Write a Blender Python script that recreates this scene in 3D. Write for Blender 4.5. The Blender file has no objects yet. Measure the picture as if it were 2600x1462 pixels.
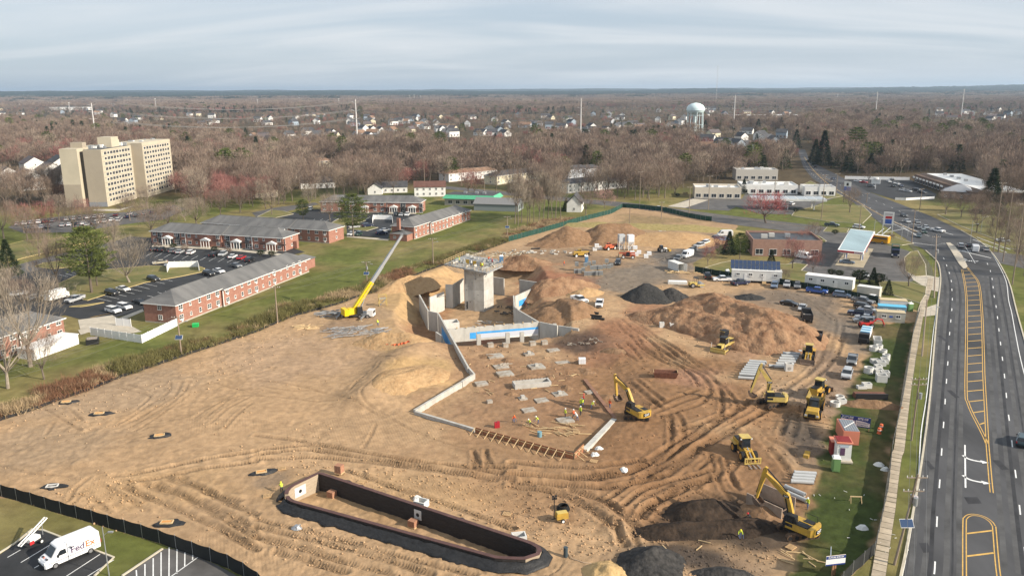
import bpy,bmesh,math,random
import numpy as np
from mathutils import Vector,Matrix
from mathutils.geometry import tessellate_polygon
random.seed(7);RNG=np.random.default_rng(11)
SC=bpy.context.scene
rad=math.radians
# -------- camera
H=56.0;FPX=2022.0;PITCH=math.atan(500/2022);ROLL=-0.0052
cam_d=bpy.data.cameras.new('camera');cam=bpy.data.objects.new('camera',cam_d)
SC.collection.objects.link(cam);SC.camera=cam
cam_d.sensor_width=36;cam_d.sensor_fit='HORIZONTAL';cam_d.lens=36*FPX/2600
cam_d.clip_start=0.5;cam_d.clip_end=60000
CR=Matrix.Rotation(math.pi/2-PITCH,3,'X')@Matrix.Rotation(ROLL,3,'Z')
cam.matrix_world=Matrix.Translation((0,0,H))@CR.to_4x4()
# -------- sky and sun
SUN_AZ=rad(113);SUN_EL=rad(27)
world=bpy.data.worlds.new('World');SC.world=world;world.use_nodes=True
nt=world.node_tree;nt.nodes.clear();N=nt.nodes.new;L=nt.links.new
out=N('ShaderNodeOutputWorld');bg=N('ShaderNodeBackground');L(bg.outputs[0],out.inputs[0])
sky=N('ShaderNodeTexSky');sky.sky_type='NISHITA';sky.sun_disc=False
sky.sun_elevation=SUN_EL;sky.sun_rotation=SUN_AZ;sky.altitude=60;sky.air_density=1.0
sky.dust_density=1.0;sky.ozone_density=2.0
tc=N('ShaderNodeTexCoord');sep=N('ShaderNodeSeparateXYZ');L(tc.outputs['Generated'],sep.inputs[0])
def wmath(op,a,b=None,c=None):
 n=N('ShaderNodeMath');n.operation=op
 for i,x in enumerate((a,b,c)):
  if x is None:continue
  if hasattr(x,'is_output'):L(x,n.inputs[i])
  else:n.inputs[i].default_value=x
 return n.outputs[0]
zc=wmath('ADD',wmath('MAXIMUM',sep.outputs[2],0.0),0.16)
comb=N('ShaderNodeCombineXYZ');L(wmath('DIVIDE',sep.outputs[0],zc),comb.inputs[0]);L(wmath('DIVIDE',sep.outputs[1],zc),comb.inputs[1])
mp=N('ShaderNodeMapping');L(comb.outputs[0],mp.inputs[0]);mp.inputs['Scale'].default_value=(0.28,0.8,1);mp.inputs['Rotation'].default_value=(0,0,0.10)
mp.inputs['Location'].default_value=(2.3,0.4,0)
no=N('ShaderNodeTexNoise');no.inputs['Scale'].default_value=1.5;no.inputs['Detail'].default_value=6;no.inputs['Roughness'].default_value=0.5;no.inputs['Distortion'].default_value=0.9
L(mp.outputs[0],no.inputs['Vector'])
rmp=N('ShaderNodeValToRGB');rmp.color_ramp.elements[0].position=0.34;rmp.color_ramp.elements[1].position=0.84;rmp.color_ramp.interpolation='EASE'
L(no.outputs['Fac'],rmp.inputs[0])
veil=N('ShaderNodeMix');veil.data_type='RGBA';veil.inputs[0].default_value=0.72
L(sky.outputs[0],veil.inputs[6]);veil.inputs[7].default_value=(5.6,6.5,7.6,1)
mx=N('ShaderNodeMix');mx.data_type='RGBA';L(rmp.outputs[0],mx.inputs[0])
L(veil.outputs[2],mx.inputs[6]);mx.inputs[7].default_value=(8.3,8.45,8.6,1)
L(mx.outputs[2],bg.inputs[0]);bg.inputs[1].default_value=0.075
sun_d=bpy.data.lights.new('sun','SUN');sun=bpy.data.objects.new('sun',sun_d);SC.collection.objects.link(sun)
sun_d.energy=5.0;sun_d.angle=rad(0.9);sun_d.color=(1.0,0.90,0.76)
sdir=Vector((math.sin(SUN_AZ)*math.cos(SUN_EL),math.cos(SUN_AZ)*math.cos(SUN_EL),math.sin(SUN_EL)))
sun.rotation_euler=sdir.to_track_quat('Z','Y').to_euler();sun.location=(150,-60,120)
SC.view_settings.view_transform='Standard';SC.view_settings.look='None';SC.view_settings.exposure=0.52;SC.view_settings.gamma=1.0
SC.view_settings.use_curve_mapping=False
SC.render.engine='CYCLES';SC.cycles.use_denoising=True;SC.cycles.max_bounces=5;SC.cycles.diffuse_bounces=2
SC.cycles.glossy_bounces=2;SC.cycles.transmission_bounces=3;SC.cycles.transparent_max_bounces=8;SC.cycles.volume_bounces=0
SC.cycles.sample_clamp_indirect=4
# -------- helpers
COL=SC.collection
def P(u,v,z=0.0):
 d=CR@Vector((u-1300.0,-(v-731.0),-FPX));t=(z-H)/d.z
 return Vector((d.x*t,d.y*t,z))
def PX(pts,z=0.0):return[P(u,v,z)for u,v in pts]
def ZP(ox,oy,pts):return[(ox+x/3.9585,oy+y/3.959)for x,y in pts]
MATS={}
def mat(name,col=(.5,.5,.5),rough=.8,metal=0.0,var=0.0,vscale=1.0,bump=0.0,bscale=20.0,col2=None,spec=0.3,objcol=False,attr=None,coat=0.0,stretch=None,detail=4,emis=0,bdist=.1):
 if name in MATS:return MATS[name]
 m=bpy.data.materials.new(name);m.use_nodes=True;t=m.node_tree;b=t.nodes['Principled BSDF']
 b.inputs['Roughness'].default_value=rough;b.inputs['Metallic'].default_value=metal;b.inputs['Specular IOR Level'].default_value=spec
 if coat:b.inputs['Coat Weight'].default_value=coat;b.inputs['Coat Roughness'].default_value=.08
 base=None
 if objcol:
  oi=t.nodes.new('ShaderNodeObjectInfo');base=oi.outputs['Color']
 if attr:
  a=t.nodes.new('ShaderNodeAttribute');a.attribute_name=attr;base=a.outputs['Color']
 co=t.nodes.new('ShaderNodeTexCoord').outputs['Object']
 if stretch:
  mpn=t.nodes.new('ShaderNodeMapping');mpn.inputs['Scale'].default_value=stretch;t.links.new(co,mpn.inputs[0]);co=mpn.outputs[0]
 if var>0 or col2:
  n=t.nodes.new('ShaderNodeTexNoise');n.inputs['Scale'].default_value=vscale;n.inputs['Detail'].default_value=detail;n.inputs['Roughness'].default_value=.62
  t.links.new(co,n.inputs['Vector'])
  r=t.nodes.new('ShaderNodeValToRGB');r.color_ramp.elements[0].position=.3;r.color_ramp.elements[1].position=.7
  t.links.new(n.outputs['Fac'],r.inputs[0])
  if base is None:
   c2=col2 or tuple(min(1,c*(1+var))for c in col);c1=col if col2 else tuple(c*(1-var)for c in col)
   r.color_ramp.elements[0].color=(*c1,1);r.color_ramp.elements[1].color=(*c2,1);base=r.outputs[0]
  else:
   r.color_ramp.elements[0].color=(1-var,1-var,1-var,1);r.color_ramp.elements[1].color=(1,1,1,1)
   x=t.nodes.new('ShaderNodeMix');x.data_type='RGBA';x.blend_type='MULTIPLY';x.inputs[0].default_value=1
   t.links.new(base,x.inputs[6]);t.links.new(r.outputs[0],x.inputs[7]);base=x.outputs[2]
 if base is None:b.inputs['Base Color'].default_value=(*col,1)
 else:t.links.new(base,b.inputs['Base Color'])
 if bump:
  n=t.nodes.new('ShaderNodeTexNoise');n.inputs['Scale'].default_value=bscale;n.inputs['Detail'].default_value=5
  t.links.new(co,n.inputs['Vector'])
  bp=t.nodes.new('ShaderNodeBump');bp.inputs['Strength'].default_value=bump;bp.inputs['Distance'].default_value=bdist
  t.links.new(n.outputs['Fac'],bp.inputs['Height']);t.links.new(bp.outputs[0],b.inputs['Normal'])
 if emis:
  b.inputs['Emission Color'].default_value=(*col,1);b.inputs['Emission Strength'].default_value=emis
 MATS[name]=m;return m
class MB:
 def __init__(s):s.v=[];s.f=[];s.m=[]
 def add(s,vs,fs,mi=0):
  o=len(s.v);s.v+=[tuple(p)for p in vs];s.f+=[tuple(i+o for i in q)for q in fs];s.m+=[mi]*len(fs);return s
 def hexa(s,b,t,mi=0):
  n=len(b);fs=[tuple(range(n-1,-1,-1)),tuple(range(n,2*n))]+[(i,(i+1)%n,(i+1)%n+n,i+n)for i in range(n)]
  return s.add(list(b)+list(t),fs,mi)
 def box(s,c,d,rz=0.0,mi=0,ry=0.0,rx=0.0):
  h=[x/2 for x in d];M=Matrix.Rotation(rz,3,'Z')@Matrix.Rotation(ry,3,'Y')@Matrix.Rotation(rx,3,'X');c=Vector(c)
  q=[(-1,-1),(1,-1),(1,1),(-1,1)]
  return s.hexa([c+M@Vector((x*h[0],y*h[1],-h[2]))for x,y in q],[c+M@Vector((x*h[0],y*h[1],h[2]))for x,y in q],mi)
 def bx(s,x0,x1,y0,y1,z0,z1,mi=0):return s.box(((x0+x1)/2,(y0+y1)/2,(z0+z1)/2),(x1-x0,y1-y0,z1-z0),0,mi)
 def frustum(s,x0,x1,y0,y1,z0,X0,X1,Y0,Y1,z1,mi=0):
  return s.hexa([(x0,y0,z0),(x1,y0,z0),(x1,y1,z0),(x0,y1,z0)],[(X0,Y0,z1),(X1,Y0,z1),(X1,Y1,z1),(X0,Y1,z1)],mi)
 def prism(s,poly,z0,z1,mi=0):
  n=len(poly);tr=tessellate_polygon([[Vector((p[0],p[1],0))for p in poly]])
  vs=[(p[0],p[1],z0)for p in poly]+[(p[0],p[1],z1)for p in poly]
  def up(t):
   a,b,c=[poly[i]for i in t];return(b[0]-a[0])*(c[1]-a[1])-(b[1]-a[1])*(c[0]-a[0])>0
  fs=[]
  for t in tr:
   t=tuple(t)if up(t)else tuple(t)[::-1]
   fs.append(tuple(i+n for i in t));fs.append(t[::-1])
  ar=sum(poly[i][0]*poly[(i+1)%n][1]-poly[(i+1)%n][0]*poly[i][1]for i in range(n))
  for i in range(n):
   j=(i+1)%n;q=(i,j,j+n,i+n);fs.append(q if ar>0 else q[::-1])
  return s.add(vs,fs,mi)
 def sheet(s,poly,z,mi=0):
  tr=tessellate_polygon([[Vector((p[0],p[1],0))for p in poly]]);fs=[]
  for t in tr:
   a,b,c=[poly[i]for i in t]
   up=(b[0]-a[0])*(c[1]-a[1])-(b[1]-a[1])*(c[0]-a[0])>0
   fs.append(tuple(t)if up else tuple(t)[::-1])
  return s.add([(p[0],p[1],z)for p in poly],fs,mi)
 def side(s,poly,y0,y1,mi=0):
  n=len(poly);tr=tessellate_polygon([[Vector((p[0],p[1],0))for p in poly]])
  vs=[(p[0],y0,p[1])for p in poly]+[(p[0],y1,p[1])for p in poly];fs=[]
  ar=sum(poly[i][0]*poly[(i+1)%n][1]-poly[(i+1)%n][0]*poly[i][1]for i in range(n))
  for t in tr:
   a,b,c=[poly[i]for i in t];up=(b[0]-a[0])*(c[1]-a[1])-(b[1]-a[1])*(c[0]-a[0])>0
   t=tuple(t)if up else tuple(t)[::-1];fs.append(t);fs.append(tuple(i+n for i in t[::-1]))
  for i in range(n):
   j=(i+1)%n;q=(i,i+n,j+n,j);fs.append(q if ar>0 else q[::-1])
  return s.add(vs,fs,mi)
 def tube(s,a,b,r0,r1=None,n=6,mi=0,cap=True):
  a=Vector(a);b=Vector(b);r1=r0 if r1 is None else r1;d=b-a
  if d.length<1e-6:return s
  d.normalize();u=d.orthogonal().normalized();w=d.cross(u)
  r=[(math.cos(2*math.pi*i/n),math.sin(2*math.pi*i/n))for i in range(n)]
  vs=[a+(u*c+w*k)*r0 for c,k in r]+[b+(u*c+w*k)*r1 for c,k in r]
  fs=[(i,(i+1)%n,(i+1)%n+n,i+n)for i in range(n)]
  if cap:fs+=[tuple(range(n-1,-1,-1)),tuple(range(n,2*n))]
  return s.add(vs,fs,mi)
 def path(s,pts,r,n=5,mi=0):
  for a,b in zip(pts[:-1],pts[1:]):s.tube(a,b,r,r,n,mi)
  return s
 def bar(s,a,b,w,h,mi=0):
  a=Vector(a);b=Vector(b);d=(b-a).normalized();u=d.cross(Vector((0,0,1)))
  u=u.normalized()if u.length>1e-4 else Vector((1,0,0));k=u.cross(d)
  q=[(-1,-1),(1,-1),(1,1),(-1,1)]
  return s.hexa([a+u*x*w/2+k*y*h/2 for x,y in q],[b+u*x*w/2+k*y*h/2 for x,y in q],mi)
 def cylz(s,c,r,z0,z1,n=12,mi=0,r1=None):return s.tube((c[0],c[1],z0),(c[0],c[1],z1),r,r1,n,mi)
 def cyly(s,x,z,r,y0,y1,n=12,mi=0):return s.tube((x,y0,z),(x,y1,z),r,r,n,mi)
 def lathe(s,prof,c=(0,0),n=16,mi=0):
  k=len(prof);vs=[(c[0]+r*math.cos(2*math.pi*i/n),c[1]+r*math.sin(2*math.pi*i/n),z)for r,z in prof for i in range(n)]
  fs=[(j*n+i,j*n+(i+1)%n,(j+1)*n+(i+1)%n,(j+1)*n+i)for j in range(k-1)for i in range(n)]
  return s.add(vs,fs,mi)
 def ring(s,c,ro,ri,z0,z1,n=16,mi=0):return s.lathe([(ri,z0),(ro,z0),(ro,z1),(ri,z1),(ri,z0)],c,n,mi)
 def loft(s,st,mi=0):
  n=len(st[0]);vs=[p for r in st for p in r]
  fs=[(j*n+i,j*n+(i+1)%n,(j+1)*n+(i+1)%n,(j+1)*n+i)for j in range(len(st)-1)for i in range(n)]
  fs+=[tuple(range(n-1,-1,-1)),tuple(range((len(st)-1)*n,len(st)*n))]
  return s.add(vs,fs,mi)
 def mesh(s,name,mats):
  me=bpy.data.meshes.new(name);me.from_pydata(s.v,[],s.f)
  for m in(mats if isinstance(mats,(list,tuple))else[mats]):me.materials.append(m)
  if any(s.m):me.polygons.foreach_set('material_index',s.m)
  return me
 def build(s,name,mats,parent=None,smooth=False,loc=None,rz=0.0):
  me=s.mesh(name,mats)
  if smooth:me.polygons.foreach_set('use_smooth',[True]*len(me.polygons));
  return obj(name,me,parent,loc,rz)
def obj(name,me,parent=None,loc=None,rz=0.0):
 o=bpy.data.objects.new(name,me);COL.objects.link(o);o.parent=parent
 if loc is not None:o.location=loc
 if rz:o.rotation_euler=(0,0,rz)
 return o
def thing(name,label,cat,loc=(0,0,0),rz=0.0,group=None):
 o=bpy.data.objects.new(name,None);COL.objects.link(o);o.location=loc;o.rotation_euler=(0,0,rz);o.empty_display_size=.3
 return tag(o,label,cat,group)
def tag(o,label,cat,group=None):
 o['label']=label;o['category']=cat
 if group:o['group']=group
 return o
def struct(o,kind='structure'):o['kind']=kind;return o
def dup(o,loc,rz=0.0,label=None,group=None,parent=None,color=None,scale=None):
 def cp(q,par):
  c=q.copy();COL.objects.link(c);c.parent=par
  if color:c.color=color
  for ch in q.children:cp(ch,c)
  return c
 c=cp(o,parent);c.location=loc;c.rotation_euler=(0,0,rz)
 if scale:c.scale=(scale,)*3
 if label:c['label']=label
 if group:c['group']=group
 return c
def setcol(o,c):
 o.color=(*c,1)
 for ch in o.children:setcol(ch,c)
def text_part(body,name,m,parent,loc,rot,size,extr=.005,align='CENTER',sx=1.0):
 cu=bpy.data.curves.new(name,'FONT');cu.body=body;cu.size=size;cu.extrude=extr;cu.align_x=align;cu.align_y='CENTER'
 cu.offset=size*.02
 t=bpy.data.objects.new(name,cu)
 me=bpy.data.meshes.new_from_object(t);bpy.data.objects.remove(t);bpy.data.curves.remove(cu)
 me.materials.clear();me.materials.append(m);o=obj(name,me,parent,loc);o.rotation_euler=rot;o.scale=(sx,1,1);return o
def zone(x,y):
 u=1300+FPX*x/(y*math.cos(PITCH)+H*math.sin(PITCH));z=[(150,'at the far left edge'),(300,'left of the cream tower top'),(480,'around the cream tower'),(620,'just right of the cream tower'),(780,'behind the brick apartment rows'),(930,'left of the tall transmission pole'),(1090,'above the long cream apartment row'),(1250,'above the green-roofed shop'),(1420,'in the picture centre'),(1560,'above the screened apartments'),(1720,'left of the water tower'),(1860,'below and right of the water tower'),(2030,'behind the white restaurant'),(2180,'beside the distant highway'),(2330,'behind the mall lot'),(2470,'behind the strip mall'),(9999,'at the far right edge')]
 return next(w for k,w in z if u<k)
def ang(a,b):return math.atan2(b[1]-a[1],b[0]-a[0])
_T=RNG.random((256,256))
def vnoise(x,y):
 xi=np.floor(x).astype(int);yi=np.floor(y).astype(int);fx=x-xi;fy=y-yi
 fx=fx*fx*(3-2*fx);fy=fy*fy*(3-2*fy);a=_T[xi&255,yi&255];b=_T[(xi+1)&255,yi&255];c=_T[xi&255,(yi+1)&255];d=_T[(xi+1)&255,(yi+1)&255]
 return(a*(1-fx)+b*fx)*(1-fy)+(c*(1-fx)+d*fx)*fy
def fbm(x,y,s=1.0,o=4,g=.5):
 r=0;a=1;t=0
 for k in range(o):r=r+a*vnoise(x*s+17.3*k,y*s-9.1*k);t+=a;a*=g;s*=2.03
 return r/t
def sstep(a,b,x):t=np.clip((x-a)/(b-a),0,1);return t*t*(3-2*t)
def inpoly(poly,x,y):
 r=np.zeros(np.shape(x),bool);n=len(poly)
 for i in range(n):
  x0,y0=poly[i][0],poly[i][1];x1,y1=poly[(i+1)%n][0],poly[(i+1)%n][1]
  if y0==y1:continue
  r^=((y0>y)!=(y1>y))&(x<(x1-x0)*(y-y0)/(y1-y0)+x0)
 return r
def dseg(pts,x,y,closed=False):
 d=np.full(np.shape(x),1e9);n=len(pts)
 for i in range(n if closed else n-1):
  ax,ay=pts[i][0],pts[i][1];bx,by=pts[(i+1)%n][0],pts[(i+1)%n][1];dx,dy=bx-ax,by-ay
  t=np.clip(((x-ax)*dx+(y-ay)*dy)/(dx*dx+dy*dy+1e-9),0,1);d=np.minimum(d,np.hypot(x-ax-t*dx,y-ay-t*dy))
 return d
def sdpoly(poly,x,y):
 d=dseg(poly,x,y,True);return np.where(inpoly(poly,x,y),-d,d)
def smooth_line(pts,n=6):
 p=[Vector((q[0],q[1],0))for q in pts];p=[p[0]*2-p[1]]+p+[p[-1]*2-p[-2]];r=[]
 for i in range(1,len(p)-2):
  for k in range(n):
   t=k/n;a,b,c,d=p[i-1:i+3]
   r.append(.5*((2*b)+(c-a)*t+(2*a-5*b+4*c-d)*t*t+(3*b-a-3*c+d)*t*t*t))
 r.append(p[-2]);return r
def resample(pts,step):
 p=[Vector((q[0],q[1],q[2]if len(q)>2 else 0))for q in pts];r=[p[0].copy()];acc=0.0
 for a,b in zip(p[:-1],p[1:]):
  l=(b-a).length
  if l<1e-6:continue
  t=step-acc
  while t<=l:r.append(a+(b-a)*(t/l));t+=step
  acc=l-(t-step)
 return r
def offset_line(pts,d):
 r=[];n=len(pts)
 for i in range(n):
  a=pts[max(0,i-1)];b=pts[min(n-1,i+1)];t=Vector((b[0]-a[0],b[1]-a[1],0)).normalized();r.append(Vector((pts[i][0]-t.y*d,pts[i][1]+t.x*d,0)))
 return r
def strip(mb,pts,d0,d1,z,mi=0):
 a=offset_line(pts,d0);b=offset_line(pts,d1);n=len(pts)
 vs=[(p.x,p.y,z)for p in a]+[(p.x,p.y,z)for p in b]
 fs=[]
 for i in range(n-1):
  q=(i,i+1,i+1+n,i+n);fs.append(q if d1>d0 else q[::-1])
 return mb.add(vs,fs,mi)
def kerb(mb,pts,w,z0,z1,mi=0,closed=False):
 if closed:pts=list(pts)+[pts[0]]
 a=offset_line(pts,-w/2);b=offset_line(pts,w/2)
 for i in range(len(pts)-1):
  mb.hexa([(q.x,q.y,z0)for q in(a[i],a[i+1],b[i+1],b[i])],[(q.x,q.y,z1)for q in(a[i],a[i+1],b[i+1],b[i])],mi)
 return mb
# ======== ground
SITE=PX([(-120,1105),(0,1067),(104,1034),(141,1018),(237,986),(311,956),(427,917),(528,883),(650,843),(738,805),(865,770),(903,755),(966,738),(1024,712),(1079,689),(1130,672),(1216,641),(1292,613),(1376,590),(1462,565),(1553,542),(1580,526),(1689,536),(1747,551),(1818,561),(1875,572),(1850,610),(1790,650),(1760,668),(1765,690),(1860,706),(1990,722),(2120,745),(2235,770),(2335,790),(2316,850),(2301,951),(2288,1027),(2263,1140),(2253,1247),(2238,1316),(2218,1407),(2147,1475),(2100,1540),(900,1570),(690,1490),(616,1460),(566,1434),(515,1417),(427,1384),(298,1345),(215,1320),(134,1297),(58,1273),(0,1258),(-140,1222)])
GRASS_IN=PX([(2213,823),(2202,893),(2172,969),(2152,991),(2120,1060),(2100,1130),(2084,1179),(2059,1283),(2026,1374),(2008,1424),(1980,1475),(2147,1475),(2218,1407),(2238,1316),(2253,1247),(2263,1140),(2288,1027),(2301,951),(2316,850),(2325,818)])
PIT=PX([(1073,872),(1062,836),(1075,775),(1120,735),(1180,712),(1270,705),(1330,712),(1345,745),(1300,780),(1345,815),(1388,846),(1392,880),(1290,894),(1180,902),(1118,893)],-4.5)
PAD=PX([(1075,1045),(1200,950),(1150,890),(1250,880),(1400,868),(1480,875),(1570,960),(1560,1050),(1465,1140),(1210,1085)],-0.8)
BASIN=PX([(727,1254),(730,1243),(742,1233),(810,1200),(1348,1378),(1372,1392),(1366,1406),(1330,1418),(1262,1415),(745,1273),(731,1265)],1.2)
TRK=[]
def trk(ox,oy,lines,w=.45,d=.16):
 for l in lines:TRK.append((smooth_line(PX(ZP(ox,oy,l))),w,d))
trk(650,850,[[(0,1160),(500,1110),(900,1160),(1500,1260),(2100,1330),(2573,1400)],[(0,1205),(450,1150),(900,1205),(1500,1305),(2573,1449)],[(0,1250),(600,1230),(1200,1290),(1800,1370),(2400,1449)],[(0,1010),(350,1050),(800,1130),(1300,1220),(1700,1290),(2573,1330)]],.5,.2)
trk(650,850,[[(1050,180),(1300,260),(1420,320),(1350,400),(1200,490),(1070,600),(1090,690),(1300,800),(1600,970),(2000,1100),(2400,1180)],[(1100,180),(1350,270),(1450,320),(1400,390),(1250,480)],[(930,590),(1030,480),(1200,390),(1250,310)],[(0,510),(300,560),(600,560),(900,650),(1300,830),(1700,1000)],[(0,545),(500,650),(800,660),(1000,690)],[(0,460),(400,510),(700,580)],[(1200,900),(1140,1040),(1070,1140)],[(0,400),(200,330)],[(300,380),(900,420)],[(0,620),(400,640)]],.3,.09)
trk(650,850,[[(2180,1160),(2190,1250),(2180,1330)],[(2300,1150),(2310,1250),(2310,1330)],[(2190,1170),(2250,1320)],[(2310,1160),(2370,1330)]],.35,.16)
trk(650,1096,[[(0,880),(300,960),(700,1060),(1100,1170),(1500,1280),(2000,1400),(2200,1449)],[(0,1060),(400,1160),(800,1290),(1200,1400),(1350,1449)],[(0,960),(400,1050),(900,1180),(1400,1330),(1750,1449)],[(200,1200),(500,1290),(900,1420)],[(900,380),(1400,560),(2000,760),(2573,960)]],.5,.2)
trk(0,1096,[[(2573,200),(2200,250),(1800,330),(1400,420),(1150,450)],[(2573,300),(2100,360),(1700,440),(1300,520)],[(1700,470),(2000,580),(2300,720),(2573,840)],[(1450,530),(1800,640),(2100,800),(2573,1070)],[(1830,470),(2200,640),(2400,700)],[(1580,530),(2000,700),(2573,990)],[(1250,560),(1600,700),(2000,880),(2573,1180)]],.5,.2)
trk(0,1096,[[(900,470),(750,580),(690,700)],[(850,640),(1100,800)],[(1000,520),(1300,680),(1500,800)],[(820,640),(700,740)],[(900,620),(1050,780)],[(0,330),(300,420),(700,440)]],.35,.1)
trk(0,850,[[(1220,900),(1500,750),(1750,620),(1830,480)],[(1280,930),(1550,770),(1820,610),(1910,480)],[(1350,960),(1600,800),(1830,650)],[(1180,890),(1450,720),(1680,590),(1720,490)],[(440,740),(620,840),(820,960)],[(540,880),(460,1000)],[(1280,500),(1500,570)],[(2020,880),(2250,690),(2380,630)],[(2120,900),(2300,740),(2500,640)],[(1960,830),(2100,740),(2280,650)],[(2260,950),(2400,800),(2540,690)],[(1180,530),(1480,600),(1480,650),(1340,750)],[(700,740),(820,850)],[(2110,480),(2573,600)]],.3,.1)
trk(1300,850,[[(1180,0),(1300,130),(1500,270),(1700,330),(1870,400),(1950,480),(1990,560),(1960,640),(1850,720),(1500,820)],[(1300,0),(1450,120),(1600,230),(1800,330),(2000,430),(2090,560),(2110,700),(2100,800)],[(1400,0),(1600,100),(1750,230),(1900,330),(2100,390)],[(1150,80),(1230,160),(1290,250)],[(1050,90),(1120,180),(1250,270)],[(1420,740),(1600,660),(1800,590),(1860,570)],[(1440,790),(1700,690),(1980,600)],[(1580,820),(1600,950),(1590,1130)],[(1650,790),(1720,900),(1720,1050)],[(1350,640),(1500,740)],[(1180,470),(1300,580),(1450,700)],[(1250,450),(1400,580),(1510,670)],[(1240,20),(1400,180),(1650,300),(1800,420),(1870,520)],[(1360,0),(1550,130),(1700,250),(1950,370)],[(1480,40),(1700,170),(2050,400)],[(2010,460),(2150,560),(2260,700),(2240,740)]],.42,.2)
trk(1300,850,[[(1300,1449),(1500,1300),(1750,1100),(2000,930),(2200,790),(2450,640),(2573,560)],[(1360,1449),(1600,1300),(1900,1130),(2300,900),(2573,740)],[(1700,960),(1900,900),(2100,820)],[(0,1280),(400,1300),(800,1330),(1000,1300),(1300,1260)],[(0,1400),(500,1420),(900,1400),(1200,1360),(1500,1180),(1900,940)]],.6,.26)
trk(1300,1096,[[(0,420),(400,440),(700,470),(900,460),(1200,410),(1500,270),(1800,100),(1950,0)],[(0,500),(500,530),(900,560),(1150,540),(1500,460),(1700,330),(1900,190),(2250,0)],[(0,540),(400,600),(700,730),(1000,940),(1120,1130)],[(600,580),(900,690),(1100,840),(1230,950),(1270,1030)],[(1180,830),(1280,870),(1400,750),(1600,640),(1900,520),(2000,480)]],.6,.26)
trk(1300,1096,[[(960,680),(1150,560),(1500,450)],[(1120,750),(1300,600),(1600,500),(2000,400)],[(1230,890),(1350,760),(1600,650)],[(2010,280),(2040,430),(2100,560),(2200,680)],[(2150,300),(2190,450),(2280,580)],[(1380,770),(1650,920)],[(1300,860),(1520,970)],[(1600,600),(1800,520),(2100,500)],[(1060,900),(1080,1080)],[(1180,1000),(1260,1130)],[(1880,380),(2000,260),(1930,180)],[(2050,260),(2100,380),(2050,500)],[(1830,590),(2000,690)],[(1870,570),(2060,670)],[(2300,300),(2200,420),(2250,560)]],.4,.2)
trk(1300,540,[[(1100,1070),(1250,1200),(1400,1300),(1500,1449)],[(1180,1060),(1350,1180),(1500,1300),(1650,1449)],[(1050,1110),(1150,1220),(1300,1300)],[(900,830),(1200,750)],[(1000,560),(1400,500),(1900,300)],[(700,1000),(900,980),(1300,1000)]],.4,.14)
trk(1950,540,[[(0,800),(300,830),(600,1000),(680,1120),(600,1400)],[(100,860),(400,900),(640,1080)],[(750,1150),(700,1449)]],.4,.1)
trk(1950,850,[[(780,0),(650,250),(450,450),(200,620),(0,740)],[(600,0),(500,280),(250,500),(0,620)],[(120,1000),(180,850),(240,750)],[(250,1020),(300,850),(340,700)],[(0,1050),(200,1150),(330,1300)],[(0,1150),(150,1300),(250,1449)]],.5,.15)
C_TAN=(.435,.288,.165);C_TAN2=(.44,.285,.145);C_BRN=(.265,.148,.076);C_MOIST=(.165,.092,.05);C_RED=(.31,.135,.078);C_GRY=(.20,.168,.135);C_BLK=(.045,.042,.04);C_YEL=(.50,.33,.14)
PATCH=[((1480,1180),(520,150),C_BRN,.55),((1650,980),(330,170),C_BRN,.9),((1300,950),(240,130),(.30,.175,.10),.8),((1750,1200),(330,170),C_BRN,.75),((1560,860),(150,60),(.30,.15,.085),.8),((1900,830),(160,70),C_RED,.7),((1660,790),(110,30),C_RED,.6),((1760,960),(110,25),(.36,.20,.13),.7),((1850,880),(60,60),(.33,.2,.13),.5),((1230,830),(110,40),(.22,.14,.09),.9),((1225,815),(45,22),C_RED,.9),((1400,715),(120,45),C_RED,.85),((1090,790),(60,90),(.30,.16,.085),.8),((1480,860),(90,25),C_BLK,.75),((1560,720),(130,40),C_GRY,.85),((1810,612),(50,26),(.125,.118,.11),.95),((1765,632),(60,24),(.125,.118,.11),.95),((1715,655),(75,26),(.14,.128,.115),.95),((1650,685),(100,28),(.17,.15,.13),.9),((1600,690),(150,40),(.23,.185,.14),.75),((1450,655),(150,30),(.22,.15,.1),.7),((1830,790),(220,45),(.27,.20,.14),.5),((2000,760),(180,28),(.19,.15,.115),.85),((2100,800),(120,60),(.21,.165,.125),.9),((2100,930),(90,90),(.24,.17,.12),.85),((2160,850),(60,70),C_GRY,.7),((2080,1010),(110,60),(.25,.19,.145),.7),((2050,1130),(90,70),(.16,.12,.09),.7),((2020,1090),(50,50),(.09,.075,.062),.8),((1950,1370),(110,40),(.07,.055,.045),.85),((1700,1420),(170,40),(.11,.085,.065),.7),((1850,1430),(150,40),(.2,.15,.11),.6),((1060,955),(90,45),C_YEL,.55),((1010,870),(70,35),C_YEL,.5),((1000,780),(60,60),C_YEL,.45),((1130,700),(80,30),C_YEL,.35),((300,1000),(200,60),(.33,.25,.175),.5),((150,1130),(200,60),(.33,.245,.165),.5),((700,910),(250,60),(.42,.29,.19),.6),((1000,1250),(330,60),C_TAN2,.4),((400,1250),(300,60),C_TAN2,.4),((870,830),(90,20),(.24,.17,.12),.6),((970,800),(60,30),(.27,.2,.15),.5),((1700,590),(110,20),(.34,.235,.14),.7),((1640,560),(120,18),(.24,.18,.09),.7),((1700,605),(60,14),(.36,.32,.26),.6),((1380,630),(130,18),(.36,.25,.16),.6),((700,1215),(60,25),(.14,.12,.1),.5),((1720,1410),(160,40),(.07,.055,.045),.85),((1840,1325),(190,70),(.045,.036,.029),.97)]
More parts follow.
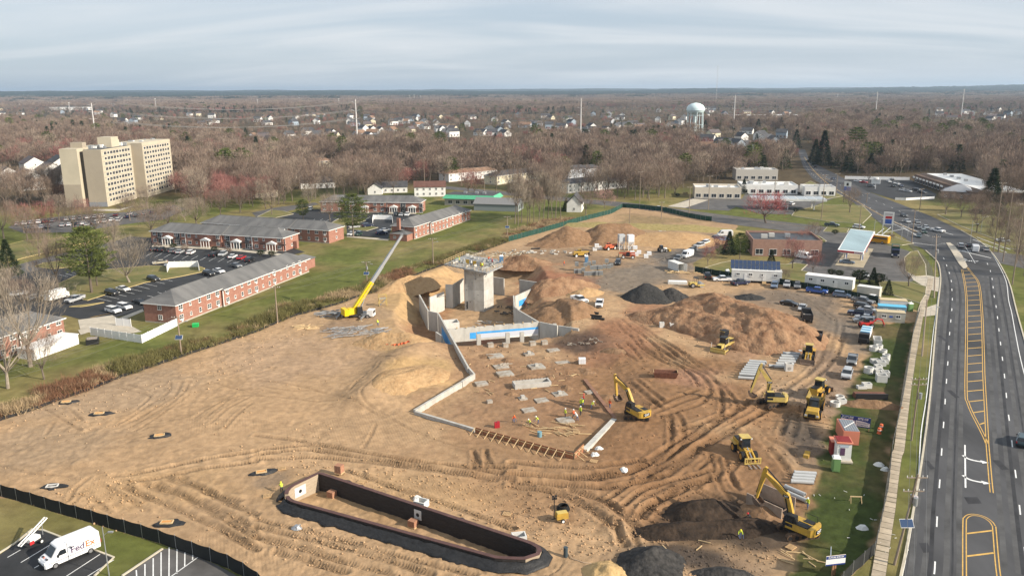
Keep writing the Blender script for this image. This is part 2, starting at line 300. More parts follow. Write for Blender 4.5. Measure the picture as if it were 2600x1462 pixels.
def base_h(x,y):
 n=fbm(x,y,.06,3)-.5
 site=sdpoly(SITE,x,y);ins=sstep(0.5,-6,site)
 h=(n*.9+(fbm(x+50,y,.35,3)-.5)*.28)*ins
 pit=sdpoly(PIT,x,y)+(fbm(x,y,.25,3)-.5)*1.6
 hp=-4.5+np.clip(pit,0,60)*.78+(fbm(x,y,.5,3)-.5)*.5
 pad=sdpoly(PAD,x,y);hpad=-0.8*sstep(5,-1,pad)
 h=h+hpad
 bk=np.array([[q.x,q.y]for q in PX([(930,1010),(1000,930),(1060,890)])]);
 dk=dseg(bk,x,y);h=h+1.5*np.exp(-(dk/4.5)**2)
 h=np.where(hp<h,hp,h)
 bb=sdpoly(BASIN,x,y);h=np.where(bb<.45,-1.45+(fbm(x,y,.8,2)-.5)*.3,np.where(bb<3.0,h*.3+(fbm(x,y,.9,3)-.5)*.2+.45*sstep(3.0,.3,bb)*sstep(-1.5,1.5,(x+14)*.47+(y-98)*.88),h))
 return h*sstep(1.0,-1.0,site)-.05*sstep(-1.,0.,site)
def base_z(x,y):return float(base_h(np.array([float(x)]),np.array([float(y)]))[0])
def G(u,v,dz=0.0):
 z=0.0
 for _ in range(6):p=P(u,v,z);z=base_z(p.x,p.y)
 return Vector((p.x,p.y,z+dz))
def far_hills(x,y):
 r=np.hypot(x,y);a=np.arctan2(x,y)
 rdg=fbm(a*9+3,r*.0004,1.0,4);return sstep(6500,12500,r)*(30+62*rdg)+sstep(9500,16000,r)*26*fbm(a*22,r*.0008+5,1.0,3)+sstep(3000,8000,r)*14*(fbm(x,y,.0006,3)-.3)
def dseg_s(a,x,y):
 d=np.full(x.shape,1e9);s_=np.zeros(x.shape);acc=0.0
 for(ax,ay),(bx,by)in zip(a[:-1],a[1:]):
  dx,dy=bx-ax,by-ay;l2=dx*dx+dy*dy+1e-9;t=np.clip(((x-ax)*dx+(y-ay)*dy)/l2,0,1);q=np.hypot(x-ax-t*dx,y-ay-t*dy);m=q<d;d[m]=q[m];s_[m]=acc+t[m]*l2**.5;acc+=l2**.5
 return d,s_
CLOD=[]
def build_ground():
 ys=[30.0]
 while ys[-1]<75:ys.append(ys[-1]+3)
 while ys[-1]<430:ys.append(ys[-1]*1.0031)
 while ys[-1]<1500:ys.append(ys[-1]*1.02)
 while ys[-1]<26000:ys.append(ys[-1]*1.045)
 ts=np.arange(-.70,.7001,.0020)
 ts=np.concatenate([[-9,-5,-3,-2,-1.5,-1.2,-1.0,-.9,-.82,-.76],ts,[.76,.82,.9,1.0,1.2,1.5,2,3,5,9]])
 Y=np.array(ys)[:,None]*np.ones(len(ts))[None,:];X=Y*ts[None,:]
 sh=X.shape;x=X.ravel();y=Y.ravel()
 near=(y<440)&(np.abs(x)<.8*y)
 h=np.full(x.shape,-.05);col=np.zeros((x.size,3))
 g1=np.array((.135,.150,.040));g2=np.array((.26,.21,.088));g3=np.array((.115,.086,.05))
 f=fbm(x,y,.035,4)[:,None];f2=fbm(x+300,y+80,.25,4)[:,None];f3=fbm(x-200,y+40,.012,3)[:,None]
 c=g1*(1-sstep(.4,.68,f))+g2*sstep(.4,.68,f);c=c*(.7+.6*f2)
 wood=sstep(430,520,np.hypot(x,y))[:,None]*np.ones((1,3));c=c*(1-wood)+(g3*(.55+.9*f2)*(1-.25*f3))*wood
 fr=sstep(4500,8500,np.hypot(x,y))[:,None];c=c*(1-fr)+np.array((.030,.040,.026))*fr;col[:]=c
 h=h+far_hills(x,y)
 xs,yy=x[near],y[near];ss=sdpoly(SITE,xs,yy)
 hn=base_h(xs,yy);on=ss<0
 cs=np.array(C_TAN)*(.82+.36*fbm(xs,yy,.05,5)[:,None])
 u=np.empty((xs.size,2))
 Ri=np.array(CR.inverted());q=(np.stack([xs,yy,hn-H],1))@Ri.T;u[:,0]=1300+FPX*q[:,0]/-q[:,2];u[:,1]=731-FPX*q[:,1]/-q[:,2]
 wx=(fbm(xs,yy,.12,4)-.5);wy=(fbm(xs+90,yy+33,.12,4)-.5)
 for(cx,cy),(rx,ry),cc,wgt in PATCH:
  cen=P(cx,cy);sxm=(P(cx+rx,cy)-cen).length;sym=(P(cx,max(cy-ry,300))-P(cx,cy+ry)).length/2
  d=np.hypot((xs-cen.x)/sxm+wx*1.3,(yy-cen.y)/sym+wy*1.3);k=(sstep(1.15,.45,d)*wgt)[:,None]
  cs=cs*(1-k)+np.array(cc)*(.85+.3*fbm(xs,yy,.3,3)[:,None])*k
 cs*=(.80+.4*fbm(xs,yy,.9,4))[:,None]
 cs*=(.93+.14*fbm(xs*.25+yy*.06,yy*1.2,1.0,3))[:,None]
 dz=np.zeros(xs.size);tread=np.zeros(xs.size);along=np.zeros(xs.size);dark=np.zeros(xs.size);lite=np.zeros(xs.size)
 for ln,w,d in TRK:
  a=np.array([[p.x,p.y]for p in ln]);lo=a.min(0)-4*w-1;hi=a.max(0)+4*w+1
  m=np.where((xs>lo[0])&(xs<hi[0])&(yy>lo[1])&(yy<hi[1])&on)[0]
  if not len(m):continue
  mx_,my_=xs[m],yy[m];wob=(fbm(mx_,my_,.5,2)-.5)*w*1.2
  dd,arc=dseg_s(a,mx_,my_);dd=dd+wob*.5;mod=.35+1.1*fbm(mx_+9,my_,.22,3)
  ww=max(w,.0016*float(np.mean(a[:,1])))
  g=np.exp(-(dd/ww)**2);b=np.exp(-((dd-1.75*ww)/(.65*ww))**2)
  if d>=.2:k_=np.exp(-(dd/(1.25*ww))**4)*mod;bt=k_>tread[m];tm=m[bt];tread[tm]=k_[bt]*(.25+1.3*fbm(mx_[bt],my_[bt]+40,.5,2));along[tm]=(arc+1.1*fbm(mx_,my_,.35,3))[bt]
  dz[m]+=d*mod*(-g+.75*b);dark[m]=np.maximum(dark[m],g*mod*min(1,d/.2));lite[m]=np.maximum(lite[m],b*mod*min(1,d/.2))
 for(cx,cy),(rx,ry)in(((930,1095),(290,55)),((560,1080),(150,30)),((1150,1240),(330,30)),((620,1400),(300,60)),((300,1240),(160,40))):
  cen=P(cx,cy);sxm=(P(cx+rx,cy)-cen).length;sym=(P(cx,cy-ry)-P(cx,cy+ry)).length/2;k_=sstep(1.1,.5,np.hypot((xs-cen.x)/sxm+wx,(yy-cen.y)/sym+wy))*.22;bt=k_>tread;tread[bt]=k_[bt];along[bt]=xs[bt]+.35*yy[bt]
 ruff=(fbm(xs,yy,1.1,4,.6)-.5);rough_zone=sstep(.35,.6,fbm(xs+11,yy-7,.06,3))
 ter=sstep(-2,0,hn+2.2)
 hn=hn+np.where(on,dz*ter+ruff*(.05+.28*rough_zone),0)
 cs=cs*(1-.42*np.clip(dark,0,1))[:,None]*(1+.10*np.clip(lite,0,1))[:,None]
 gi=sdpoly(GRASS_IN,xs,yy)+(fbm(xs,yy,.4,3)-.5)*2.5;k=sstep(.8,-.8,gi)[:,None]
 gcol=(np.array((.055,.074,.02))*(1-sstep(.45,.7,fbm(xs,yy,.1,4)))[:,None]+np.array((.13,.105,.045))*sstep(.45,.7,fbm(xs,yy,.1,4))[:,None])*(.65+.7*fbm(xs,yy,1.0,3)[:,None])
 cs=cs*(1-k)+gcol*k
 hn=np.where(gi<0,hn*.5,hn)
 TR=np.zeros(x.size);AL=np.zeros(x.size);TR[near]=tread*on;AL[near]=along
 hh=h[near];hh[on]=hn[on];h[near]=hh;cc=col[near];cc[on]=cs[on];col[near]=cc
 idx=np.arange(x.size).reshape(sh);a,b,c_,d=idx[:-1,:-1].ravel(),idx[:-1,1:].ravel(),idx[1:,1:].ravel(),idx[1:,:-1].ravel()
 quads=np.stack([a,b,c_,d],1);inside=np.zeros(x.size,bool);inside[np.where(near)[0]]=on
 qs=inside[quads].sum(1)>=3
 CLOD.append((x,y,h,np.where(near)[0][on],col,dark[on]))
 msite=mat('site_soil',rough=.97,attr='tint',var=.30,vscale=.8,bump=.65,bscale=2.3,spec=.12,detail=12);n_=msite.node_tree;bp=next(q for q in n_.nodes if q.type=='BUMP');hsrc=bp.inputs['Height'].links[0].from_socket;hsrc.node.inputs['Detail'].default_value=9;hsrc.node.inputs['Roughness'].default_value=.65
 def mth(op,a,b):
  q=n_.nodes.new('ShaderNodeMath');q.operation=op
  for i,v in enumerate((a,b)):
   if hasattr(v,'is_output'):n_.links.new(v,q.inputs[i])
   elif v is not None:q.inputs[i].default_value=v
  return q.outputs[0]
 at=[n_.nodes.new('ShaderNodeAttribute')for _ in range(2)];at[0].attribute_name='tread';at[1].attribute_name='along'
 n_.links.new(mth('ADD',hsrc,mth('MULTIPLY',at[0].outputs['Fac'],mth('MULTIPLY',mth('SINE',mth('MULTIPLY',at[1].outputs['Fac'],13.5),None),.28))),bp.inputs['Height']);bp.inputs['Distance'].default_value=.13
 mlawn=mat('lawn_ground',rough=.95,attr='tint',var=.38,vscale=.45,bump=.5,bscale=3.0,spec=.1,detail=9)
 def mk(name,q,m):
  used,inv=np.unique(q.ravel(),return_inverse=True);vs=np.stack([x,y,h],1)[used]
  me=bpy.data.meshes.new(name);me.vertices.add(len(used));me.vertices.foreach_set('co',vs.ravel())
  me.loops.add(q.size);me.loops.foreach_set('vertex_index',inv.astype(np.int32));me.polygons.add(len(q))
  me.polygons.foreach_set('loop_start',np.arange(0,q.size,4,dtype=np.int32));me.polygons.foreach_set('use_smooth',np.ones(len(q),bool))
  me.update();at=me.color_attributes.new('tint','FLOAT_COLOR','POINT');at.data.foreach_set('color',np.concatenate([col[used],np.ones((len(used),1))],1).ravel())
  if name=='site_ground':
   for nm,dat in(('tread',TR),('along',AL)):me.attributes.new(nm,'FLOAT','POINT').data.foreach_set('value',dat[used].astype(np.float32))
  me.materials.append(m);o=obj(name,me);struct(o);return o
 mk('site_ground',quads[qs],msite);mk('ground',quads[~qs],mlawn)
 b2=MB();b2.add([(-270,30,-.05),(270,30,-.05),(3000,-2500,-.05),(-3000,-2500,-.05)],[(3,2,1,0)]);bo=b2.build('ground',mat('near_lawn',(.08,.085,.03),.95,var=.3,vscale=.05));struct(bo)
build_ground()
# ======== roads, lots, pavements
M_ASPH=mat('asphalt',(.066,.066,.069),.85,var=.42,vscale=.10,bump=.15,bscale=9,detail=8,stretch=(1,.25,1))
M_ASPHD=mat('asphalt_sealed',(.032,.033,.035),.8,var=.35,vscale=.15,bump=.1,bscale=9,detail=7)
M_ASPHL=mat('asphalt_worn',(.105,.10,.096),.9,var=.3,vscale=.2,bump=.15,bscale=9,detail=8)
M_WHITE=mat('marking_white',(.74,.74,.72),.7,var=.16,vscale=1.5,detail=6);M_YEL=mat('marking_yellow',(.62,.38,.10),.7,var=.2,vscale=1.2,detail=6)
M_CONC=mat('concrete_paving',(.46,.41,.33),.9,var=.16,vscale=.5,bump=.1,bscale=8);M_KERB=mat('kerb_concrete',(.50,.45,.35),.9,var=.15,vscale=.6)
M_KYEL=mat('kerb_yellow',(.52,.40,.18),.8,var=.15,vscale=.6);M_LAWN=mat('lawn',(.10,.115,.03),.95,col2=(.22,.175,.07),vscale=.14,bump=.4,bscale=4,detail=9)
def sheetobj(name,polypx,z,m,raw=False):
 o=MB().sheet(polypx if raw else PX(polypx),z).build(name,m);return struct(o)
HWL=[(2240,1620),(2287,1462),(2322,1280),(2345,1140),(2362,1000),(2372,880),(2381,780),(2387,730),(2388,700),(2380,665),(2350,636),(2300,606),(2240,570),(2165,513),(2099,475),(2064,455),(2040,425),(2030,395),(2026,380)]
HWR=[(2044,380),(2056,408),(2091,427),(2147,455),(2200,485),(2290,520),(2364,549),(2440,585),(2490,615),(2525,650),(2560,712),(2582,793),(2612,901),(2680,1140),(2790,1462),(2860,1620)]
highway=sheetobj('road',HWL+HWR,.012,M_ASPH)
CST=[(1060,466),(1200,479),(1330,491),(1480,505),(1590,514),(1690,526),(1760,536),(1900,553),(2060,571),(2200,592),(2330,614),(2430,627),(2600,648),(2760,668)]
CSB=[(1060,473),(1200,487),(1330,500),(1480,516),(1590,527),(1690,540),(1760,552),(1830,566),(1900,575),(2060,594),(2160,603),(2290,618),(2400,640),(2520,664),(2600,682),(2760,712)]
sheetobj('cross_street',CST+CSB[::-1],.006,M_ASPHL)
sheetobj('parking_lot',[(-60,850),(165,800),(235,818),(362,790),(470,745),(700,655),(775,640),(690,612),(560,602),(385,604),(330,600),(200,640),(-60,715)],.0,M_ASPHD)
sheetobj('parking_lot',[(650,560),(760,536),(810,531),(1075,545),(1030,562),(995,575),(985,607),(940,601),(882,599),(880,575),(860,566),(700,552)],.0,M_ASPHD)
sheetobj('service_road',[(640,540),(700,527),(800,514),(810,519),(740,534),(655,556)],.004,M_ASPHL)
sheetobj('parking_lot',[(20,577),(60,560),(200,545),(330,538),(440,520),(475,530),(420,556),(300,572),(180,590),(60,592)],.0,M_ASPHL)
sheetobj('parking_lot',[(1995,676),(2038,689),(2165,709),(2309,715),(2356,706),(2345,660),(2304,636),(2240,618),(2152,590),(2091,592),(2031,586),(2000,600),(2035,640)],.003,M_ASPHL)
sheetobj('parking_lot',[(2146,452),(2309,455),(2377,493),(2372,508),(2273,507),(2190,482)],.003,M_ASPHD)
sheetobj('parking_lot',[(1940,472),(2085,470),(2110,485),(2125,500),(2070,522),(2060,545),(1930,543),(1870,525),(1890,495)],.003,M_ASPHL)
sheetobj('parking_lot',[(1700,525),(1760,500),(1900,505),(1880,520),(1850,535),(1770,532)],.004,M_ASPHL)
sheetobj('parking_lot',[(-60,1450),(40,1378),(78,1343),(110,1348),(180,1374),(289,1415),(215,1490),(150,1560),(-80,1560)],.0,M_ASPHD)
sheetobj('parking_lot',[(310,1462),(408,1392),(440,1392),(480,1404),(545,1430),(620,1470),(690,1530),(200,1560)],.0,M_ASPHL)
sheetobj('street',[(-40,700),(60,668),(170,640),(300,610),(300,622),(190,655),(80,690),(-40,730)],.008,M_ASPHL)
def island(px,km=M_KYEL,lawn=M_LAWN):
 pl=PX(px);g=MB().prism(pl,-.02,.10).build('lawn',lawn);struct(g)
 k=kerb(MB(),pl,.22,-.02,.14,closed=True).build('kerb',km,g)
island([(150,750),(222,763),(300,738),(371,717),(455,703),(512,691),(520,682),(495,673),(425,677),(380,675),(280,684),(205,695),(145,722)])
island([(176,779),(265,768),(232,775),(205,779)]);island([(88,677),(130,683),(190,678),(215,664),(180,660),(110,668)])
island([(-60,690),(60,655),(170,628),(280,600),(200,600),(60,612),(-60,640)])
island([(653,551),(700,553),(745,544),(720,536),(690,533)],M_KERB);island([(842,566),(880,574),(930,560),(900,552),(860,556)],M_KERB);island([(884,582),(930,587),(960,578),(930,573),(890,575)],M_KERB)
island([(2058,600),(2090,618),(2098,612),(2080,600),(2066,596)],M_KERB)
island([(2312,640),(2330,637),(2350,672),(2352,700),(2325,702),(2300,690),(2296,655)],M_KERB)
island([(2225,618),(2215,600),(2260,598),(2320,618),(2290,623)],M_KERB);island([(2240,742),(2230,714),(2310,716),(2352,728),(2350,748),(2336,770)],M_KERB);island([(2090,588),(2150,592),(2156,580),(2100,577)],M_KERB)
island([(2034,687),(2050,672),(2020,668),(1995,672),(1930,668),(1870,660),(1830,668),(1790,680),(1860,700),(1990,716),(2140,738),(2160,715)],M_KERB)
island([(2010,548),(2020,535),(2090,520),(2190,522),(2213,545),(2190,568),(2100,562)],M_KERB);island([(2036,470),(2058,460),(2140,498),(2100,505),(2060,490)],M_KERB)
island([(2380,545),(2440,540),(2600,560),(2740,600),(2740,640),(2560,620),(2440,575)],M_KERB)
SWC=smooth_line(PX([(2212,1560),(2230,1462),(2248,1349),(2259,1283),(2265,1232),(2276,1159),(2283,1140),(2293,1057),(2306,964),(2316,905),(2326,853),(2339,787),(2352,752),(2362,715),(2362,690),(2352,666),(2336,646),(2309,618)]),5)
sw=resample(SWC,1.55);A=offset_line(sw,-.75);B=offset_line(sw,.75)
side=sheetobj('pavement',[(p.x,p.y)for p in offset_line(SWC,-.8)]+[(p.x,p.y)for p in offset_line(SWC,.8)][::-1],.03,mat('joint_dirt',(.10,.095,.05),.95),raw=True)
for i in range(len(sw)-1):
 t=.035 if i%9 else .10;f=random.uniform(-.008,.008)
 q=[A[i].lerp(A[i+1],t),A[i].lerp(A[i+1],1-t),B[i].lerp(B[i+1],1-t),B[i].lerp(B[i+1],t)]
 if sw[i].y<235:MB().hexa([(a.x,a.y,.02)for a in q],[(a.x,a.y,.085+f)for a in q]).build('slab',mat('slab_%d'%(i%5),tuple(c*(.86+.07*(i*7%5))for c in(.43,.36,.27)),.9,var=.15,vscale=1.2),side)
HL=smooth_line(PX(HWL[:11]),4)
k=kerb(MB(),HL,.30,-.02,.15).build('kerb',M_KERB,highway)
sheetobj('driveway',[(2305,690),(2360,700),(2386,705),(2386,742),(2360,735),(2320,712)],.035,M_CONC);sheetobj('driveway',[(2337,786),(2378,772),(2376,800),(2335,805)],.036,M_CONC)
HRK=kerb(MB(),smooth_line(PX(HWR[7:]),4),.3,-.02,.15).build('kerb',M_KERB,highway)
M_WORN=mat('asphalt_wheel_path',(.085,.084,.084),.85,var=.35,vscale=.25,detail=9);M_SEAM=mat('asphalt_dark_joint',(.036,.036,.039),.8,var=.4,vscale=.3,detail=9)
L1=[(2371,1462),(2380,1304),(2392,1129),(2401,1000),(2408,902),(2413,826),(2418,765),(2415.6,715),(2403,672.6)];L2=[(2612,1462),(2585,1253),(2566,1092),(2552.5,972.5),(2541.6,881.6),(2533,808),(2524,750),(2518,702)]
wp=MB();sm=MB()
for l_,offs in((L1,(-2.6,-1.2,1.1,2.5)),(L2,(-2.4,-1.0,1.0,2.4))):
 q_=smooth_line(PX([(2330,1600)]+l_ if l_ is L1 else l_),6)
 for o_ in offs:strip(wp,q_,o_-.34,o_+.34,.0145)
 strip(sm,q_,.25,.75,.0152);strip(sm,q_,-1.95,-1.72,.0152)
for u,v,w_,h_ in((2420,1000,1.4,4),(2360,1180,1.2,3),(2540,1180,1.6,3.4),(2470,1270,2.4,2.0),(2395,860,1.3,5),(2510,780,1.4,4),(2350,1390,1.6,2.2)):
 p_=P(u,v);sm.sheet([(p_.x-w_/2,p_.y-h_/2),(p_.x+w_/2-.4,p_.y-h_/2+.2),(p_.x+w_/2,p_.y+h_/2),(p_.x-w_/2+.5,p_.y+h_/2)],.0158)
wp.build('wheel_path',M_WORN,highway);sm.build('joint_seal',M_SEAM,highway)
mk=MB()
EL=smooth_line(PX([(2240,1600),(2290,1462),(2329,1237),(2339,1096),(2354,996),(2369,850),(2377,793),(2384,732),(2385,702)]),5);strip(mk,EL,-.08,.08,.018)
ER=smooth_line(PX([(2700,1300),(2600,946),(2579,850),(2569,795),(2561,762),(2554,712),(2531,664),(2516,640)]),5);strip(mk,ER,-.08,.08,.018)
def dashes(line,on=3.0,cyc=12.2,off=0.0,w=.09):
 pts=resample(smooth_line(PX(line),8),.5);k0=int(off/.5);c=int(cyc/.5);n=int(on/.5)
 for i in range(k0,len(pts)-n,c):strip(mk,pts[i:i+n+1],-w,w,.018)
dashes([(2371,1462),(2374,1432),(2380,1304),(2387,1209),(2392,1129),(2397,1060),(2401,1000),(2404.5,948),(2408,902),(2410,861),(2413,826),(2416,794),(2418,765),(2417,737),(2415.6,715),(2410,691.6),(2403,672.6),(2395,653.7),(2384,639)],off=.5)
dashes([(2612,1462),(2597,1359),(2585,1253),(2574,1165),(2566,1092),(2557.5,1028),(2552.5,972.5),(2547,924.5),(2541.6,881.6),(2537,843),(2533,808),(2529,777),(2524,750),(2521,724),(2518,702),(2513,683),(2504.5,664)],off=4)
dashes([(2330,560),(2270,530),(2200,500),(2120,463),(2075,432),(2048,405)],off=2);dashes([(2300,575),(2240,545),(2180,512),(2105,472),(2060,440),(2038,405)],off=5)
strip(mk,PX([(2450,1129),(2451.5,1237.5)]),-.11,.11,.018)
for a,b,w in[((2480,602),(2566,634),.15),((2470,608),(2556,641),.15),((2410,630),(2516,655),.25),((2330,600),(2290,575),.12),((2250,590),(2300,580),.15),((2225,596),(2245,580),.15),((2236,599),(2262,577),.15),((2450,625),(2476,668),.08),((2430,618),(2600,634),.15),((2285,612),(2380,624),.15),((2290,560),(2420,596),.15),((2262,560),(2360,600),.1),((2240,555),(2330,597),.1)]:
 strip(mk,PX([a,b]),-w,w,.018)
def arrow(u,v):
 o=P(u,v);s=1.0
 pts=[o+Vector(q)for q in((-1.1,1.9,0),(-1.05,1.0,0),(-.7,.35,0),(0,-.15,0),(.5,-.35,0))];strip(mk,smooth_line(pts,4),-.2,.2,.018)
 mk.sheet([o+Vector(q)for q in((1.5,-.75,0),(.62,.2,0),(.35,-.95,0))],.018)
arrow(2480,1169);arrow(2482,1221)
a=P(2450,660);strip(mk,smooth_line([a+Vector(q)for q in((.8,0,0),(.9,2.4,0),(.3,3.2,0),(-.5,3.3,0))],4),-.2,.2,.018)
mo=mk.build('road_marking',M_WHITE,highway);mo['label']='white lane lines, dashes and turn arrows'
for u,v in((2443,637),(2459,662)):text_part('ONLY','lettering',M_WHITE,highway,P(u,v,.02),(0,0,rad(-22)),2.3,.002)
my=MB()
def dbl(l,n=6):
 s=smooth_line(PX(l),n);strip(my,s,-.26,-.13,.018);strip(my,s,.13,.26,.018);return s
lA=[(2442.6,684),(2450,722),(2454,767),(2454,850),(2452.7,991),(2457.8,1022),(2470,1052),(2485.6,1082),(2500.7,1112.7),(2506,1126)]
rA=[(2456,679),(2470,696.6),(2485.6,722),(2493,792.6),(2497,906),(2498,951),(2502,1027),(2506,1102),(2507,1126)]
la,ra=dbl(lA),dbl(rA);dbl([(2507,1126),(2514.6,1216),(2518,1250)])
lb=dbl([(2449,1560),(2449,1462),(2449,1330),(2452,1314),(2463,1307),(2480,1307),(2500,1313),(2516,1324),(2523,1334)]);rb=dbl([(2560,1560),(2536,1462),(2524,1335)])
def at_y(line,y):
 for a,b in zip(line[:-1],line[1:]):
  if(a.y-y)*(b.y-y)<=0 and a.y!=b.y:return a.lerp(b,(y-a.y)/(b.y-a.y))
def bars(l,r,y0,y1,st):
 y=y0
 while y<y1:
  a=at_y(l,y);b=at_y(r,y+.7)
  if a and b and(b-a).x>1.2:strip(my,[a+Vector((.3,0,0)),b-Vector((.3,0,0))],-.15,.15,.018)
  y+=st
bars(la,ra,122,246,5.15);bars(lb,rb,72,95.5,5.15)
dbl([(2330,590),(2250,553),(2165,505),(2100,465),(2062,428),(2042,398)])
for i in range(9):
 a=P(2105-i*5.5,461-i*3.4);strip(my,[a,a+Vector((2.5,1.2,0))],-.25,.25,.018)
yo=my.build('road_marking',M_YEL,highway);yo['label']='yellow hatched median lines'
med=MB().prism(PX([(2402,617),(2417,641),(2435,671),(2445,681.5),(2452,681),(2456.5,676.4),(2442.6,648.6),(2425,626),(2412,617)]),0,.16).build('median_island',M_CONC);struct(med)
mk2=MB()
for a,b in[((1600,521),(1830,548)),((1850,551),(2080,581))]:strip(mk2,PX([a,b]),-.07,.07,.012)
struct(mk2.build('street_marking',M_YEL))
lots=MB()
def stall(a,b,n,dx,dy,skip=()):
 for i in range(n):
  if i in skip:continue
  t=i/(n-1);p=(a[0]+(b[0]-a[0])*t,a[1]+(b[1]-a[1])*t);strip(lots,PX([p,(p[0]+dx,p[1]+dy)]),-.06,.06,.007)
stall((245,757),(400,706),9,38,8);stall((388,641),(640,660),12,-18,10);stall((322,767),(400,742),4,30,7);stall((780,557),(1000,548),12,-14,9);stall((150,697),(200,690),4,22,5);stall((880,598),(905,588),4,14,3)
stall((19,1414),(190,1462),1+1,33,-20)if False else None
for a,b in[((19,1414),(52,1395)),((53,1427),(149,1369)),((87,1441),(140,1410)),((168,1462),(254,1406)),((222,1462),(289,1420))]:strip(lots,PX([a,b]),-.06,.06,.007)
for i,(a,b)in enumerate([((347,1462),(346,1446)),((368,1462),(368,1431)),((389,1470),(389,1416)),((409,1470),(409,1401)),((429,1470),(429.5,1388)),((449,1455),(449.5,1393)),((469,1436),(469.5,1401)),((489,1420),(489.5,1407)),((435,1462),(502,1414))]):strip(lots,PX([a,b]),-.07,.07,.007)
struct(lots.build('stall_marking',M_WHITE))
ly=MB()
for i in range(7):
 a=P(430+i*9,700-i*.6);strip(ly,[a,a+Vector((1.6,2.6,0))],-.08,.08,.012)
for i in range(7):
 a=P(232+i*9,806-i*2.0);strip(ly,[a,a+Vector((1.2,1.9,0))],-.06,.06,.012)
strip(ly,PX([(228,806),(290,793)]),-.06,.06,.012);strip(ly,PX([(425,703),(500,692)]),-.08,.08,.012)
struct(ly.build('stall_marking',M_YEL))
kerb_o=kerb(MB(),PX([(310,1462),(413,1393)]),.25,0,.14).build('kerb',M_KERB);struct(kerb_o)
kerb_o=kerb(MB(),PX([(-60,1440),(40,1378),(82,1343),(110,1346),(289,1415),(240,1462)]),.25,0,.14).build('kerb',M_KERB);struct(kerb_o)
for ip,pl in enumerate(([(205,850),(300,818),(365,790),(362,784),(290,812),(198,838)],[(985,611),(880,602),(882,599),(990,607)],[(198,812),(285,800),(360,842),(300,850),(205,842)],[(235,535),(300,537),(345,522),(300,531),(240,531)],[(1695,524),(1760,505),(1800,508),(1740,528)],[(385,627),(560,634),(720,650),(722,645),(560,629),(388,622)])):
 sheetobj('footpath',pl,.016+.004*ip,M_CONC)
sheetobj('forecourt',[(2120,673),(2192,680),(2218,632),(2160,622)],.03,mat('forecourt_concrete',(.42,.36,.26),.9,var=.15,vscale=.5))
sheetobj('detention_pond',[(1670,584),(1760,590),(1752,596),(1680,592)],.05,mat('pond_mud',(.38,.34,.29),.35,var=.15,vscale=.3))
# ======== buildings
M_BRICK=mat('red_brick',(.27,.125,.09),.9,col2=(.38,.20,.15),vscale=1.4,detail=9,bump=.2,bscale=14);M_SHING=mat('grey_shingle',(.10,.10,.10),.9,col2=(.18,.176,.17),vscale=.35,bump=.3,bscale=7,detail=9,stretch=(1,.35,.35))
M_TRIM=mat('white_trim',(.78,.77,.74),.6,var=.06,vscale=2);M_GLASS=mat('window_glass',(.028,.034,.042),.1,spec=.6);M_SIDING=mat('white_siding',(.74,.73,.70),.7,var=.08,vscale=.6)
M_DARK=mat('dark_metal',(.03,.03,.032),.5,metal=.3);M_STEEL=mat('galvanised_steel',(.42,.43,.44),.45,metal=.6,var=.1,vscale=3)
def box_mesh(name,d,m,c=(0,0,0)):return MB().box(c,d).mesh(name,m)
WIN_MESH={}
def window_kit(w,h,kind=0):
 k=(w,h,kind)
 if k not in WIN_MESH:
  fr=MB();t=.09
  fr.bx(-w/2,w/2,-.05,.03,-h/2,-h/2+t);fr.bx(-w/2,w/2,-.05,.03,h/2-t,h/2);fr.bx(-w/2,-w/2+t,-.05,.03,-h/2+t,h/2-t);fr.bx(w/2-t,w/2,-.05,.03,-h/2+t,h/2-t)
  if kind!=2:fr.bx(-.04,.04,-.05,.03,-h/2+t,h/2-t)
  if kind!=3:fr.bx(-w/2+t,w/2-t,-.045,.03,-.035,.035)
  fr.bx(-w/2-.06,w/2+.06,-.12,.03,-h/2-.08,-h/2)
  WIN_MESH[k]=(fr.mesh('window',M_TRIM),MB().bx(-w/2+.06,w/2-.06,-.02,.025,-h/2+.06,h/2-.06).mesh('pane',M_GLASS))
 return WIN_MESH[k]
def window(par,x,y,z,w=1.3,h=1.25,face=0.0,kind=0):
 a,b=window_kit(w,h,kind);o=obj('window',a,par,(x,y,z),face);obj('pane',b,o);return o
def hip(mb,x0,x1,y0,y1,z,hr,ov=.45,gable=(False,False),mi=0):
 ym=(y0+y1)/2;d=(y1-y0)/2+ov;a0=x0-ov if gable[0]else x0-ov+d*.95;a1=x1+ov if gable[1]else x1+ov-d*.95
 v=[(x0-ov,y0-ov,z),(x1+ov,y0-ov,z),(x1+ov,y1+ov,z),(x0-ov,y1+ov,z),(a0,ym,z+hr),(a1,ym,z+hr)]
 mb.add(v,[(0,1,5,4),(1,2,5),(2,3,4,5),(3,0,4),(3,2,1,0)],mi);return(a0,ym,z+hr),(a1,ym,z+hr)
def vent(par,x,y,z):return obj('vent',VENT,par,(x,y,z))
VENT=MB().box((0,0,.1),(.35,.35,.3)).mesh('vent',M_TRIM)
M_TRIMF=M_TRIM
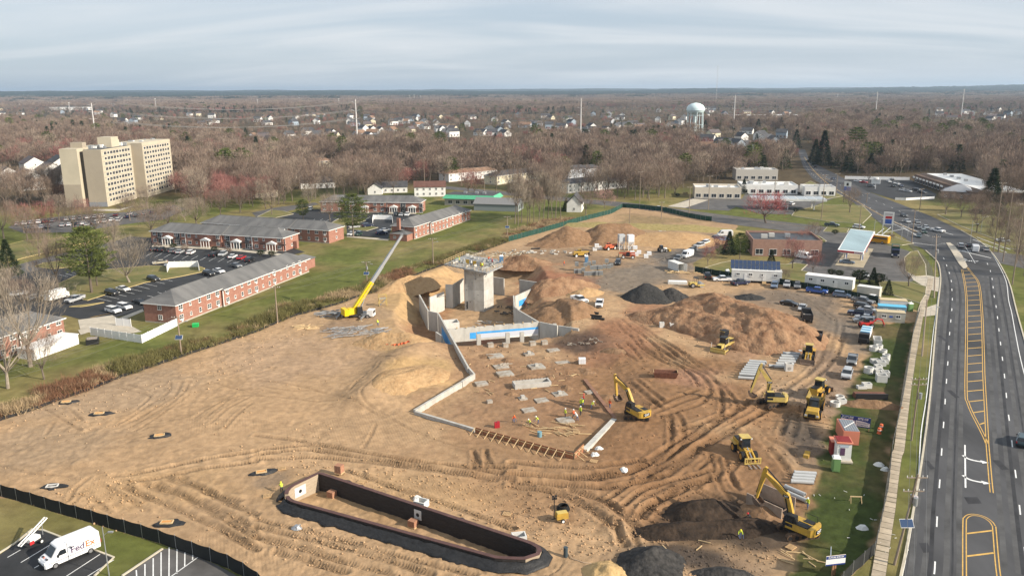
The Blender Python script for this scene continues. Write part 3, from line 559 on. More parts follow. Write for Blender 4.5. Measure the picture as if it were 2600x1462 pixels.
def apartment(name,label,a,b,depth,h,segs,style='back',rh=2.6,roofm=None,wallm=None,end_wins=True,portico=()):
 L_=math.hypot(b[0]-a[0],b[1]-a[1]);t=thing(name,label,'apartment block',(a[0],a[1],0),ang(a,b));roofm=roofm or M_SHING;wallm=wallm or M_BRICK
 xs=[s*L_ for s in segs];n=len(xs)-1
 for i in range(n):
  x0,x1=xs[i],xs[i+1];off=.0 if i%2==0 else-.55;top=h-(.35*i if style=='step' else 0)
  wl=MB();wl.bx(x0,x1-(.02 if i<n-1 else 0),off,depth+off,-.4,top).build('wall',wallm,t)
  MB().bx(x0-.01,x1-.01,off-.03,depth+off+.03,-.4,.28).build('plinth',mat('plinth',(.42,.38,.32),.9,var=.1),t)
  rm=MB();e=hip(rm,x0+.02*i,x1,off,depth+off,top+.02+.01*i,rh,gable=(i>0,i<n-1));ro=rm.build('roof',roofm,t)
  fa=MB();ov=.47
  fa.bx(x0-ov+.3*(i>0),x1+ov-.3*(i<n-1),off-ov-.03,off-ov+.1,top-.2,top+.015+.01*i);fa.bx(x0-ov+.3*(i>0),x1+ov-.3*(i<n-1),depth+off+ov-.1,depth+off+ov+.03,top-.2,top+.015+.01*i)
  if i==0:fa.bx(x0-ov-.03,x0-ov+.1,off-ov+.1,depth+off+ov-.1,top-.2,top+.015)
  if i==n-1:fa.bx(x1+ov-.1,x1+ov+.03,off-ov+.1,depth+off+ov-.1,top-.2,top+.015+.01*i)
  fa.build('gutter',M_TRIM,ro)
  if i>0:MB().bx(x0-.3,x0-.05,off-.1,off-.02,.1,top-.2).build('downpipe',M_TRIM,t)
  rg=MB().bar(e[0],e[1],.3,.08).build('ridge_cap',mat('ridge_cap',(.16,.16,.155),.9),ro)
  k=max(2,int((x1-x0)/7))
  for j in range(k):xx=x0+(j+.5)*(x1-x0)/k;vent(ro,xx,depth*.5+off+1.3,top+rh*.68)
  m=max(2,round((x1-x0)/3.4));lz=(1.55,4.05)
  for j in range(m):
   xx=x0+(j+.5)*(x1-x0)/m;kd=j%4
   if any(abs(xx-p)<2.6 for p in portico):
    continue
   w=(1.5,.75,.95,1.5)[kd]
   for z in lz:window(t,xx,off-.02,z,w,1.25 if w>.8 else .9,0,0 if w>1.2 else 2)
   if kd==0 and style!='portico':
    for z in lz:MB().box((xx,off-.14,z-.95),(.6,.25,.38)).build('air_conditioner',M_TRIM,t)
 if end_wins:
  for z in(1.55,4.05):window(t,-.02,depth*.5,z,1.2,1.2,-math.pi/2,0);window(t,L_+.02,depth*.5,z,1.0,1.0,math.pi/2,2)
 for p in portico:
  pt=MB();pt.bx(p-1.9,p+1.9,-1.7,-.02,2.55,2.85);pt.add([(p-2.1,-1.8,2.85),(p+2.1,-1.8,2.85),(p,-1.8,3.75),(p-2.1,-.02,2.85),(p+2.1,-.02,2.85),(p,-.02,3.75)],[(0,1,2),(3,5,4),(0,2,5,3),(1,4,5,2),(0,3,4,1)])
  for c in(-1.75,-.6,.6,1.75):pt.cylz((p+c,-1.6),.11,0,2.55,8)
  po=pt.build('portico',M_TRIM,t);MB().bx(p-1.6,p+1.6,-.06,-.01,.15,2.4).build('door',mat('entry_glass',(.10,.12,.14),.2),po)
  MB().bx(p-2,p+2,-3.5,-.05,0,.12).build('porch_step',M_CONC,t)
  for s in(-4.1,4.1):
   bl=MB();bl.bx(p+s-1.3,p+s+1.3,-1.1,-.01,2.5,2.62)
   for q in range(7):bl.bx(p+s-1.3+q*.42,p+s-1.26+q*.42,-1.1,-1.06,2.62,3.5)
   bl.bx(p+s-1.3,p+s+1.3,-1.1,-1.04,3.5,3.56);bo=bl.build('balcony',M_DARK,t);window(t,p+s,-.02,3.6,1.7,2.0,0,3);window(t,p+s,-.02,1.2,1.7,2.0,0,3)
 return t,L_
def pxl(u,v):q=P(u,v);return(q.x,q.y)
tA,lA_=apartment('apartment_block','long two-storey brick apartment block nearest the site, beside white fenced yard',pxl(450,824),pxl(785,690),9.6,5.0,(0,.29,.66,1.0),'step')
MB().bx(lA_+.03,lA_+8,2.5,8,-.3,3.0).build('annex_wall',M_BRICK,tA);an=MB();hip(an,lA_+.1,lA_+8,2.5,8,3.02,1.5);an.build('annex_roof',M_SHING,tA)
tB,lB_=apartment('apartment_block','brick apartment block with white pedimented porticos facing a row of parked cars',pxl(386,619),pxl(722,638),10.5,5.0,(0,.28,.55,.78,1.0),'portico',portico=(8,25,38,53))
MB().bx(lB_+.2,lB_+1.6,6,7.4,-.2,2.6).build('chimney',M_BRICK,tB)
tC,lC_=apartment('apartment_block','brick apartment block with grey hip roof behind the portico block',pxl(515,596),pxl(836,618),10.5,5.0,(0,.33,.7,1.0),'back')
tD,lD_=apartment('apartment_block','brick apartment block with tall chimney and low annex by the lawn',pxl(1051.7,608),pxl(1194.5,557.7),9.8,5.0,(0,.25,.62,1.0),'step')
MB().bx(-2.0,-.9,5.2,6.4,-.2,8.2).build('chimney',M_BRICK,tD);MB().bx(-4.6,-.05,.6,8.2,-.3,2.6).build('annex_wall',M_BRICK,tD);an=MB();hip(an,-4.6,-.1,.6,8.2,2.62,1.4);an.build('annex_roof',M_SHING,tD)
window(tD,-4.62,6,1.4,1.1,1.0,-math.pi/2)
tE,lE_=apartment('apartment_block','dark-roofed brick apartment block behind the tall pine and parked cars',pxl(815,538),pxl(1068,541),10.5,5.0,(0,.3,.66,1.0),'portico',portico=(22,36,45))
tF,lF_=apartment('apartment_block','brick apartment block at the left edge behind a bare tree',pxl(-70,940),pxl(162,855),9.6,5.0,(0,.5,1.0),'step')
a=P(274,525);b=P(427,480);hr=thing('residential_tower','tall cream residential tower of ten storeys above the bare trees','tower block',(a.x,a.y,0),ang(a,b));LH=math.hypot(b.x-a.x,b.y-a.y)
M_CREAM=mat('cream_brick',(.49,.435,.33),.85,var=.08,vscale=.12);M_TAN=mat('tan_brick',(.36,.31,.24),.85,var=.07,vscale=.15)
HT=28.5;x1=LH*.44;x2=LH*.50
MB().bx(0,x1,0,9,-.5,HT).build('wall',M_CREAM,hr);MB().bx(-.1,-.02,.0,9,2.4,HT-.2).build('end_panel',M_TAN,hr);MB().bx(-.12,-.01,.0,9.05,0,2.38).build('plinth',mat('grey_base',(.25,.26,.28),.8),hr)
MB().bx(1.2,x2-.5,9.02,11.2,-.5,HT-1).build('stair_recess',mat('recess',(.09,.08,.07),.8),hr)
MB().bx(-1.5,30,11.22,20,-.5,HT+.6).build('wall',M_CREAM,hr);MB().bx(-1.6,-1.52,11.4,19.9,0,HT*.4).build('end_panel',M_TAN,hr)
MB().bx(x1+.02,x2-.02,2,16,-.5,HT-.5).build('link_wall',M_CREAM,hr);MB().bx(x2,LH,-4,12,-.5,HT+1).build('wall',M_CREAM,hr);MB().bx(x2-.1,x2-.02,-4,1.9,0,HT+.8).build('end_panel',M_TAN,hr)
rf=MB().bx(.4,x1-.4,.4,8.6,HT,HT+.06).build('roof',mat('roof_membrane',(.10,.10,.10),.9,var=.3,vscale=.4),hr)
for q in((6,10,12,18,3.2),(18,26,3,10,5.2),(26,29,4,9,3.5)):MB().bx(*q[:4],HT-.3,HT+q[4]).build('penthouse',M_CREAM if q[4]>3.3 else M_TAN,rf)
random.seed(3)
for i in range(16):MB().box((random.uniform(2,LH-3),random.uniform(1,8),HT+1.0),(random.uniform(.6,2),random.uniform(.6,2),random.uniform(.8,1.8))).build('rooftop_unit',M_STEEL if i%3 else M_TRIM,rf)
WM=MB();WM.bx(-1.3,1.3,-.03,.05,-.8,.8);WM.bx(-1.2,-.06,-.05,.04,-.7,.7,1);WM.bx(.06,1.2,-.05,.04,-.7,.7,1);wme=WM.mesh('window',[M_TRIM,M_GLASS])
WM=MB();WM.bx(-1.1,1.1,-.03,.05,-.75,.75);WM.bx(-.95,.95,-.05,.04,-.6,.6,1);wme2=WM.mesh('window',[M_TRIM,M_GLASS])
for f in range(10):
 z=3.0+f*2.62
 nb=9
 for j in range(nb):obj('window',wme if(j*3+f)%4 else wme2,hr,(3+(j+.3)*(x1-4)/nb,-.03,z))
 for j in range(10):obj('window',wme if(j*5+f)%3 else wme2,hr,(x2+1.8+(j+.3)*(LH-x2-3)/10,-4.03,z))
 MB().bx(.5,x1,-.06,-.01,z+.95,z+1.15).build('floor_band',M_TAN,hr);MB().bx(x2+.1,LH,-4.06,-4.01,z+.95,z+1.15).build('floor_band',M_TAN,hr)
def house(name,label,c,rz,L_,W_,h,rh,wallm,roofm,wins=True,group=None,cat='house',gable=(True,True),chimney=False,nrow=1):
 t=thing(name,label,cat,(c[0],c[1],0),rz,group);w=MB();w.bx(-L_/2,L_/2,-W_/2,W_/2,-.3,h)
 for s in(-1,1):
  if gable[0 if s<0 else 1]:w.add([(s*L_/2,-W_/2,h),(s*L_/2,W_/2,h),(s*L_/2,0,h+rh*.96)],[(0,1,2)if s>0 else(0,2,1)])
 w.build('wall',wallm,t);r=MB();ov=.4
 if all(gable):
  for s in(-1,1):r.hexa([(-L_/2-ov,s*(W_/2+ov),h-.1),(L_/2+ov,s*(W_/2+ov),h-.1),(L_/2+ov,0,h+rh),(-L_/2-ov,0,h+rh)][::s],[(-L_/2-ov,s*(W_/2+ov),h+.08),(L_/2+ov,s*(W_/2+ov),h+.08),(L_/2+ov,0,h+rh+.18),(-L_/2-ov,0,h+rh+.18)][::s])
 else:hip(r,-L_/2,L_/2,-W_/2,W_/2,h+.02,rh,gable=gable)
 ro=r.build('roof',roofm,t)
 if chimney:MB().bx(L_*.2,L_*.2+.8,-.4,.4,h,h+rh+1.0).build('chimney',M_BRICK,ro)
 if wins:
  k=max(2,int(L_/3.2))
  for row in range(nrow):
   z=1.5+2.6*row
   for j in range(k):
    x=-L_/2+(j+.5)*L_/k
    for s in(-1,1):window(t,x,s*(W_/2+.02),z,1.2,1.3,0 if s<0 else math.pi,0)
   for s in(-1,1):window(t,s*(L_/2+.02),0,z,1.0,1.2,s*math.pi/2,2)
 return t
M_RBRN=mat('brown_roof',(.13,.065,.05),.9,var=.25,vscale=.5);M_ROOFG=mat('dark_roof',(.07,.07,.075),.9,var=.3,vscale=.4);M_ROOFT=mat('tan_roof',(.24,.15,.10),.9,var=.25,vscale=.4);M_YCREAM=mat('cream_siding',(.66,.60,.44),.8,var=.08,vscale=.5)
q=P(1092,496);house('detached_house','white two-storey house with dark maroon roof and brown front',(q.x,q.y),rad(6),17,11,5.2,2.6,M_SIDING,M_RBRN,nrow=2)
q=P(1478,536);house('detached_house','small white gabled house beside the green site fence',(q.x-3,q.y+3),rad(80),13,7,4.0,4.0,M_SIDING,M_ROOFG,nrow=1)
q=P(827,478);house('detached_house','white L-shaped bungalow among bare trees behind the apartments',(q.x-6,q.y+4),rad(20),20,9,3.4,2.8,M_SIDING,M_ROOFG)
q=P(740,455);house('detached_house','small white gabled cottage left of the white bungalow',(q.x,q.y),rad(-15),10,7,3,2.6,M_SIDING,M_ROOFG)
q=P(668,500);house('detached_house','low cream ranch house in the trees left of the bungalow',(q.x,q.y),rad(10),15,7,3,2.0,M_YCREAM,M_ROOFT)
q=P(1003,487);house('detached_house','white gabled house hidden in bare trees left of the maroon-roofed house',(q.x,q.y),rad(8),14,9,3.2,2.8,M_SIDING,M_ROOFG)
q=P(975,492);house('detached_house','grey-roofed white house among thin trunks behind dark-roofed apartments',(q.x-5,q.y+3),rad(95),14,8,3.4,2.8,M_SIDING,M_ROOFG)
q=P(1200,522);t=thing('shop_building','low shop with bright green mansard roof beside the brick apartments','shop',(q.x,q.y+6,0),rad(-14))
MB().bx(-13,13,-7,7,-.3,3.4).build('wall',mat('beige_wall',(.42,.38,.32),.85),t);m=MB();m.frustum(-14,14,-8,8,3.42,-12.6,12.6,-6.6,6.6,5.2);ro=m.build('roof',mat('green_metal_roof',(.10,.42,.24),.5,var=.1),t)
MB().bx(-12.4,12.4,-6.4,6.4,5.21,5.25).build('roof_deck',M_ROOFG,ro)
for x in(-4,2,6):MB().box((x,0,5.8),(1.6,1.6,1.0)).build('rooftop_unit',M_STEEL,ro)
for x in range(-10,11,4):window(t,x,-7.02,1.7,2.2,1.8,0,3)
q=P(1245,535);house('storage_shed','grey-green metal shed beside the green-roofed shop',(q.x+4,q.y+4),rad(-14),22,11,3.2,2.4,mat('grey_green',(.24,.27,.27),.8),mat('grey_roof',(.2,.2,.2),.8),wins=False,cat='shed')
def flat(name,label,cpx,off,rz,L_,W_,h,wallm,roofm,parapet=.7,units=4,cat='shop',wins='front',par=None):
 q=P(*cpx);t=thing(name,label,cat,(q.x+off[0],q.y+off[1],0),rz);MB().bx(-L_/2,L_/2,-W_/2,W_/2,-.3,h).build('wall',wallm,t)
 ro=MB().bx(-L_/2+.35,L_/2-.35,-W_/2+.35,W_/2-.35,h,h+.05).build('roof',roofm,t);pp=MB()
 for x0,x1,y0,y1 in((-L_/2,L_/2,-W_/2,-W_/2+.3),(-L_/2,L_/2,W_/2-.3,W_/2),(-L_/2,-L_/2+.3,-W_/2+.3,W_/2-.3),(L_/2-.3,L_/2,-W_/2+.3,W_/2-.3)):pp.bx(x0,x1,y0,y1,h,h+parapet)
 pp.build('parapet',par or wallm,t);random.seed(len(label))
 for i in range(units):MB().box((random.uniform(-L_*.38,L_*.38),random.uniform(-W_*.3,W_*.3),h+.75),(random.uniform(1.2,2.4),random.uniform(1.2,2),1.3)).build('rooftop_unit',M_STEEL if i%2 else mat('unit_grey',(.5,.49,.46),.6),ro)
 if wins:
  k=int(L_/4)
  for j in range(k):window(t,-L_/2+(j+.5)*L_/k,-W_/2-.02,1.6,2.6,2.0,0,3)
  for j in range(int(W_/5)):window(t,L_/2+.02,-W_/2+(j+.5)*W_/int(W_/5),1.6,2.4,2.0,math.pi/2,3)
 return t
M_BEIGE=mat('beige_stucco',(.58,.52,.43),.85,var=.06);M_WROOF=mat('white_roof',(.72,.72,.70),.6,var=.08,vscale=.3)
flat('shop_building','beige single-storey shop with white roof on the cross street',(1829,505),(0,9),rad(-9),24,17,5.0,M_BEIGE,M_WROOF,1.0)
flat('restaurant_building','white low restaurant with cluttered roof beyond the beige shop',(1960,494),(0,10),rad(-8),30,18,4.6,M_SIDING,M_WROOF,.6,9,'restaurant')
flat('shop_building','pale two-storey shop half hidden by bare trees behind the restaurant',(1925,458),(0,8),rad(-6),26,14,6.0,mat('grey_stucco',(.5,.47,.42),.85),M_WROOF,.8,6)
flat('bank_building','grey flat-roofed building with white fascia beside the far canopy',(1985,496),(20,2),rad(-8),16,12,4.2,M_SIDING,mat('grey_roof2',(.3,.31,.32),.8),.8,3,'building')
q=P(1990,532);t=thing('fuel_canopy','long white fuel canopy with ribbed roof beyond the cross street','canopy',(q.x+2,q.y+2,0),rad(-10));cm=MB()
cm.bx(-17,17,-6,6,4.6,5.5);cm.build('canopy_roof',M_SIDING,t)
for j in range(8):MB().bx(-16.6+j*4.2,-12.9+j*4.2,-5.6,5.6,5.51,5.58).build('roof_panel',mat('panel_grey',(.38,.42,.45),.5),t)
for x in(-12,0,12):
 for y in(-3,3):MB().cylz((x,y),.25,0,4.6,8).build('column',M_TRIM,t)
a=P(2345,470);b=P(2452,507);t=thing('strip_mall','long brown-fronted strip mall with bright white roof','shop',(a.x,a.y,0),ang(a,b));Ls=math.hypot(b.x-a.x,b.y-a.y)+6
MB().bx(-18,Ls,0,26,-.3,4.6).build('wall',mat('brown_front',(.13,.085,.06),.85,var=.15),t);MB().bx(-17.6,Ls-.4,5.5,26.5,4.62,5.3).build('roof',M_WROOF,t)
mm=MB();mm.add([(-18.5,-2,3.0),(Ls+.5,-2,3.0),(Ls+.5,5.4,5.6),(-18.5,5.4,5.6),(-18.5,-2,2.7),(Ls+.5,-2,2.7),(Ls+.5,5.4,4.7),(-18.5,5.4,4.7)],[(0,1,2,3),(4,7,6,5),(0,4,5,1),(2,6,7,3),(1,5,6,2),(0,3,7,4)]);mm.build('mansard',mat('brown_shingle',(.12,.085,.065),.9,var=.2,vscale=1),t)
for j in range(9):MB().bx(-14+j*6,-10.5+j*6,-2.25,-2.02,3.0,3.9).build('shop_sign',M_TRIM,t)
for j in range(11):window(t,-15+j*5,-.02,1.4,3.4,2.2,0,3)
for j in range(4):MB().box((-8+j*11,14,5.9),(2,1.6,1.1)).build('rooftop_unit',M_STEEL,t)
q=P(2470,507);house('shop_building','hip-roofed grey end pavilion of the strip mall',(q.x-3,q.y+8),rad(-35),15,13,3.8,3.2,mat('brown_front2',(.2,.15,.12),.85),mat('pale_roof',(.32,.33,.35),.7),gable=(False,False),cat='shop')
a=P(1927,655);b=P(1990,657)
t=flat('service_building','brown brick flat-roofed service building behind the construction trailers',(1962,652),(6,9),rad(-8),23,18,5.2,mat('brown_brick',(.33,.20,.155),.9,var=.15,vscale=1),mat('black_roof',(.05,.055,.06),.45,var=.3,vscale=.3),.7,3,'shop',wins='front')
c=[P(*q,5.6)for q in((2127,633),(2192,640),(2222,587),(2160,580))]
t=thing('fuel_canopy','red and white fuel station canopy with pumps beneath','canopy',(0,0,0));pl=[(p.x,p.y)for p in c]
MB().prism(pl,4.7,5.5).build('canopy_roof',M_TRIM,t);inn=[((p.x-sum(x.x for x in c)/4)*.94+sum(x.x for x in c)/4,(p.y-sum(x.y for x in c)/4)*.96+sum(x.y for x in c)/4)for p in c]
MB().sheet(inn,5.52).build('roof_deck',mat('canopy_deck',(.30,.40,.43),.5,var=.15,vscale=.2,stretch=(1,.2,1)),t)
v0,v1=Vector((*pl[0],0)),Vector((*pl[1],0));d=(v1-v0).normalized();nrm=Vector((d.y,-d.x,0))
def facestrip(t0,t1,z0,z1,name,m):MB().hexa([tuple((v0.lerp(v1,s)+nrm*o_).to_2d())+(z0,)for s,o_ in((t0,.06),(t1,.06),(t1,.012),(t0,.012))],[tuple((v0.lerp(v1,s)+nrm*o_).to_2d())+(z1,)for s,o_ in((t0,.06),(t1,.06),(t1,.012),(t0,.012))]).build(name,m,t)
M_RED=mat('sign_red',(.50,.035,.04),.45);facestrip(0,.66,4.85,5.4,'fascia',M_RED)
tx=text_part('EXXON','lettering',mat('letter_red',(.42,.03,.08),.5),t,v0.lerp(v1,.83)+nrm*.03+Vector((0,0,5.1)),(math.pi/2,0,math.atan2(d.y,d.x)),.62,.02)
e0,e1=Vector((*pl[1],0)),Vector((*pl[2],0));dd=(e1-e0).normalized();nn=Vector((dd.y,-dd.x,0));o_=e0.lerp(e1,.5)+nn*.03
MB().box((o_.x,o_.y,4.95),((e1-e0).length*.9,.04,.25),math.atan2(dd.y,dd.x)).build('fascia',M_RED,t)
cen=Vector((sum(p.x for p in c)/4,sum(p.y for p in c)/4,0));ax=(e1-e0).normalized()
for k in(-1,0,1):
 for s in(-1,1):
  q=cen+ax*k*7.5+d*s*2.6;MB().cylz((q.x,q.y),.22,0,4.7,8).build('column',M_TRIM,t)
for k in(-1,1):
 q=cen+ax*k*7.5;
 for s in(-1,1):
  q2=q+d*s*2.6+ax*1.2;pm=thing('fuel_pump','fuel pump %s under the red and white canopy, %s row'%(('on the left','on the right')[s>0],('near','far')[k>0]),'fuel pump',(q2.x,q2.y,.03),math.atan2(d.y,d.x));MB().bx(-.35,.35,-.55,.55,0,2.0).build('cabinet',mat('pump_blue',(.05,.09,.22),.5),pm);MB().bx(-.37,.37,-.5,.5,2.0,2.35).build('topper',M_TRIM,pm)
  MB().bx(-.36,.36,-.35,.35,1.2,1.6).build('screen',M_DARK,pm)
q=P(2252,596);t=thing('price_sign','tall white fuel price sign at the station corner','sign',(q.x,q.y,0),rad(-25));MB().bx(-1.9,-1.6,-.15,.15,0,9).build('post',M_TRIM,t);MB().bx(1.6,1.9,-.15,.15,0,9).build('post',M_TRIM,t)
MB().bx(-1.58,1.58,-.2,.2,4,9).build('sign_panel',M_TRIM,t);MB().bx(-1.2,1.2,-.24,-.21,6.4,7.4).build('price_panel',M_RED,t);MB().bx(-1.2,1.2,-.24,-.21,4.4,6.2).build('price_panel',mat('sign_blue',(.05,.12,.42),.5),t);MB().bx(-1.4,1.4,-.24,-.21,7.8,8.6).build('brand_panel',mat('panel_grey2',(.55,.5,.5),.6),t)
q=P(2148,514);t=thing('roadside_sign','white and blue pole sign on two dark posts beside the highway','sign',(q.x,q.y,0),rad(-30));MB().bx(-1.3,-1.1,-.1,.1,0,8).build('post',M_DARK,t);MB().bx(1.1,1.3,-.1,.1,0,8).build('post',M_DARK,t);MB().bx(-1.6,1.6,-.2,.2,6,8).build('sign_panel',MATS['sign_blue'],t);MB().bx(-1.6,1.6,-.2,.2,8.02,10.4).build('sign_panel',M_TRIM,t);MB().bx(-.5,.5,-.26,-.21,8.5,9.9).build('emblem',M_DARK,t)
q=P(2222,480);t=thing('roadside_sign','white scalloped sign board at the strip mall entrance','sign',(q.x,q.y,0),rad(-30));MB().bx(-.2,.2,-.2,.2,0,3).build('post',M_TRIM,t);MB().bx(-2.4,2.4,-.25,.25,3.0,5.6).build('sign_panel',M_TRIM,t);MB().cylz((0,0),1.4,5.6,6.6,8).build('sign_top',M_TRIM,t)
def rowhouse(label,apx,bpx,depth,h,wallm,roofm,name='garden_apartments'):
 a,b=P(*apx),P(*bpx);t,l=apartment(name,label,(a.x,a.y),(b.x,b.y),depth,h,(0,.5,1.0),'step',2.2,roofm,wallm);return t
rowhouse('cream garden apartments with brown roof far left among the trees',(712,431),(845,424),10,5.2,M_YCREAM,M_ROOFT)
rowhouse('long cream apartment row with brown roof in the middle distance',(860,440),(1075,432),10,5.2,M_YCREAM,M_ROOFT)
rowhouse('cream apartment row with tan roof right of the middle row',(1140,463),(1262,450),10,5.2,M_SIDING,M_ROOFT)
rowhouse('cream apartment row with grey roof nearest the cross street',(1262,470),(1378,452),10,5.4,M_YCREAM,M_ROOFG)
rowhouse('grey-roofed white apartments screened by tall bare trunks',(1442,492),(1590,476),11,5.4,M_SIDING,M_ROOFG)
rowhouse('pale apartment row with slate roof behind the screened apartments',(1442,455),(1530,448),10,6,mat('pale_blue_siding',(.45,.48,.52),.8),M_ROOFG)
for i,(u,v,rz,l,w)in enumerate([(62,482,-48,17,15),(12,474,-50,17,14),(122,462,-46,17,14),(168,466,-45,16,14),(78,442,-48,17,14),(150,438,-46,17,14)]):
 q=P(u,v);house('townhouse',['white gabled townhouse nearest the cream tower, facing right','white townhouse at the left picture edge','white townhouse with dark roof in the middle of the cluster','white townhouse touching the cream tower on its left','rear white townhouse with grey gable','rear white townhouse behind the tower'][i],(q.x,q.y+4),rad(rz),l,w,7.5,4.6,M_SIDING,M_ROOFG if i%2 else mat('slate_roof',(.12,.10,.10),.9,var=.2),nrow=3,group='white townhouses left of the tower')
random.seed(21);suburb=[]
SUB=[(620,950,330,372),(880,1260,300,345),(1250,1750,296,345),(1780,2000,340,395),(1100,1330,345,395),(300,640,292,330),(2350,2590,282,320),(0,300,268,300),(1500,2050,280,300),(640,900,290,320),(1790,1890,368,400)]
NSUB=[22,34,36,12,7,12,18,12,18,14,5]
for(u0,u1,v0_,v1_),n in zip(SUB,NSUB):
 for i in range(n):
  q=P(random.uniform(u0,u1),random.uniform(v0_,v1_));suburb.append((q.x,q.y,random.uniform(0,math.pi),random.choice((10,12,14,16)),random.choice((0,0,0,1,2,3))))
HOUSEKIT={}
def suburb_house(x,y,rz,l,k):
 if(l,k)not in HOUSEKIT:
  w=MB();W_=8.;h=5.2 if l<14 else 3.4;rh=3.0;w.bx(-l/2,l/2,-W_/2,W_/2,-.3,h)
  for s in(-1,1):w.add([(s*l/2,-W_/2,h),(s*l/2,W_/2,h),(s*l/2,0,h+rh)],[(0,1,2)if s>0 else(0,2,1)])
  r=MB()
  for s in(-1,1):r.hexa([(-l/2-.4,s*(W_/2+.4),h-.1),(l/2+.4,s*(W_/2+.4),h-.1),(l/2+.4,0,h+rh),(-l/2-.4,0,h+rh)][::s],[(-l/2-.4,s*(W_/2+.4),h+.1),(l/2+.4,s*(W_/2+.4),h+.1),(l/2+.4,0,h+rh+.2),(-l/2-.4,0,h+rh+.2)][::s])
  g=MB()
  for s in(-1,1):
   for j in range(3):g.box((-l/2+(j+.5)*l/3,s*(W_/2+.03),1.6),(1.4,.06,1.4))
  HOUSEKIT[(l,k)]=(w.mesh('wall',(M_SIDING,M_YCREAM,mat('grey_siding',(.42,.44,.46),.8),mat('blue_siding',(.3,.36,.42),.8))[k]),r.mesh('roof',(M_ROOFG,MATS['slate_roof'],M_ROOFT,M_ROOFG)[k]),g.mesh('window',M_GLASS))
 t=thing('detached_house',['white gabled house among far bare trees','cream gabled house among far bare trees','grey gabled house among far bare trees','bluish gabled house among far bare trees'][k]+', '+zone(x,y),'house',(x,y,0),rz,'houses scattered through the far suburb')
 t.scale=(1.2,1.2,1.3)
 for nme,me in zip(('wall','roof','window'),HOUSEKIT[(l,k)]):obj(nme,me,t)
for s in suburb:suburb_house(*s)
for i,(u,v,l,w,lab)in enumerate([(905,258,120,40,'far white warehouse left of the pale strip on the horizon'),(1010,256,90,40,'far cream warehouse in the middle of the pale strip'),(1080,256,110,40,'far cream warehouse right of the middle one'),(1120,257,60,40,'far pale block at the right end of the strip'),(1940,305,130,30,'long white supermarket roof beyond the water tower'),(2060,308,110,30,'long white store roof right of the supermarket'),(1995,252,160,50,'far bluish warehouse near the horizon'),(1480,231,200,60,'far white roof on the horizon ridge'),(180,280,120,40,'far white depot at the left near the lattice mast')]):
 q=P(u,v);t=thing('warehouse',lab,'warehouse',(q.x,q.y,0),rad(random.uniform(-8,8)));hh=9+6*(v<260);MB().bx(-l/2,l/2,-w/2,w/2,-1,hh).build('wall',M_SIDING if i%2==0 else M_YCREAM,t);MB().bx(-l/2-.5,l/2+.5,-w/2-.5,w/2+.5,hh+.02,hh+.8).build('roof',M_WROOF,t)
 for j in range(int(l/14)):MB().box((-l/2+(j+.5)*14,-w/2-.05,3),(6,.1,3.5)).build('loading_door',MATS['unit_grey'],t)
def panel_fence(name,label,pts,h,m,gap=2.4,cat='fence',post=None,thick=.06,group=None,z0=0.0):
 t=thing(name,label,cat,(0,0,0),0,group)
 for a,b in zip(pts[:-1],pts[1:]):
  a=Vector((a[0],a[1],0));b=Vector((b[0],b[1],0));n=max(1,round((b-a).length/gap));rz=ang(a,b)
  for i in range(n):
   p,q=a.lerp(b,i/n),a.lerp(b,(i+1)/n);c=(p+q)/2;MB().box((c.x,c.y,z0+h/2),((q-p).length-.1,thick,h-.08),rz).build('panel',m,t)
   MB().box((p.x,p.y,z0+h/2+.04),(.12,.12,h+.1),rz).build('post',post or m,t)
  MB().box((b.x,b.y,z0+h/2+.05),(.125,.125,h+.12),rz).build('post',post or m,t)
 return t
M_VINYL=mat('white_vinyl',(.80,.80,.79),.45)
panel_fence('yard_fence','white vinyl fence around the concrete yard by the near apartment block',PX([(231,851),(361,871),(453,826)]),2.0,M_VINYL)
panel_fence('yard_fence','short inner white vinyl fence on the concrete yard',PX([(295,826),(333,829)]),1.9,M_VINYL)
for lab,l1,l2 in(('white open-fronted bin enclosure on the lawn island',[(425,692),(430,680)],[(430,680),(503,678),(506,688)]),('white bin enclosure in the far lot by the tall pine',[(946,567),(948,557)],[(948,557),(995,558),(997,567)])):
 panel_fence('bin_enclosure',lab,PX(l1)+PX(l2)[1:],2.1,M_VINYL,2.0)
a,b=P(88,914),P(201,872);t=thing('storage_shed','long white flat shed beside the bare tree at left','shed',(a.x,a.y,0),ang(a,b));l=(b-a).length;MB().bx(0,l,0,4.5,-.2,2.2).build('wall',M_VINYL,t);MB().bx(-.15,l+.15,-.15,4.65,2.22,2.36).build('roof',M_TRIM,t);MB().bx(l*.6,l*.6+1,-.06,-.01,0,2).build('door',M_TRIM,t)
MB().bx(l*.2,l*.2+2.4,-.06,-.01,0,1.95).build('door',M_TRIM,t)
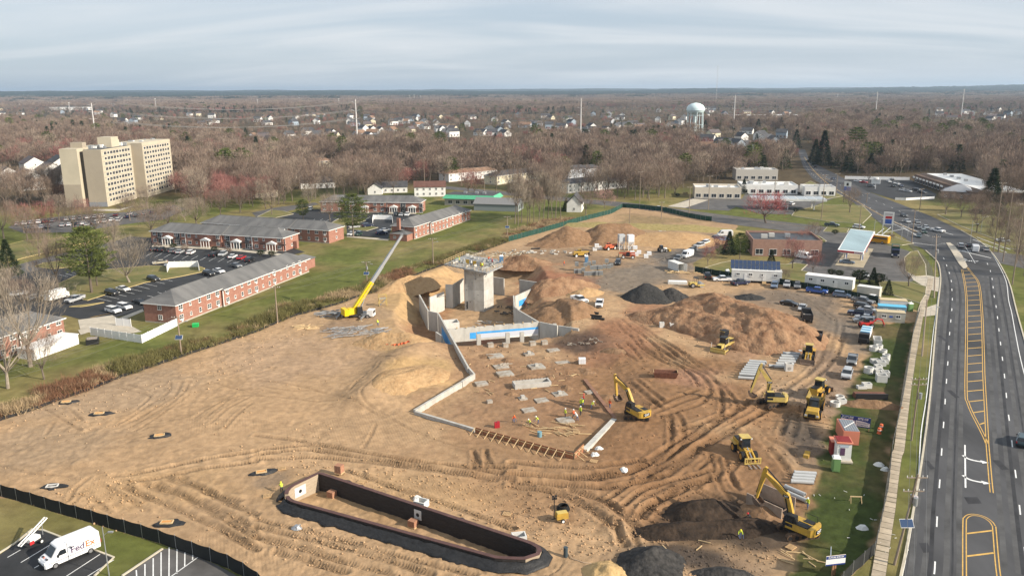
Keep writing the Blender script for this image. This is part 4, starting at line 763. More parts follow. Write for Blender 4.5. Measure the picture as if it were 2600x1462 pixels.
# ======== vegetation
def veg_mat(name,c1,c2,c3=None,rough=.9,var=.35):
 m=bpy.data.materials.new(name);m.use_nodes=True;t=m.node_tree;b=t.nodes['Principled BSDF'];b.inputs['Roughness'].default_value=rough;b.inputs['Specular IOR Level'].default_value=.1
 oi=t.nodes.new('ShaderNodeObjectInfo');r=t.nodes.new('ShaderNodeValToRGB');r.color_ramp.elements[0].color=(*c1,1);r.color_ramp.elements[1].color=(*c2,1)
 if c3:e=r.color_ramp.elements.new(.5);e.color=(*c3,1)
 t.links.new(oi.outputs['Random'],r.inputs[0])
 n=t.nodes.new('ShaderNodeTexNoise');n.inputs['Scale'].default_value=.35;n.inputs['Detail'].default_value=3;t.links.new(t.nodes.new('ShaderNodeTexCoord').outputs['Object'],n.inputs['Vector'])
 q=t.nodes.new('ShaderNodeMapRange');q.inputs['From Min'].default_value=.3;q.inputs['From Max'].default_value=.7;q.inputs['To Min'].default_value=1-var;q.inputs['To Max'].default_value=1+var;t.links.new(n.outputs['Fac'],q.inputs[0])
 x=t.nodes.new('ShaderNodeMix');x.data_type='RGBA';x.blend_type='MULTIPLY';x.inputs[0].default_value=1;t.links.new(r.outputs[0],x.inputs[6]);t.links.new(q.outputs[0],x.inputs[7]);t.links.new(x.outputs[2],b.inputs['Base Color'])
 MATS[name]=m;return m
V_TWIG=veg_mat('twigs_grey_brown',(.165,.122,.098),(.30,.24,.185),(.225,.165,.13));V_RED=veg_mat('twigs_red',(.24,.105,.095),(.33,.165,.14));V_BARK=veg_mat('bark',(.12,.095,.075),(.22,.18,.145));V_PALE=veg_mat('twigs_pale',(.24,.20,.155),(.37,.315,.25))
V_PINE=veg_mat('pine_needles',(.065,.085,.024),(.12,.14,.04),var=.5);V_DKPINE=veg_mat('dark_needles',(.020,.032,.016),(.042,.056,.024),var=.5);V_PINK=veg_mat('twigs_pink',(.42,.26,.23),(.46,.28,.24));V_OLIVE=veg_mat('olive_leaves',(.12,.125,.04),(.20,.19,.06),var=.5)
def slivers(rng,p,d,ln,w,quad=False):
 n=len(p);d=d/np.linalg.norm(d,axis=1,keepdims=True);r=rng.normal(size=(n,3));s=np.cross(d,r);s/=np.linalg.norm(s,axis=1,keepdims=True)+1e-9
 a=p-s*w[:,None]/2;b=p+s*w[:,None]/2;c=p+d*ln[:,None]
 return np.stack([a,b,c],1).reshape(-1,3)
def sl_mesh(name,tri,m,extra=None):
 me=bpy.data.meshes.new(name);n=len(tri);me.vertices.add(n);me.vertices.foreach_set('co',tri.astype(np.float32).ravel());me.loops.add(n);me.loops.foreach_set('vertex_index',np.arange(n,dtype=np.int32));me.polygons.add(n//3);me.polygons.foreach_set('loop_start',np.arange(0,n,3,dtype=np.int32));me.update()
 for x in(m if isinstance(m,list)else[m]):me.materials.append(x)
 return me
def limb_tree(rng,h,r,fork,nl,trunk_r):
 mb=MB();lean=rng.normal(size=2)*.03*h;top=np.array([lean[0],lean[1],h*fork]);mb.tube((0,0,-.3),top,trunk_r,trunk_r*.7,7)
 src=[]
 for i in range(nl):
  a=2*math.pi*(i+rng.random()*.7)/nl;out=r*(.35+.65*rng.random());z=h*(fork+(1-fork)*(.35+.6*rng.random()));st=np.array([0,0,h*fork*(.75+.3*rng.random())])+np.array([lean[0],lean[1],0])*.8
  en=np.array([math.cos(a)*out,math.sin(a)*out,z]);mid=st*.5+en*.5+np.array([math.cos(a),math.sin(a),0])*out*.12-np.array([0,0,.04*h])
  pts=[st,mid,en];rr=trunk_r*.42
  for k in range(2):mb.tube(pts[k],pts[k+1],rr*(1-.45*k),rr*(.55-.35*k),4)
  for k in range(5):
   t=.35+.6*rng.random();base=mid*(1-t)+en*t;dv=(en-mid)/np.linalg.norm(en-mid)+rng.normal(size=3)*.75;dv[2]=abs(dv[2])*.8+.15;ln=r*(.3+.35*rng.random());e2=base+dv/np.linalg.norm(dv)*ln;mb.tube(base,e2,rr*.3,rr*.1,3)
   src+=[(base,e2)]
  src.append((mid,en))
 return mb,src
def bare(rng,h,r,fork,nl,tr,nt,tw,tl,up=.5,fill=.5):
 mb,src=limb_tree(rng,h,r,fork,nl,tr);k=int(nt*fill);i=rng.integers(0,len(src),k);t=rng.random(k)**.7
 A=np.array([s[0]for s in src])[i];B=np.array([s[1]for s in src])[i];p1=A+(B-A)*t[:,None]+rng.normal(size=(k,3))*r*.10
 m=nt-k;ph=rng.random(m)*2*math.pi;cz=rng.random(m);rr=r*(.55+.5*rng.random(m))*np.sqrt(np.clip(1-(cz*1.05-.25)**2,.05,1))*(1+.22*np.sin(ph*3+h)+.15*np.sin(ph*5+1))
 p2=np.stack([np.cos(ph)*rr,np.sin(ph)*rr,h*(fork+.02+(.93-fork)*cz**.8)],1)
 p=np.concatenate([p1,p2]);cen=np.array([0,0,h*(fork*.85)]);d=p-cen;d/=np.linalg.norm(d,axis=1,keepdims=True);d=d+rng.normal(size=d.shape)*.42+np.array([0,0,up])
 tri=slivers(rng,p,d,tl*(.5+rng.random(nt)),tw*(.6+.8*rng.random(nt)));return mb,tri
def conifer(rng,h,r,kind,nt,tw,tl):
 mb=MB();mb.tube((0,0,-.3),(0,0,h*.95),r*.055+.08,.04,6)
 if kind=='spruce':z=rng.random(nt)**1.25;rr=r*(1-z)*(.35+.65*rng.random(nt)**.5)*(1+.15*np.sin(z*40));zz=h*(.06+.94*z)
 else:z=rng.random(nt);pr=np.clip(np.sin(math.pi*np.clip(z*.86+.12,0,1))**.7,.1,1);lay=np.floor(z*9);zz=h*(.24+.76*(lay+.25+.6*rng.random(nt))/9);rr=r*pr*(.25+.75*rng.random(nt)**.6)*(.75+.5*np.abs(np.sin(lay*2.4)))
 ph=rng.random(nt)*2*math.pi
 if kind!='spruce':rr=rr*(.7+.45*np.abs(np.sin(ph*2.5+zz*1.7)))
 p=np.stack([np.cos(ph)*rr,np.sin(ph)*rr,zz-(.12*rr if kind=='spruce' else-.10*rr)],1);d=np.stack([np.cos(ph),np.sin(ph),np.full(nt,-.15 if kind=='spruce' else .45)],1)+rng.normal(size=(nt,3))*.45
 if kind!='spruce':
  for q in range(7):a=q*2.4;zz_=h*(.3+.09*q);mb.tube((0,0,zz_),(math.cos(a)*r*.7,math.sin(a)*r*.7,zz_+r*.15),.09,.03,4)
 return mb,slivers(rng,p,d,tl*(.5+rng.random(nt)),tw*(.6+.8*rng.random(nt)))
KIT={}
def kit(name,gen,tm,bm):mb,tri=gen;KIT[name]=(mb.mesh('trunk',bm),sl_mesh('crown',tri,tm))
rg=np.random.default_rng
for s in range(3):kit('near%d'%s,bare(rg(s),15,5.2+s*.5,.28,8+s,.34,3800,.042,1.3),V_TWIG,V_BARK)
kit('pale0',bare(rg(8),14,5.6,.18,11,.36,4200,.045,1.3,.6),V_PALE,V_PALE)
kit('pale1',bare(rg(9),20,7.2,.22,13,.42,3000,.05,1.5,.25,.75),V_PALE,V_PALE)
for s in range(4):kit('mid%d'%s,bare(rg(20+s),16+s,4.6+.5*s,.30,7,.30,1500,.085,1.7),V_TWIG,V_BARK)
for s in range(2):kit('red%d'%s,bare(rg(40+s),13,5.0,.22,8,.26,2000,.07,1.3),V_RED,V_BARK)
kit('pink',bare(rg(50),8,4.6,.25,8,.2,2200,.05,.9,.2),V_PINK,V_BARK)
kit('tall0',bare(rg(60),24,4.2,.38,9,.26,2600,.06,1.8,.8),V_TWIG,V_BARK);kit('tall1',bare(rg(61),22,3.6,.42,8,.22,2200,.06,1.8,.8),V_PALE,V_BARK)
kit('pine0',conifer(rg(70),18,5.6,'pine',5200,.20,.9),V_PINE,V_BARK);kit('pine1',conifer(rg(71),18,5.0,'pine',3600,.24,1.0),V_PINE,V_BARK);kit('spruce0',conifer(rg(72),11,3.6,'spruce',3000,.2,.8),V_DKPINE,V_BARK);kit('spruce1',conifer(rg(73),20,6.0,'spruce',3600,.32,1.3),V_DKPINE,V_BARK)
kit('bush',bare(rg(80),2.2,1.5,.1,7,.05,900,.04,.5,.4),V_TWIG,V_BARK);kit('green_bush',conifer(rg(81),2.2,1.3,'pine',900,.12,.35),V_DKPINE,V_BARK);kit('olive_bush',conifer(rg(82),4.5,2.8,'pine',1800,.16,.5),V_OLIVE,V_BARK)
def tree(k,u,v,s,label,group=None,cat='tree',name=None,rz=None,xy=None):
 q=Vector((*xy,0))if xy else P(u,v);nm=name or{'pin':'pine_tree','spr':'spruce_tree','bus':'shrub','gre':'shrub','oli':'shrub'}.get(k[:3],'bare_tree');t=thing(nm,label,cat,(q.x,q.y,-.05),random.uniform(0,6.28)if rz is None else rz,group);t.scale=(s,s,s*random.uniform(.95,1.05))
 obj('trunk',KIT[k][0],t);obj('crown',KIT[k][1],t);return t
random.seed(5)
for a in[('pine0',233,743,1.04,'large light green pine on the lawn island'),('pine1',247,726,.62,'smaller pine behind the large lawn pine'),('spruce0',25,698,1.0,'dark spruce at the left edge of the parking lot'),('pale0',330,717,1.05,'vase-shaped pale bare tree right of the large pine'),('near0',147,733,1.05,'dark-trunked bare tree left of the large pine'),('pale1',78,930,1.15,'large pale bare tree in front of the brick block at left'),('pale1',20,985,.85,'pale bare tree cut by the lower left lawn edge'),('near1',112,962,.62,'slim bare tree beside the white shed'),('near2',10,605,1.05,'thick bare tree at the far left edge'),('red0',122,590,.95,'reddish budding tree before the crowded far lot'),('near0',188,588,.9,'bare tree between the red tree and the tower lot'),('near1',385,602,.95,'bare tree left of the portico apartments'),('near2',500,578,.9,'bare tree behind the left end of the portico apartments'),('near0',290,640,.75,'small bare tree beside the lot entrance'),('near1',60,790,.6,'low bushy bare tree over parked cars at left'),('near2',5,780,.7,'bushy bare tree at the left edge beside the lot'),('near0',70,612,.85,'bare tree on the lawn left of the reddish tree'),('red1',60,590,.9,'reddish tree beside the crowded lot at far left'),('near1',245,600,.8,'bare tree on the verge below the tower lot'),('near2',430,590,.8,'bare tree on the verge above the portico block'),('near0',330,560,.85,'bare tree before the tower entrance'),('near1',375,530,.8,'bare tree against the tower facade'),('pale0',470,560,.75,'pale bare tree right of the tower lot'),('near2',560,548,.8,'bare tree behind the second brick row'),('near1',610,540,.85,'bare tree left of the service road'),('near0',100,650,.7,'bare tree by the left street'),('red0',210,560,.75,'small reddish tree in the crowded lot'),('near2',150,560,.8,'bare tree in the crowded lot'),('pine0',897,601,.98,'tall rounded pine in front of the dark-roofed apartments'),('pine1',770,560,.55,'dark low pine beside the far lot'),('near2',838,562,.8,'black bare tree between the two far pines'),('near1',690,545,.75,'thin bare tree by the service road'),('pale0',785,520,.7,'pale bare tree behind the far lot'),('red1',1798,672,.52,'small red budding tree beside the white van'),('red0',1825,648,.5,'second small red tree above the trailers'),('red1',2012,682,.72,'slender red budding tree beside the service building'),('red0',2065,694,.52,'small red sapling on the station verge'),('near1',2307,727,.62,'round pinkish bare tree at the station driveway'),('pine1',1878,657,.48,'green bushy pine beside the service building'),('spruce0',1850,645,.72,'dark evergreen left of the green pine'),('spruce0',1958,668,.40,'narrow dark cypress by the service building wall'),('spruce0',2216,722,.45,'dark cone-shaped evergreen by the station verge'),('spruce0',2254,748,.40,'dark spruce above the green screen fence'),('green_bush',2182,718,1.6,'rounded dark evergreen shrub by the trailers',None,'shrub'),('green_bush',2230,722,1.4,'small rounded evergreen between the two dark spruces',None,'shrub'),('near2',2064,612,.5,'pale bare tree on the station island'),('red0',2040,632,.55,'pink haze tree right of the service building'),('near2',1990,720,.3,'tiny bare sapling behind the solar trailer'),('pink',1535,528,1.05,'round pink flowering tree beside the white gabled house'),('near0',1487,546,.8,'dark spreading tree in front of the white gabled house'),('spruce0',1437,535,.55,'small evergreen left of the white gabled house'),('spruce1',2512,540,1.05,'huge dark cedar right of the strip mall'),('spruce1',2088,420,1.25,'tall dark pine group beside the distant highway'),('spruce1',2068,412,.9,'dark pine at the highway bend'),('pine0',2172,402,1.35,'bright green pine crown right of the highway bend'),('near0',2157,540,.8,'lone bare tree on the far station corner'),('near1',2400,545,.75,'spreading bare tree beside the strip mall'),('near2',2480,590,.7,'bare tree at the intersection corner'),('near0',2560,610,.8,'bare tree at the right edge beyond the intersection'),('near1',2590,640,.8,'bare tree at the right edge by the highway'),('olive_bush',1895,640,.9,'olive green bush right of the green pine',None,'shrub'),('spruce0',1888,492,.75,'dark round tree between the two white shops'),('near0',2205,468,.8,'bare tree in front of the strip mall lot'),('pine1',408,555,.45,'pale green small pine below the tower'),('spruce0',190,510,.8,'dark evergreen at the foot of the tower'),('spruce1',653,402,.95,'dark evergreen in the brown wood left of centre'),('pine0',1117,386,1.1,'green pine in the wood above the dark-roofed house'),('pine1',1595,352,1.0,'green pine above the pinkish wood'),('spruce1',1577,356,.8,'dark pine left of the green one above the pinkish wood'),('spruce0',1322,425,1.0,'dark small evergreen by the middle apartments'),('pine1',1840,400,.9,'green topped pine below the water tower'),('pine0',2320,365,1.1,'green pine in the wood right of the highway'),('pine0',2412,358,1.2,'broad green pine farther right in the wood'),('pine1',2452,362,1.0,'green pine touching the broad one'),('pine0',2490,352,1.2,'rightmost green pine in the wood'),('pine1',450,340,.9,'green pine above the left wood'),('pine1',440,405,.7,'pale green pine right of the tower')]:tree(*a)
t=tree('red0',1945,566,1.0,'large crimson budding tree beside the cross street');t.scale=(1.75,1.75,1.0)
for o in t.children:o.data=o.data.copy();o.data.materials[0]=veg_mat('twigs_crimson',(.36,.10,.10),(.40,.13,.12))if o.data.name.startswith('crown')else V_BARK
for i in range(10):tree('near%d'%(i%3),(2440,2475,2520,2550,2585,2610,2535,2580,2600,2495)[i],(552,560,575,560,580,600,640,668,700,545)[i],random.uniform(.6,.9),'bare tree in the scrub right of the intersection','bare trees right of the intersection')
for i in range(12):tree('tall%d'%(i%2),1306+i*10.5+random.uniform(-3,3),573-i*1.5+random.uniform(-6,4),random.uniform(.7,1.05),'slender tall bare tree in the thicket by the green site fence','thicket trees by the green fence')
for i in range(9):tree('spruce1',2065+i*21+random.uniform(-5,5),322-i*.8,random.uniform(.6,.95),'dark evergreen in the row before the far store roofs','dark evergreen row')
for i in range(9):q=P(1240+i*9,531+i*.6);tree('green_bush',0,0,1.25,'clipped dark evergreen in the hedge behind the far brick block','dark hedge shrubs','shrub',xy=(q.x,q.y))
for i,(u,v)in enumerate([(470,636),(440,632),(545,640),(580,643),(662,650),(690,652),(400,630),(2078,618),(2120,596),(2262,606),(2110,700),(2130,703),(1975,524),(2020,540),(1720,500),(1740,497)]):tree('green_bush' if i%3 else 'bush',u,v,.9,'low shrub planted beside the paving','low foundation shrubs','shrub')
# ---- the wood: trees one by one in front, the rest as one mass
def vfront(u):return np.interp(u,[-300,0,160,200,440,500,640,700,800,950,1050,1200,1400,1560,1690,1740,1880,2000,2022,2040,2062,2090,2150,2300,2460,2560,2620,2900],[560,552,520,505,528,556,548,532,512,500,488,496,508,508,512,480,452,432,395,330,402,415,443,449,480,560,585,600])
EXC=[PX(q)for q in([(170,520),(190,470),(440,470),(450,525),(330,545),(180,545)],[(15,580),(60,555),(330,535),(480,518),(480,535),(300,575)],[(2010,440),(2022,370),(2060,370),(2160,455),(2150,480)],[(1740,515),(1740,470),(2100,440),(2100,520)],[(-40,508),(-40,425),(188,420),(188,500)],[(700,436),(700,416),(860,410),(1090,418),(1090,440),(860,446)],[(1130,468),(1270,440),(1390,440),(1390,475),(1250,480)],[(1435,497),(1435,440),(1540,436),(1600,465),(1600,482)],[(790,482),(790,462),(880,462),(880,482)],[(1030,497),(1030,475),(1140,475),(1140,497)],[(2290,500),(2290,440),(2500,440),(2500,515)],[(1040,462),(1200,476),(1480,500),(1650,514),(1650,532),(1480,520),(1060,478)],[(90,330),(110,318),(235,306),(240,316)])]
BPOS=np.array([(s[0],s[1])for s in suburb])
def upx(p):
 Ri=np.array(CR.inverted());q=np.concatenate([p,np.full((len(p),1),-H)],1)@Ri.T;return 1300+FPX*q[:,0]/-q[:,2],731-FPX*q[:,1]/-q[:,2]
def insub(u,v):
 sub=np.zeros(len(u),bool)
 for(u0,u1,v0_,v1_)in SUB:sub|=(u>u0-15)&(u<u1+15)&(v>v0_-6)&(v<v1_+14)
 return sub
def scatter(y0,y1,sp,rng,margin=.08):
 ys=np.arange(y0,y1,sp);pts=[]
 for y in ys:w=y*(.643+margin);xs=np.arange(-w,w,sp);pts.append(np.stack([xs,np.full(len(xs),y)],1))
 p=np.concatenate(pts);p+=rng.uniform(-.48,.48,p.shape)*sp
 u,v=upx(p)
 ok=v<vfront(u)
 for e in EXC:ok&=~inpoly(e,p[:,0],p[:,1])
 sub=insub(u,v)
 ok&=~(sub&(rng.random(len(p))<.8))
 ok&=fbm(p[:,0],p[:,1],.018,3)>.30
 p=p[ok]
 near=np.ones(len(p),bool)
 for b in BPOS[np.hypot(BPOS[:,0],BPOS[:,1])<y1*1.3]:dx_,dy_=p[:,0]-b[0]*p[:,1]/b[1],b[1]-p[:,1];near&=~((np.abs(dx_)<9)&(dy_>-9)&(dy_<42))
 return p[near]
rgv=rg(100);pn=scatter(395,900,8.6,rgv);
pn=pn[np.argsort(np.hypot(pn[:,0],pn[:,1]))]
NI=240;redn=lambda p:fbm(p[:,0]+500,p[:,1],.012,3)
rd=redn(pn)
for i in range(min(NI,len(pn))):
 x,y=pn[i];isr=rd[i]>.56 and rgv.random()<.6
 k=('red%d'%rgv.integers(2))if isr else 'mid%d'%rgv.integers(4)
 tree(k,0,0,rgv.uniform(.75,1.1),('red budding' if isr else 'bare grey-brown')+' tree, %s of the wood, '%('front row' if i<80 else 'second row' if i<160 else 'third row')+zone(x,y),'trees of the near wood',xy=(x,y))
def forest(name,label,pts,kinds,scl,seed):
 me=bpy.data.meshes.new(name);me.vertices.add(len(pts));me.vertices.foreach_set('co',pts.astype(np.float32).ravel())
 r=rg(seed);
 for nm,tp,dat in(('kind','INT',kinds.astype(np.int32)),('turn','FLOAT',r.random(len(pts))*6.28),('size','FLOAT',scl)):
  a=me.attributes.new(nm,tp,'POINT');a.data.foreach_set('value',dat)
 o=obj(name,me);o['kind']='stuff';o['label']=label
 g=bpy.data.node_groups.new(name,'GeometryNodeTree');g.interface.new_socket('Geometry',in_out='INPUT',socket_type='NodeSocketGeometry');g.interface.new_socket('Geometry',in_out='OUTPUT',socket_type='NodeSocketGeometry')
 n=g.nodes.new;l=g.links.new;gi=n('NodeGroupInput');go=n('NodeGroupOutput');ip=n('GeometryNodeInstanceOnPoints');ci=n('GeometryNodeCollectionInfo');ci.inputs['Collection'].default_value=FCOL;ci.inputs['Separate Children'].default_value=True;ci.inputs['Reset Children'].default_value=True
 def na(nm,tp):x=n('GeometryNodeInputNamedAttribute');x.data_type=tp;x.inputs['Name'].default_value=nm;return x.outputs['Attribute']
 l(gi.outputs[0],ip.inputs['Points']);l(ci.outputs[0],ip.inputs['Instance']);ip.inputs['Pick Instance'].default_value=True;l(na('kind','INT'),ip.inputs['Instance Index'])
 cx=n('ShaderNodeCombineXYZ');l(na('turn','FLOAT'),cx.inputs[2]);l(cx.outputs[0],ip.inputs['Rotation']);l(na('size','FLOAT'),ip.inputs['Scale']);l(ip.outputs[0],go.inputs[0])
 md=o.modifiers.new('scatter','NODES');md.node_group=g;return o
FCOL=bpy.data.collections.new('wood_kinds')
def fkind(name,gen,tm,bm):
 mb,tri=gen;me=mb.mesh(name,[bm,tm]);nv=len(me.vertices);base=np.empty(nv*3,np.float32);me.vertices.foreach_get('co',base)
 vs=[tuple(x)for x in base.reshape(-1,3)]+[tuple(x)for x in tri];fs=[tuple(p.vertices)for p in me.polygons];nf=len(fs);fs+=[(nv+i,nv+i+1,nv+i+2)for i in range(0,len(tri),3)]
 m2=bpy.data.meshes.new(name);m2.from_pydata(vs,[],fs);m2.materials.append(bm);m2.materials.append(tm);m2.polygons.foreach_set('material_index',[0]*nf+[1]*(len(tri)//3));o=bpy.data.objects.new(name,m2);FCOL.objects.link(o);bpy.data.meshes.remove(me)
for s in range(3):fkind('a_bare%d'%s,bare(rg(120+s),15.5+s,4.8+.4*s,.30,6,.28,560,.17,2.3),V_TWIG,V_BARK)
fkind('b_red',bare(rg(130),13,5,.25,6,.25,560,.16,2.0),V_RED,V_BARK);fkind('c_pine',conifer(rg(131),18,4.8,'pine',800,.5,1.5),V_PINE,V_BARK);fkind('d_spruce',conifer(rg(132),16,4.6,'spruce',700,.5,1.5),V_DKPINE,V_BARK)
for s in range(2):
 r_=rg(140+s);tri=[]
 for q in range(26):
  mb,t_=bare(r_,r_.uniform(12,17),5.5,.3,4,.2,55,.75,4.0);tri.append(t_+np.array([r_.uniform(-34,34),r_.uniform(-34,34),0]))
 fkind('e_grove%d'%s,(MB().tube((0,0,0),(0,0,8),.3,.2,4),np.concatenate(tri)),V_TWIG,V_BARK)
r_=rg(150);tri=[conifer(r_,r_.uniform(12,18),5.5,'pine',60,1.3,3.2)[1]+np.array([r_.uniform(-36,36),r_.uniform(-36,36),0])for q in range(30)];fkind('f_grove',(MB().tube((0,0,0),(0,0,8),.3,.2,4),np.concatenate(tri)),V_DKPINE,V_BARK)
pm=np.concatenate([pn[NI:],scatter(900,1700,10.5,rgv),scatter(1700,3000,13.5,rgv)]);rr_=redn(pm);rn=rgv.random(len(pm));cf=fbm(pm[:,0]-700,pm[:,1]+300,.006,3)
kd=rgv.integers(0,3,len(pm));kd[(rr_>.56)&(rn<.4)]=3;kd[(rn>.955)|((cf>.58)&(rn>.78))]=5;kd[(rn>.978)]=4
forest('woodland','bare brown and reddish woodland covering the plain',np.concatenate([pm,np.full((len(pm),1),-.1)],1),kd,rgv.uniform(.55,1.15,len(pm))*(.75+.5*fbm(pm[:,0],pm[:,1]+900,.01,2))*np.where(insub(*upx(pm)),.66,1.0),1)
pf=np.concatenate([scatter(3000,5200,62,rgv,.03),scatter(5200,9500,100,rgv,.02)]);hz=far_hills(pf[:,0],pf[:,1])
forest('far_woodland','hazy far woodland fading towards the hills',np.concatenate([pf,hz[:,None]-.5],1),np.where(rgv.random(len(pf))<sstep(4200,7500,pf[:,1])+.04,8,rgv.integers(6,8,len(pf))),np.where(pf[:,1]>5200,1.5,1.0)*rgv.uniform(.9,1.15,len(pf)),2)
# ---- brush along the silt fence
SILT=PX([(-60,1086),(0,1067),(104,1034),(141,1018),(237,986),(311,956),(427,917),(528,883),(650,843),(738,805),(865,770),(903,755),(966,738),(1024,712),(1079,689),(1130,672),(1216,641),(1292,613)])
def brush(name,label,line,d0,d1,n,cols,seed,hmul=1.0,per=90):
 r=rg(seed);a=resample(line,1.0);nl=len(a);tris=[];mi=[]
 for i in range(n):
  k=r.integers(0,nl-1);t=(a[k+1]-a[k]).normalized();o_=a[k]+Vector((-t.y,t.x,0))*(d0+(d1-d0)*r.random()**1.15);dens=fbm(np.array([o_.x]),np.array([o_.y]),.10,2)[0]
  if dens<.34:continue
  h=hmul*(.5+1.5*r.random()*dens*1.6);c=fbm(np.array([o_.x+70]),np.array([o_.y]),.05,2)[0];m=0 if c<.45 else(1 if c<.55 else 2)
  if r.random()<.15:m=r.integers(0,len(cols))
  p=np.stack([o_.x+r.normal(size=per)*.75,o_.y+r.normal(size=per)*.75,r.random(per)*h*.5],1);d=r.normal(size=(per,3))*.45+np.array([0,0,.9]);tris.append(slivers(r,p,d,h*(.4+.6*r.random(per)),np.full(per,.085)));mi+=[m]*per
 me=sl_mesh(name,np.concatenate(tris),cols);me.polygons.foreach_set('material_index',mi);o=obj(name,me);o['kind']='stuff';o['label']=label;return o
B_RED=mat('brush_russet',(.20,.105,.06),.95,var=.4,vscale=.6);B_TAN=mat('brush_straw',(.36,.265,.155),.95,var=.35,vscale=.6);B_OLV=mat('brush_olive',(.15,.135,.05),.95,var=.4,vscale=.6)
brush('brush','russet and straw-coloured brush along the silt fence',SILT,.6,7.5,1500,[B_RED,B_TAN,B_OLV],31)
brush('brush','brown brush at the foot of the thicket by the green fence',PX([(1292,606),(1380,582),(1470,556)]),.8,9,260,[B_TAN,B_RED,B_TAN],32)
# ======== vehicles
M_PAINT=mat('vehicle_paint',rough=.28,objcol=True,spec=.5,coat=.6);M_TYRE=mat('tyre',(.018,.018,.018),.9);M_RIM=mat('rim',(.45,.45,.46),.35,metal=.7);M_VGLASS=mat('vehicle_glass',(.015,.02,.026),.06,spec=.7);M_LAMP=mat('lamp_lens',(.75,.75,.72),.15);M_TAIL=mat('tail_lamp',(.35,.02,.02),.3);M_BUMP=mat('black_plastic',(.025,.025,.027),.6)
def hull(mb,prof,w,ins=.10,mi=0,cy=0.0):
 cx=sum(p[0]for p in prof)/len(prof);cz=sum(p[1]for p in prof)/len(prof)
 def ring(y,k):return[(cx+(p[0]-cx)*k,y+cy,cz+(p[1]-cz)*(k if p[1]>cz else 1))for p in prof]
 ar=sum(prof[i][0]*prof[(i+1)%len(prof)][1]-prof[(i+1)%len(prof)][0]*prof[i][1]for i in range(len(prof)))
 pr=prof if ar<0 else prof
 r=[ring(-w/2,.965),ring(-w/2+ins,1),ring(w/2-ins,1),ring(w/2,.965)]
 return mb.loft(r if ar<0 else r[::-1],mi)
def wheel_mesh(r,w):
 t=MB();t.cyly(0,0,r,-w/2,w/2,14);rm=MB();rm.cyly(0,0,r*.62,-w/2-.012,w/2+.012,10);return t.mesh('wheel',M_TYRE),rm.mesh('rim',M_RIM)
def add_wheels(t,xs,ys,r,w,rim=None):
 a,b=wheel_mesh(r,w)
 if rim:b.materials[0]=rim
 for x in xs:
  for y in ys:o=obj('wheel',a,t,(x,y,r));obj('rim',b,o)
KITS={}
